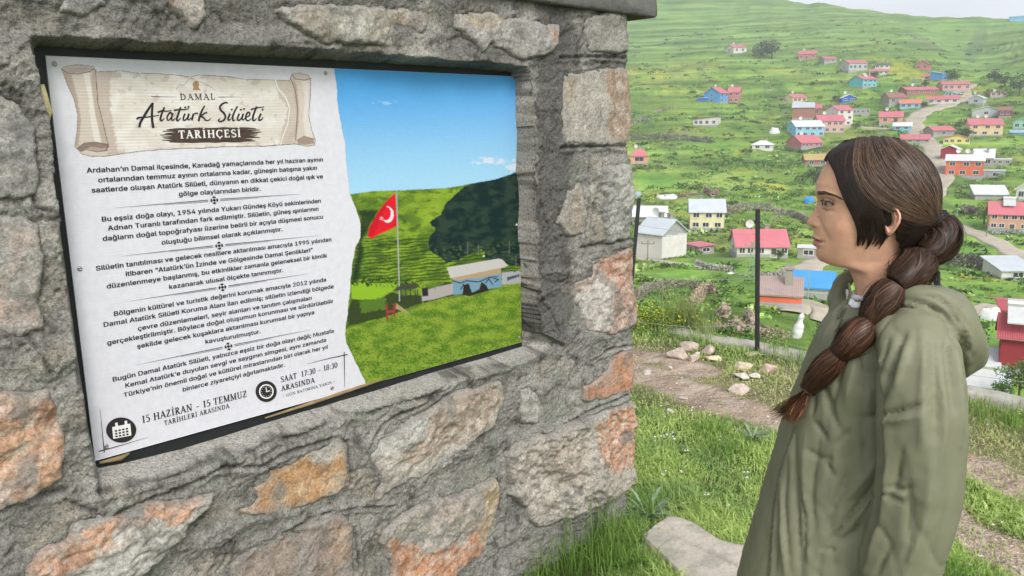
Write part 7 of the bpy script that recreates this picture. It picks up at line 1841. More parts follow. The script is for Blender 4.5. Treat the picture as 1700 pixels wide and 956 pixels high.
C = mixc(C, np.array([.045, .028, .022]), np.exp(-(np.maximum(eo, 0) / 1.5) ** 2) * (Y < 339.5) * (eo < 4) * side * .95)
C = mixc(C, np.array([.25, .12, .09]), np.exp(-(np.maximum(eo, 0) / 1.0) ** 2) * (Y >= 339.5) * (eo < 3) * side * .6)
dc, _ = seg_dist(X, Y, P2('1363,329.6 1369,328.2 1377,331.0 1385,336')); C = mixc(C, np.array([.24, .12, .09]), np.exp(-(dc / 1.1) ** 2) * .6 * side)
C = mixc(C, np.array([.52, .30, .20]), sstep(436, 446, Y) * .5)  # shade under the jaw, painted into the skin of the neck
C = C * (1 + .07 * fbm(Vn[:, 0] * 60, Vn[:, 1] * 60, Vn[:, 2] * 60, 3))[:, None]
F = grid_faces(len(rows), NV, True)
hole = (eo[F].max(1) < .0) & (np.abs(Vn[:, 1])[F].min(1) > .012)
Fl = [tuple(q) for q in F[~hole]] + [tuple(range(NV))[::-1]]
Vl = [tuple(v) for v in Vn]; Cl = [tuple(c) for c in C]
# rest of the body under the clothes: arms with hands, legs
def add_tube(pts, rad, n=12, squash=1.0):
    mb = MB(); mb.tube(pts, rad, n); b = len(Vl)
    Vl.extend(mb.v); Cl.extend([tuple(skin)] * len(mb.v)); Fl.extend([tuple(b + i for i in q) for q in mb.f])
SH = LG(1510, 540)[[0, 2]]; EL = LG(1530, 760)[[0, 2]]; WRx, WRz = LG(1468, 1000)[[0, 2]]
for sd in (1, -1):
    y_ = -.125 * sd
    add_tube([(SH[0], y_, SH[1]), (EL[0] - .01, y_ - .03 * sd, EL[1]), (WRx, y_ - .03 * sd, WRz), (WRx - .01, y_ - .028 * sd, WRz - .035), (WRx - .012, y_ - .026 * sd, WRz - .075)], [.036, .030, .021, .028, .026])
    for k_, (dx, ln_) in enumerate(((-.024, .060), (-.008, .070), (.008, .066), (.022, .052))):
        x0 = WRx - .012 + dx; z0 = WRz - .072; yy = y_ - .026 * sd
        add_tube([(x0, yy, z0), (x0 - .004, yy + .002 * sd, z0 - ln_ * .45), (x0 - .003, yy + .012 * sd, z0 - ln_ * .8), (x0, yy + .020 * sd, z0 - ln_)], [.0078, .0072, .0065, .005], 8)
    add_tube([(WRx - .03, y_ - .026 * sd, WRz - .025), (WRx - .050, y_ - .022 * sd, WRz - .05), (WRx - .052, y_ - .014 * sd, WRz - .078)], [.010, .009, .0065], 8)
HIPX = float(LG(1415, 930)[0])
for sd in (1, -1):
    add_tube([(HIPX, -.08 * sd, .82), (HIPX - .01, -.085 * sd, .45), (HIPX + .01, -.085 * sd, .08)], [.075, .05, .033])
m_skin = mat('skin', rough=.5, var=.06, scale=90, attr=True, spec=.32, sss=.2, bump=.25, bscale=600, bdist=.0008)
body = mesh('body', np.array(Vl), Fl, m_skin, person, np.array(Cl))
HS = Surf(Vn[:NV * 190], 1330, 1580, 225, 520, 2.0)
# eyes
m_eye = mat('eye', rough=.16, var=.01, scale=30, attr=True, spec=.35, coat=.0)
eyec = EYC
nu, nv = 40, 48
u, v = np.meshgrid(np.linspace(0, math.pi, nu), np.linspace(0, 2 * math.pi, nv, endpoint=False), indexing='ij')
ax = np.array([-.78, -.62, .0]); ax /= np.linalg.norm(ax); e1 = np.cross(ax, [0, 0, 1.]); e1 /= np.linalg.norm(e1); e2 = np.cross(ax, e1)
d = np.cos(u)[..., None] * ax + (np.sin(u) * np.cos(v))[..., None] * e1 + (np.sin(u) * np.sin(v))[..., None] * e2
Rr = .0118 * (1 + .06 * np.exp(-(u / .45) ** 2))
ce = mixc(np.array([.26, .21, .185]), np.array([.022, .012, .008]), 1 - sstep(.60, .68, u)); ce = mixc(ce, np.array([.004, .004, .004]), 1 - sstep(.26, .31, u))
for sd in (1, -1):
    dd = d * Rr[..., None]
    Ve = dd + eyec
    if sd < 0: Ve = Ve * [1, -1, 1]
    mesh('eye', Ve.reshape(-1, 3), grid_faces(nu, nv, True), m_eye, person, ce.reshape(-1, 3))
# strands: narrow ribbons
def ribbons(paths, wid, nrm_fn, name, m, colr, parent):
    """paths (n,k,3)"""
    n, k, _ = paths.shape
    T = np.gradient(paths, axis=1); T /= np.linalg.norm(T, axis=2)[..., None] + 1e-9
    Nn = nrm_fn(paths); S = np.cross(T, Nn); S /= np.linalg.norm(S, axis=2)[..., None] + 1e-9
    w = (np.asarray(wid)[:, None] * np.interp(np.linspace(0, 1, k), [0, .1, .8, 1], [.7, 1, .8, .25])[None])[..., None]
    V = np.stack([paths - S * w, paths + S * w], 2).reshape(-1, 3)
    i = (np.arange(n) * k * 2)[:, None] + (np.arange(k - 1) * 2)[None]
    F = np.stack([i, i + 1, i + 3, i + 2], -1).reshape(-1, 4)
    return mesh(name, V, F, m, parent, np.repeat(colr, k * 2, 0) if colr.ndim == 2 else colr.reshape(-1, 3).repeat(2, 0))
m_hair = mat('hair', rough=.46, var=.25, scale=60, attr=True, spec=.28)
m_hairbase = mat('hair_mass', (.012, .008, .006), .7, .5, 120, .8, 300, bdist=.002)
HCX, HCY = 1462., 328.
HC = LG(HCX, HCY)
def toward(paths):
    N_ = paths - HC; N_[..., 0] *= .8; N_[..., 1] *= 1.5
    return N_ / (np.linalg.norm(N_, axis=-1)[..., None] + 1e-9)
SIL = P2('1364,270 1370,256 1380,246 1400,236.5 1430,230 1465,228 1500,234.5 1530,249 1552,272 1564,298 1567,330 1563,356 1557,372 1545,392 1530,408 1512,424 1500,432 1480,425 1455,420 1430,416 1405,400 1382,370 1366,330 1361,300')
sa = np.arctan2(SIL[:, 1] - HCY, SIL[:, 0] - HCX); so = np.argsort(sa); sR = np.hypot(SIL[:, 0] - HCX, SIL[:, 1] - HCY)[so]; sa = sa[so]
def Rsil(a): return np.interp(a, np.concatenate([sa - 2*math.pi, sa, sa + 2*math.pi]), np.tile(sR, 3))
HWID = .0815
def capl(px, py):
    dx, dy = px - HCX, py - HCY; rho = np.clip(np.hypot(dx, dy) / Rsil(np.arctan2(dy, dx)), 0, .999)
    l = HWID * np.sqrt(1 - rho ** 2.3)
    inn = HS(px, py)
    return np.maximum(l, np.where(rho < .96, inn + .0035, 0)) + .0012 * np.sin(px * .16 + 2 * np.sin(py * .05)) * (rho < .9)
# hair mass
na_, nb_ = 130, 44
A_, B_ = np.meshgrid(np.linspace(-math.pi, math.pi, na_, endpoint=False), np.linspace(0, 1, nb_), indexing='ij')
cpx, cpy = HCX + np.cos(A_) * Rsil(A_) * np.sin(B_ * math.pi / 2) * .985, HCY + np.sin(A_) * Rsil(A_) * np.sin(B_ * math.pi / 2) * .985
HAIRP = P2('1352,262 1372,270 1381,270 1388,288 1394,307 1402,327 1409,344 1418,350 1428,356 1440,362 1452,366 1460,370 1466,384 1474,389 1488,388 1494,400 1498,424 1540,440 1600,400 1600,200 1352,200')
keep = sdf(cpx, cpy, HAIRP) < 0
capV = LG(cpx, cpy, np.where(B_ > .985, 0, capl(cpx, cpy) - .0015))
near_ = capV.reshape(-1, 3); far_ = near_ * [1, -1, 1]
Fc = grid_faces(nb_, na_, True)
idx = (np.arange(na_ * nb_).reshape(na_, nb_)).T.ravel()    # reorder for the (nb, na) grid
near2 = near_[idx]; kp = keep.reshape(-1)[idx]
Fk = Fc[kp[Fc].all(1)]
mesh('hair_mass', np.vstack([near2, near2 * [1, -1, 1]]), np.vstack([Fk, Fk[:, ::-1] + len(near2)]), m_hairbase, person)
# guides on the near side, combed from the parting to the tie, and the loose lock in front of the ear
GA = [P2('1400,236 1384,247 1374,262 1379,272 1388,290 1394,310 1402,330 1410,348 1419,368 1424,388 1421,412'),
      P2('1412,233 1396,248 1386,264 1391,285 1400,310 1410,332 1422,352 1432,370 1436,390 1430,413'),
      P2('1418,232 1404,250 1397,272 1402,296 1412,320 1428,342 1444,358 1452,378 1450,396 1438,414'),
      P2('1424,231 1414,250 1408,275 1414,302 1426,324 1444,342 1460,356 1468,376 1466,396 1450,413'),
      P2('1428,230 1422,252 1418,278 1426,304 1440,324 1456,340 1467,356 1475,378 1475,392 1466,408')]
GB = [P2('1428,230 1420,254 1419,280 1430,306 1446,325 1464,341 1482,351 1500,359 1520,365 1540,368 1556,370'),
      P2('1428,230 1424,250 1424,275 1434,300 1450,320 1470,336 1492,347 1512,356 1532,362 1546,367 1556,369'),
      P2('1440,229 1440,248 1444,270 1456,292 1474,312 1494,328 1514,342 1530,352 1542,360 1550,365 1557,368'),
      P2('1458,228 1466,244 1478,264 1494,284 1510,304 1524,322 1536,338 1545,350 1551,358 1555,364 1558,367'),
      P2('1478,229 1494,244 1510,260 1524,278 1536,297 1545,316 1551,334 1555,348 1557,358 1558,364 1559,367'),
      P2('1500,235 1520,247 1538,262 1550,280 1558,300 1562,320 1563,338 1562,352 1561,360 1560,365 1560,367')]
GC = [P2('1470,352 1482,340 1498,346 1508,360 1518,366 1530,368 1540,369 1546,369 1550,369 1553,369 1556,369'),
      P2('1492,352 1500,356 1508,364 1516,370 1524,372 1532,372 1540,371 1546,370 1550,370 1553,369 1556,369'),
      P2('1488,392 1496,396 1506,396 1514,392 1522,386 1530,381 1538,377 1544,374 1549,372 1553,371 1556,370'),
      P2('1496,412 1502,410 1510,405 1518,399 1526,392 1533,386 1540,381 1546,377 1551,374 1554,372 1557,370'),
      P2('1500,428 1508,424 1516,416 1524,408 1531,400 1538,392 1544,386 1549,380 1553,376 1556,373 1558,371')]
def family(G, n, jit, k=22, off=(.0, .0035), curl=0):
    G = np.array([resamp(g, k) for g in G]); ng = len(G)
    s = rng.uniform(0, ng - 1, n); i = np.minimum(s.astype(int), ng - 2); f = (s - i)[:, None, None]
    P = G[i] * (1 - f) + G[i + 1] * f
    t = np.linspace(0, 1, k)[None]
    ph = rng.uniform(0, 6.28, (n, 1)); cl = np.floor(s * 5)[:, None]
    P = P + np.stack([np.sin(t * 5 + ph) * jit, np.cos(t * 4 + ph * 1.7) * jit], -1)
    P[..., 0] += 1.6 * np.sin(cl * 2.1 + t * 4); P[..., 1] += 1.2 * np.cos(cl * 1.3 + t * 3)
    # a few end early
    if G[0][-1][1] > 405 and G[0][-1][0] < 1440 and n > 1200:       # loose ends of the lock
        ci_ = (np.floor(s * 2.3) + .5) / 2.3; ii = np.minimum(ci_.astype(int), ng - 2); ff = (ci_ - ii)[:, None, None]
        Cc = G[ii] * (1 - ff) + G[ii + 1] * ff; wt = np.clip((np.linspace(0, 1, k) - .58) / .42, 0, 1)[None, :, None] ** 1.15 * rng.uniform(.4, 1.0, (n, 1, 1))
        P = P * (1 - wt) + Cc * wt
        cut = rng.uniform(.88, 1.0, n) - .05 * (np.floor(s * 2.3) % 2) + .03 * np.sin(s * 4); tt = np.linspace(0, 1, k)[None] * cut[:, None] * (k - 1)
        i0 = np.minimum(tt.astype(int), k - 2); fr_ = (tt - i0)[..., None]; rI = np.arange(n)[:, None]
        P = P[rI, i0] * (1 - fr_) + P[rI, i0 + 1] * fr_
    o = rng.uniform(off[0], off[1], (n, 1)) * np.sin(np.clip(t, .02, .98) * math.pi) ** .5
    return P, capl(P[..., 0], P[..., 1]) + o
def haircol(n, lo=(.013, .008, .006), hi=(.052, .031, .022), p=.2):
    r_ = rng.uniform(size=n); k = np.where(r_ < p, rng.uniform(.3, 1, n), rng.uniform(0, .25, n))
    return mixc(np.array(lo), np.array(hi), k) * rng.uniform(.6, 1.3, (n, 1))
for G, n, jit, of in ((GA, 2600, 1.8, (.0, .0030)), (GB, 5200, 2.0, (.0, .0032)), (GC, 1000, 1.0, (.0, .003))):
    P, l = family(G, n, jit, 22, of)
    pth = LG(P[..., 0], P[..., 1], l)
    ribbons(pth, rng.uniform(.00022, .00055, n), toward, 'hair', m_hair, haircol(n), person)
    if G is not GC:
        m_ = n // 3; q = pth[:m_] * [1, -1, 1]
        ribbons(q, rng.uniform(.0006, .0012, m_), toward, 'hair', m_hair, haircol(m_), person)
# flyaways
n = 170; P, l = family(GB, n, 5.0, 22, (.003, .010)); P += rng.normal(size=(n, 1, 2)) * 2.2
ribbons(LG(P[..., 0], P[..., 1], l), np.full(n, .00022), toward, 'hair', m_hair, haircol(n, (.10, .06, .04), (.22, .14, .09)), person)
n = 60; P = resamp(GB[4], 22)[None] + rng.normal(size=(n, 1, 2)) * 3 + np.linspace(0, 1, 22)[None, :, None] * rng.uniform(0, 7, (n, 1, 1)) * np.array([1, .3])
ribbons(LG(P[..., 0], P[..., 1], rng.normal(size=(n, 1)) * .03 * np.ones((1, 22))), np.full(n, .0002), toward, 'hair', m_hair, haircol(n, (.10, .06, .04), (.2, .13, .08)), person)
# eyebrow
def on_head(px, py, up=.0006): return LG(px, py, HS(px, py) + up)
n = 330; t = rng.uniform(0, 1, n) ** 1.15; bx_ = np.interp(t, [0, .3, .7, 1], [1356.5, 1368, 1384, 1397]); by_ = np.interp(t, [0, .3, .7, 1], [320.6, 319.6, 324, 330.5])
thk = np.interp(t, [0, .25, 1], [3.4, 3.0, .8]); oy = rng.uniform(-1, 1, n) * thk; ln_ = rng.uniform(3, 6, n)
pa_ = np.stack([bx_, by_ + oy], 1); pb_ = pa_ + np.stack([ln_, ln_ * .28 - oy * .4 - (1 - t) * 1.2], 1)
P = pa_[:, None] * (1 - np.linspace(0, 1, 5)[None, :, None]) + pb_[:, None] * np.linspace(0, 1, 5)[None, :, None]
ribbons(on_head(P[..., 0], P[..., 1], .0008), np.full(n, .00028), toward, 'eyebrow', m_hair, haircol(n, (.03, .018, .012), (.10, .06, .04), .6), person)
n = 46; t = np.linspace(0, 1, n); a = np.stack([np.interp(t, [0, .25, 1], [1365.2, 1369, 1382.5]), np.interp(t, [0, .25, .6, 1], [333.6, 332.6, 335.4, 339.6])], 1)
b = a + np.stack([-4.6 + 6.5 * t, -.4 - 1.2 * np.sin(t * 3)], 1); m3 = (a + b) / 2 + [0, 1.0]
P = np.stack([a, m3, b], 1); l = HS(a[:, 0], a[:, 1])[:, None] + np.array([0, .0022, .0036])[None] * (.3 + t[:, None])
ribbons(LG(P[..., 0], P[..., 1], l), np.full(n, .0003), toward, 'eyelash', m_hair, haircol(n, (.010, .007, .006), (.02, .012, .01)), person)
# ear: a sculpted relief standing off the head
EAR = P2('1462,350 1464.5,345 1470,341.8 1477.4,340.6 1485,342.6 1491.5,347.5 1495.4,355 1496,362 1493.8,370.5 1489,378.5 1484,385.5 1479,390 1474.6,390.8 1471,387.5 1469.2,380 1467,372 1464,362')
ex_, ey_ = np.meshgrid(np.linspace(1458, 1500, 84), np.linspace(337, 394, 110), indexing='xy')
q = sdf(ex_, ey_, EAR)
lb = float(HS(1474, 366)); tilt = (ex_ - 1464) / 1021. * .42
rim = np.exp(-((q + 3.0) / 2.1) ** 2) * sstep(392, 378, ey_)
conch = np.exp(-(((ex_ - 1476) / 6.2) ** 2 + ((ey_ - 368) / 9.5) ** 2))
dh, _ = seg_dist(ex_, ey_, P2('1476,349 1484,353 1487,362 1484,371 1478,378')); anti = np.exp(-(dh / 2.2) ** 2)
trag = np.exp(-(((ex_ - 1467.5) / 2.6) ** 2 + ((ey_ - 370) / 5) ** 2))
lobe = np.exp(-(((ex_ - 1476.5) / 5) ** 2 + ((ey_ - 384) / 5) ** 2))
le = lb + .0045 + tilt + .0038 * rim + .0022 * anti - .0075 * conch + .003 * trag + .0015 * lobe
le = np.where(q > -.3, le - .022 * sstep(-.3, 1.2, q), le)
Ve = LG(ex_, ey_, le).reshape(-1, 3)
Fe = grid_faces(110, 84); Fe = Fe[(q.ravel()[Fe].min(1) < 1.1)]
ce = mixc(np.array([.60, .34, .24]), np.array([.28, .115, .08]), np.clip(conch * .9 + .5 * np.exp(-((q + 6) / 1.6) ** 2) * (ey_ < 368), 0, 1)); ce = mixc(ce, np.array([.64, .33, .235]), np.clip(rim * .6 + lobe * .4, 0, 1))
used, inv = np.unique(Fe, return_inverse=True)
for sd in (1, -1):
    mesh('ear', Ve[used] * [1, sd, 1], inv.reshape(-1, 4) if sd > 0 else inv.reshape(-1, 4)[:, ::-1], m_skin, person, ce.reshape(-1, 3)[used])
# ---- clothes: volumes fused, then folds pressed into the cloth
cl = MB()
def ring_sweep(mb, st, n=40, e=.9, lat0=0.0):
    st = np.array(st, float); rr = catmull(st, 5); Fq = LG(rr[:, 0], rr[:, 1]); Bq = LG(rr[:, 2], rr[:, 3]); md = (Fq + Bq) / 2
    t = np.linspace(0, 2 * math.pi, n, endpoint=False); c, s = np.cos(t), np.sin(t)
    V = md[:, None] + (np.sign(c) * np.abs(c) ** e)[None, :, None] * (Fq - md)[:, None]
    V[..., 1] = -(np.sign(s) * np.abs(s) ** e)[None] * rr[:, 4][:, None] - lat0
    m = len(rr); b = V.reshape(-1, 3)
    F = [tuple(q) for q in grid_faces(m, n, True)] + [tuple(range(n))[::-1], tuple((m - 1) * n + i for i in range(n))]
    mb.add(b, F)
ring_sweep(cl, [(1413, 497, 1522, 486, .060), (1398, 506, 1545, 498, .090), (1382, 520, 1566, 514, .120), (1364, 540, 1582, 548, .140), (1341, 585, 1586, 600, .142), (1320, 640, 1586, 660, .138),
                (1302, 690, 1582, 720, .138), (1276, 780, 1574, 800, .146), (1252, 860, 1564, 880, .158), (1231, 938, 1554, 956, .168), (1224, 1000, 1548, 1020, .175)])
def arm(mb, st, sd=1, n=28):
    st = catmull(np.array(st, float), 5); V = []
    t = np.linspace(0, 2 * math.pi, n, endpoint=False)
    for (px, py, hw, l, dl) in st:
        c0 = LG(px, py, l); hwm = hw / 1021. * (PD - l) / PD
        for a in t:
            p = c0 + np.array([math.cos(a) * hwm, -math.sin(a) * dl, .12 * math.cos(a) * hwm]); p[1] *= sd; V.append(p)
    m = len(st); F = [tuple(q) for q in grid_faces(m, n, True)] + [tuple(range(n))[::-1], tuple((m - 1) * n + i for i in range(n))]
    mb.add(V, F)
ARM = [(1505, 503, 26, .075, .02), (1510, 520, 50, .105, .045), (1518, 555, 62, .135, .058), (1524, 610, 67, .155, .062), (1529, 690, 67, .168, .064), (1529, 770, 67, .17, .062), (1519, 850, 68, .168, .060), (1496, 930, 68, .165, .058), (1474, 1010, 58, .16, .05)]
arm(cl, ARM, 1); arm(cl, ARM, -1)
# hood hanging behind the neck
def ell(mb, cx, cy, rx, ry, l, dl, n=20):
    u, v = np.meshgrid(np.linspace(0, math.pi, n), np.linspace(0, 2 * math.pi, 2 * n, endpoint=False), indexing='ij')
    px, py = cx + rx * np.sin(u) * np.cos(v), cy + ry * np.cos(u)
    V = LG(px, py, l + dl * np.sin(u) * np.sin(v)); mb.add(V.reshape(-1, 3), [tuple(q) for q in grid_faces(n, 2 * n, True)])
ell(cl, 1577, 545, 45, 62, 0, .105); ell(cl, 1592, 580, 30, 52, .035, .075); ell(cl, 1555, 512, 46, 36, .03, .10)
def rope(mb, pts, rad, n=14):
    P = catmull(np.array([[*p] for p in pts], float), 6); mb.tube(LG(P[:, 0], P[:, 1], P[:, 2]), np.interp(np.linspace(0, 1, len(P)), np.linspace(0, 1, len(rad)), rad), n)
rope(cl, [(1404, 516, .036), (1424, 515, .060), (1454, 512, .080), (1490, 503, .096), (1530, 502, .108), (1575, 530, .10), (1600, 570, .06), (1604, 590, 0)], [.008, .010, .013, .018, .025, .034, .032, .03])
rope(cl, [(1392, 522, -.015), (1388, 496, -.040), (1398, 470, -.052), (1418, 458, -.060), (1450, 466, -.072), (1490, 478, -.088), (1530, 496, -.105), (1575, 530, -.10), (1600, 570, -.06), (1604, 590, 0)], [.010, .014, .013, .011, .012, .016, .024, .034, .032, .03])
tmp = cl.build('jacket_form', None, None)
rm = tmp.modifiers.new('r', 'REMESH'); rm.mode = 'VOXEL'; rm.voxel_size = .0048; rm.use_smooth_shade = True
sm = tmp.modifiers.new('s', 'SMOOTH'); sm.factor = .5; sm.iterations = 8
dg = bpy.context.evaluated_depsgraph_get(); dg.update()
me = bpy.data.meshes.new_from_object(tmp.evaluated_get(dg)); bpy.data.objects.remove(tmp)
nv_ = len(me.vertices); V = np.empty(nv_ * 3, np.float32); me.vertices.foreach_get('co', V); V = V.reshape(-1, 3).astype(float)
Nr = np.empty(nv_ * 3, np.float32); me.vertices.foreach_get('normal', Nr); Nr = Nr.reshape(-1, 3).astype(float)
FJ = np.array([p.vertices[:] for p in me.polygons if len(p.vertices) == 4], int)
X, Y = pxl(V); face = sstep(-.1, .5, -Nr[:, 1])
FOLDS = [  # polyline, depth (mm, negative = crease), width px
    ('1452,560 1452,600 1460,650 1466,700 1469,760 1467,800 1460,850 1440,905 1420,960', -24, 7), ('1462,600 1470,680 1476,760 1474,820 1458,880 1436,950', 11, 9),
    ('1578,548 1584,600 1590,680 1592,740', 7, 6), ('1568,545 1572,600 1578,680', -5, 6), ('1530,552 1533,620 1532,700 1530,740', 8, 9), ('1548,560 1552,640 1552,720', -5, 9),
    ('1500,560 1486,600 1474,640 1466,680', -11, 6), ('1512,556 1500,600 1486,650', 7, 7), ('1464,688 1484,684 1510,676 1532,668', -9, 4.5), ('1470,700 1495,696 1525,688', 6, 6),
    ('1462,812 1480,822 1500,834', -6, 4), ('1475,806 1500,812 1515,806', -6, 4), ('1480,818 1505,822', 4, 5), ('1508,800 1512,850 1508,890', -6, 8), ('1545,740 1540,820 1520,900 1500,956', 6, 12),
    ('1575,720 1570,800 1556,880 1540,950', -4, 10), ('1430,690 1448,691 1462,690', -7, 3.5), ('1433,690 1435,730 1437,785', -6, 3.5), ('1440,640 1442,690', 5, 6),
    ('1466,780 1440,820 1405,865 1368,910', -10, 5), ('1462,806 1430,845 1392,885', 6, 6), ('1452,850 1420,880 1380,910', -6, 5), ('1455,770 1420,810 1385,850', 5, 7),
    ('1400,600 1392,640 1380,680', -6, 7), ('1375,650 1385,690 1400,720', -5, 6), ('1355,620 1370,650 1378,690', -7, 6), ('1420,600 1412,640 1405,670', 5, 7),
    ('1322,712 1322,800 1326,880 1330,960', -6, 6), ('1338,720 1336,800 1340,900 1345,960', 5, 7), ('1362,720 1350,800 1352,880', -4, 7), ('1300,800 1300,880 1306,960', 5, 6), ('1310,760 1305,840 1312,950', -4, 4),
    ('1388,480 1372,520 1355,560 1335,610', -7, 5), ('1396,500 1380,540 1366,570', 4, 5), ('1500,498 1535,505 1565,525 1585,560', -9, 5), ('1490,510 1530,520 1560,540', 5, 6), ('1560,490 1590,515 1610,548', -4, 6),
    ('1575,535 1582,560 1595,590 1602,620', -10, 6), ('1600,540 1608,565 1604,600', 6, 7), ('1520,488 1560,492 1590,512', 5, 7), ('1382,905 1387,930 1388,960', -5, 2.6), ('1366,915 1360,935 1358,960', -4, 3), ('1366,912 1385,912', -4, 2.6),
    ('1390,700 1388,760 1380,820', 4, 8), ('1410,720 1408,780 1395,840', -4, 7), ('1415,560 1425,590 1430,640', -5, 7), ('1500,520 1520,530 1545,535', 4, 8), ('1600,640 1600,700', -4, 8),
  ('1352,700 1362,712 1374,730', -9, 5), ('1340,745 1358,758 1384,760', -6, 5), ('1372,762 1380,778 1386,790', -8, 4), ('1385,740 1400,725 1412,712', -5, 5), ('1345,640 1352,660 1350,690', -6, 5), ('1405,790 1388,830 1372,880', -6, 5), ('1330,820 1338,870 1336,930', -7, 5), ('1295,840 1290,900 1288,950', -5, 4),
  ('1478,560 1470,590 1462,620', -6, 4), ('1540,600 1538,660 1534,720', -5, 5), ('1560,620 1566,700 1560,780', 5, 7), ('1500,740 1492,790 1482,830', -5, 5), ('1530,840 1520,880 1500,930', -5, 6), ('1480,900 1466,930 1452,956', -5, 5),
  ('1530,492 1562,500 1590,530 1606,560', -8, 4), ('1545,508 1572,524 1590,552', -6, 4), ('1586,540 1600,566 1612,592', -6, 4), ('1440,506 1480,508 1515,512 1545,526', -8, 4), ('1606,600 1602,620 1596,636', -8, 5)]
D = np.zeros(nv_)
for s, dep, w in FOLDS:
    p = P2(s); p = catmull(p, 6) if len(p) > 2 else p
    k = (X > p[:, 0].min() - 4 * w) & (X < p[:, 0].max() + 4 * w) & (Y > p[:, 1].min() - 4 * w) & (Y < p[:, 1].max() + 4 * w)
    d, t = seg_dist(X[k], Y[k], p); fade = np.sin(np.clip(t, .04, .96) * math.pi) ** .5
    D[k] += dep * .00135 * np.exp(-np.abs(d / (w * (.62 if dep < 0 else .8))) ** 1.15) * fade
wx = fbm(V[:, 0] * 5, V[:, 1] * 5, V[:, 2] * 1.4, 3); D2 = .0038 * wx +   .0020 * ridged(V[:, 0] * 11 + wx, V[:, 1] * 11, V[:, 2] * 4, 3) + .0012 * fbm(V[:, 0] * 30, V[:, 1] * 30, V[:, 2] * 22, 3)
cx_ = perlin(V[:, 0] * 9 + .6 * wx, V[:, 1] * 6, V[:, 2] * 6 + V[:, 0] * 5); cy_ = perlin(V[:, 0] * 17 + 9, V[:, 1] * 12, V[:, 2] * 10 - V[:, 0] * 12 + wx)
D2 += (-.0042 * np.exp(-np.abs(cx_) / .06) * sstep(-.2, .4, fbm(V[:, 0] * 4, V[:, 1] * 4, V[:, 2] * 4 + 7, 2)) - .0026 * np.exp(-np.abs(cy_) / .07) * sstep(-.1, .4, fbm(V[:, 0] * 5 + 3, V[:, 1] * 5, V[:, 2] * 5, 2)))
seam, _ = seg_dist(X, Y, catmull(P2('1500,500 1478,530 1458,562 1452,600 1462,690 1467,780'), 6))
D2 -= .003 * np.exp(-(seam / 1.8) ** 2) * face
V = V + Nr * (D * face + D2)[:, None]
m_jack = mat('jacket_cloth', (.168, .170, .108), .6, .06, 3, .15, 80, spec=.3, bdist=.002)
JA = mesh('jacket', V, FJ, m_jack, person)
JS = Surf(V, 1210, 1650, 440, 1000, 3.0)
bpy.data.meshes.remove(me)
# zip, pull and cord
m_zip = mat('zip_metal', (.14, .14, .10), .4, .1, 30, metal=.5)
m_cord = mat('cord', (.10, .105, .06), .8, .2, 60)
zp = resamp(catmull(P2('1404,512 1393,545 1382,572 1362,610 1340,660 1320,710 1301,764 1290,807 1282,872 1277,953 1275,990'), 8), 190)
mb = MB()
for i, (x, y) in enumerate(zp):
    c0 = LG(x, y, float(JS(x, y)) + .0006); w = .0030 if i % 2 else .0020
    mb.box(c0[0] - w, c0[0] + w, c0[1] - .0012, c0[1] + .001, c0[2] - .0008, c0[2] + .0008)
zo = mb.build('zip', m_zip, JA); zo['kind'] = 'stuff'
mb = MB(); c0 = LG(1390, 545, float(JS(1390, 545)) + .003); mb.tube([c0 + [.004 * math.cos(a), -.001, -.010 + .010 * math.sin(a)] for a in np.linspace(.3, 6, 12)], .0011, 6)
mb.build('zip_pull', m_zip, JA, True)
mb = MB(); q = catmull(P2('1409,470 1411,486 1407,500 1398,512 1392,528'), 6); mb.tube(LG(q[:, 0], q[:, 1], np.maximum(JS(q[:, 0], q[:, 1]), .03) + .003), .0022, 7); mb.build('drawstring', m_cord, JA, True)
# white shirt collar at the throat
mb = MB(); m_sh = mat('shirt_cotton', (.68, .68, .70), .85, .05, 40, .3, 200, bdist=.001)
for dz, rr_, k_ in ((0, .0045, 1.0), (.010, .0045, 1.06), (.02, .005, 1.14)):
    t = np.linspace(0, 2 * math.pi, 40); f_, b_ = LG(1418, 484), LG(1516, 480); md = (f_ + b_) / 2
    mb.tube([md + np.array([math.cos(a) * (b_[0] - f_[0]) / 2 * k_, math.sin(a) * .052 * k_, -dz + math.cos(a) * .012]) for a in t], rr_, 8)
mb.build('shirt_collar', m_sh, person, True)
SHP = P2('1406,482 1413,486 1419,500 1434,507 1432,511 1416,512 1407,504')
gx_, gy_ = np.meshgrid(np.linspace(1402, 1438, 40), np.linspace(478, 515, 40), indexing='xy'); qs_ = sdf(gx_, gy_, SHP)
ls_ = np.maximum(JS(gx_, gy_), HS(gx_, gy_)) + .0025 - .012 * sstep(-1.5, 1.5, qs_)
Fs_ = grid_faces(40, 40); Fs_ = Fs_[qs_.ravel()[Fs_].min(1) < 1.5]; u_, i_ = np.unique(Fs_, return_inverse=True)
mesh('shirt_front', LG(gx_, gy_, ls_).reshape(-1, 3)[u_], i_.reshape(-1, 4), m_sh, person)
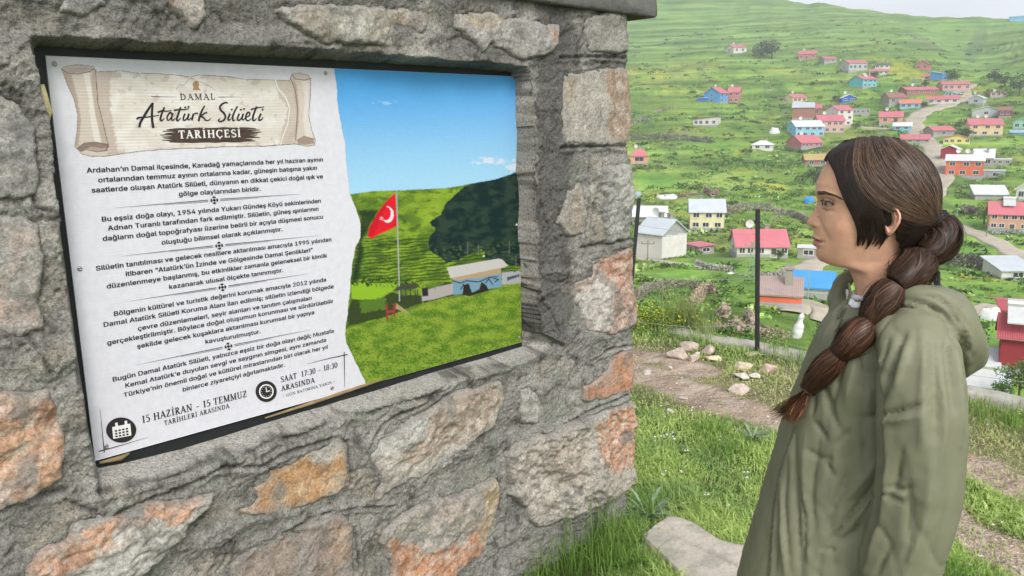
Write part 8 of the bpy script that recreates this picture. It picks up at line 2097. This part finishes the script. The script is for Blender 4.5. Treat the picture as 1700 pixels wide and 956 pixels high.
# ---- the bubble braid
m_tie = mat('hair_tie', (.010, .010, .011), .7, .2, 60, .5, 200, bdist=.001)
TIES = [(1557, 367, .004, 9), (1516, 430, .045, 13), (1487, 474, .0, 12), (1441, 537, .0, 11), (1393, 587, .0, 10), (1340, 647, .0, 7)]
CTRL = [(1557, 367), (1568, 398), (1545, 424), (1516, 432), (1506, 446), (1487, 474), (1462, 508), (1441, 537), (1418, 562), (1393, 587), (1366, 617), (1340, 647)]
BUB = [((1557, 367), (1566, 380), (1562, 400), (1550, 415), (1532, 424), 31), ((1532, 424), (1524, 437), (1514, 450), (1501, 463), (1487, 474), 33), ((1487, 474), (1474, 490), (1462, 506), (1450, 524), (1441, 537), 29),
       ((1441, 537), (1430, 550), (1418, 563), (1405, 576), (1393, 587), 28), ((1393, 587), (1380, 601), (1366, 617), (1352, 633), (1340, 647), 25)]
def blz(x, y, r):       # depth of the braid centre: lies on the neck side, shoulder and chest
    s = np.interp(y, [367, 400, 432, 474], [.008, .02, .055, .108]); j = np.maximum(JS(x, y), .05) + r * .5 / 1021.
    return np.where(y < 474, s, np.maximum(j, .10) * 1.0)
_k = np.linspace(0, 1, 12)
def smooth1(a, n=3):
    for _ in range(n): a = np.convolve(np.pad(a, 1, mode='edge'), [.25, .5, .25], 'valid')
    return a
allc = []
for b in BUB:
    c = resamp(catmull(np.array(b[:5], float), 6), 16); allc.append(c)
ALL = np.vstack(allc); lz = blz(ALL[:, 0], ALL[:, 1], 26.); lz = smooth1(lz, 14)
core = MB(); off = 0; paths, cols, wids = [], [], []
for bi, b in enumerate(BUB):
    c = allc[bi]; k = len(c); l = lz[off:off + k]; off += k
    P0 = LG(c[:, 0], c[:, 1], l); t = np.linspace(0, 1, k); r0 = (9, 11, 11, 10, 9)[bi]; r1 = (11, 11, 10, 9, 6)[bi]
    r0 += 7; r1 += 6; R = (lerp(r0, r1, t) + (b[5] - 19.5) * np.sin(np.clip(t, 0, 1) ** .85 * math.pi) ** .8) / 1021.
    core.tube(P0, R * .88, 18)
    T = np.gradient(P0, axis=0); T /= np.linalg.norm(T, axis=1)[:, None]
    A1 = np.cross(T, [0, 1., 0]); A1 /= np.linalg.norm(A1, axis=1)[:, None]; A2 = np.cross(T, A1)
    n = 900; ph = rng.uniform(0, 2 * math.pi, n); tw = rng.normal(size=n) * .35 + .25
    ang = ph[:, None] + tw[:, None] * (t[None] - .5) + .10 * np.sin(t[None] * 7 + ph[:, None] * 3)
    rad = R[None] * (1 + rng.uniform(-.05, .07, (n, 1)) + .07 * np.sin(ph[:, None] * 5 + bi) * np.sin(t * math.pi)[None] + .05 * np.sin(ph[:, None] * 11 + t[None] * 4 + bi * 2) + (rng.uniform(size=(n, 1)) < .07) * rng.uniform(.05, .45, (n, 1)) * np.sin(t * math.pi)[None])
    pth = P0[None] + (np.cos(ang) * rad)[..., None] * A1[None] + (np.sin(ang) * rad)[..., None] * A2[None]
    N_ = pth - P0[None]; N_ /= np.linalg.norm(N_, axis=2)[..., None] + 1e-9
    tone = bi / 5.0
    cc = haircol(n, (.016 + .022 * tone, .010 + .008 * tone, .007 + .004 * tone), (.10 + .09 * tone, .054 + .03 * tone, .033 + .012 * tone), .4)
    ribbons(pth, rng.uniform(.0003, .0007, n), lambda p, N_=N_: N_, 'braid_section', m_hair, cc, person)
core.build('braid_core', m_hairbase, person, True)
# loose tail
n = 520; base = LG(1340, 647, lz[-1]); ph = rng.uniform(0, 2 * math.pi, n); rr_ = np.sqrt(rng.uniform(0, 1, n)); t = np.linspace(0, 1, 12)
tail = resamp(catmull(P2('1340,647 1326,662 1310,672 1294,680 1274,687'), 5), 12); tail2 = resamp(catmull(P2('1340,647 1336,662 1332,676 1326,690 1322,706'), 5), 12)
mx = np.clip(rng.beta(1.0, 1.4, n), 0, 1)[:, None, None]; P = tail[None] * (1 - mx) + tail2[None] * mx
P = P + np.stack([np.cos(ph), np.sin(ph)], 1)[:, None] * (rr_[:, None, None] * (5 + 6 * np.sin(t * 2.6))[None, :, None])
keepn = np.linspace(0, 1, 12)[None, :, None]; P = P[:, :1] + (P - P[:, :1]) * rng.uniform(.65, 1.0, (n, 1, 1))
pth = LG(P[..., 0], P[..., 1], lz[-1] + (rng.normal(size=(n, 1)) * .008) * np.sin(t * 2)[None] + .004)
ribbons(pth, rng.uniform(.0004, .0009, n), toward, 'braid_tail', m_hair, haircol(n, (.07, .032, .020), (.26, .115, .06), .5), person)
for i, (bi, kk) in enumerate(((0, 0), (1, 0), (2, 0), (3, 0), (4, 0), (4, 15))):
    c = allc[bi][kk]; l = lz[bi * 16 + kk]; r_ = ((16, 17, 17, 16, 15, 13)[i]) / 1021.; c0 = LG(c[0], c[1], l)
    c1 = allc[bi][min(kk + 1, 15)] if kk < 15 else allc[bi][15]; cp = allc[bi][max(kk - 1, 0)]
    T = LG(c1[0], c1[1], l) - LG(cp[0], cp[1], l); T /= np.linalg.norm(T); a1 = np.cross(T, [0, 1., 0]); a1 /= np.linalg.norm(a1); a2 = np.cross(T, a1)
    mb = MB(); tt = np.linspace(0, 2 * math.pi, 22); wd = .0045 if i == 0 else .0018
    for s_ in ((-1, 0, 1) if i == 0 else (0,)):
        mb.tube([c0 + T * wd * s_ * 1.2 + (a1 * math.cos(a) + a2 * math.sin(a)) * r_ for a in tt], wd, 6, cap=False)
    mb.build('hair_tie', m_tie if i == 0 else mat('hair_tie_brown', (.05, .028, .018), .6, .2, 60), person, True)
# trousers and shoes, below the frame
mb = MB(); m_tr = mat('trousers_cotton', (.03, .035, .05), .9, .1, 20, .3, 120, bdist=.002)
mb.tube([(HIPX, 0, .90), (HIPX, 0, .80)], [.105, .11], 20)
for sd in (1, -1): mb.tube([(HIPX, -.07 * sd, .84), (HIPX - .012, -.085 * sd, .45), (HIPX + .005, -.085 * sd, .25), (HIPX + .008, -.085 * sd, .07)], [.075, .064, .058, .056], 18)
mb.build('trousers', m_tr, person, True)
for sd in (1, -1):
    mb = MB(); zg = float(near_z(POS[0] + HIPX * PR[0], POS[1] + HIPX * PR[1]))
    mb.tube([(HIPX + .045, -.085 * sd, zg + .045), (HIPX - .01, -.085 * sd, zg + .05), (HIPX - .08, -.088 * sd, zg + .038), (HIPX - .145, -.09 * sd, zg + .030), (HIPX - .17, -.09 * sd, zg + .026)], [.036, .046, .040, .034, .018], 14)
    mb.box(HIPX - .175, HIPX + .06, -.085 * sd - .038, -.085 * sd + .038, zg, zg + .02)
    mb.build('shoe', mat('shoe_white', (.6, .6, .6), .6, .1, 20), person, True)
# ================================================================== the damp air of the valley
hz_ = MB(); hz_.box(-900, 1300, -60, 2600, -60, 330)
hm = bpy.data.materials.new('haze'); hm.use_nodes = True
hn = hm.node_tree.nodes; hl = hm.node_tree.links
hn.remove(hn['Principled BSDF'])
pv = hn.new('ShaderNodeVolumePrincipled'); pv.inputs['Color'].default_value = (.93, .96, 1.0, 1); pv.inputs['Density'].default_value = .00055; pv.inputs['Anisotropy'].default_value = .2
hl.new(pv.outputs[0], hn['Material Output'].inputs['Volume'])
tag(hz_.build('haze', hm), 'thin damp haze filling the valley', 'haze', kind='stuff')
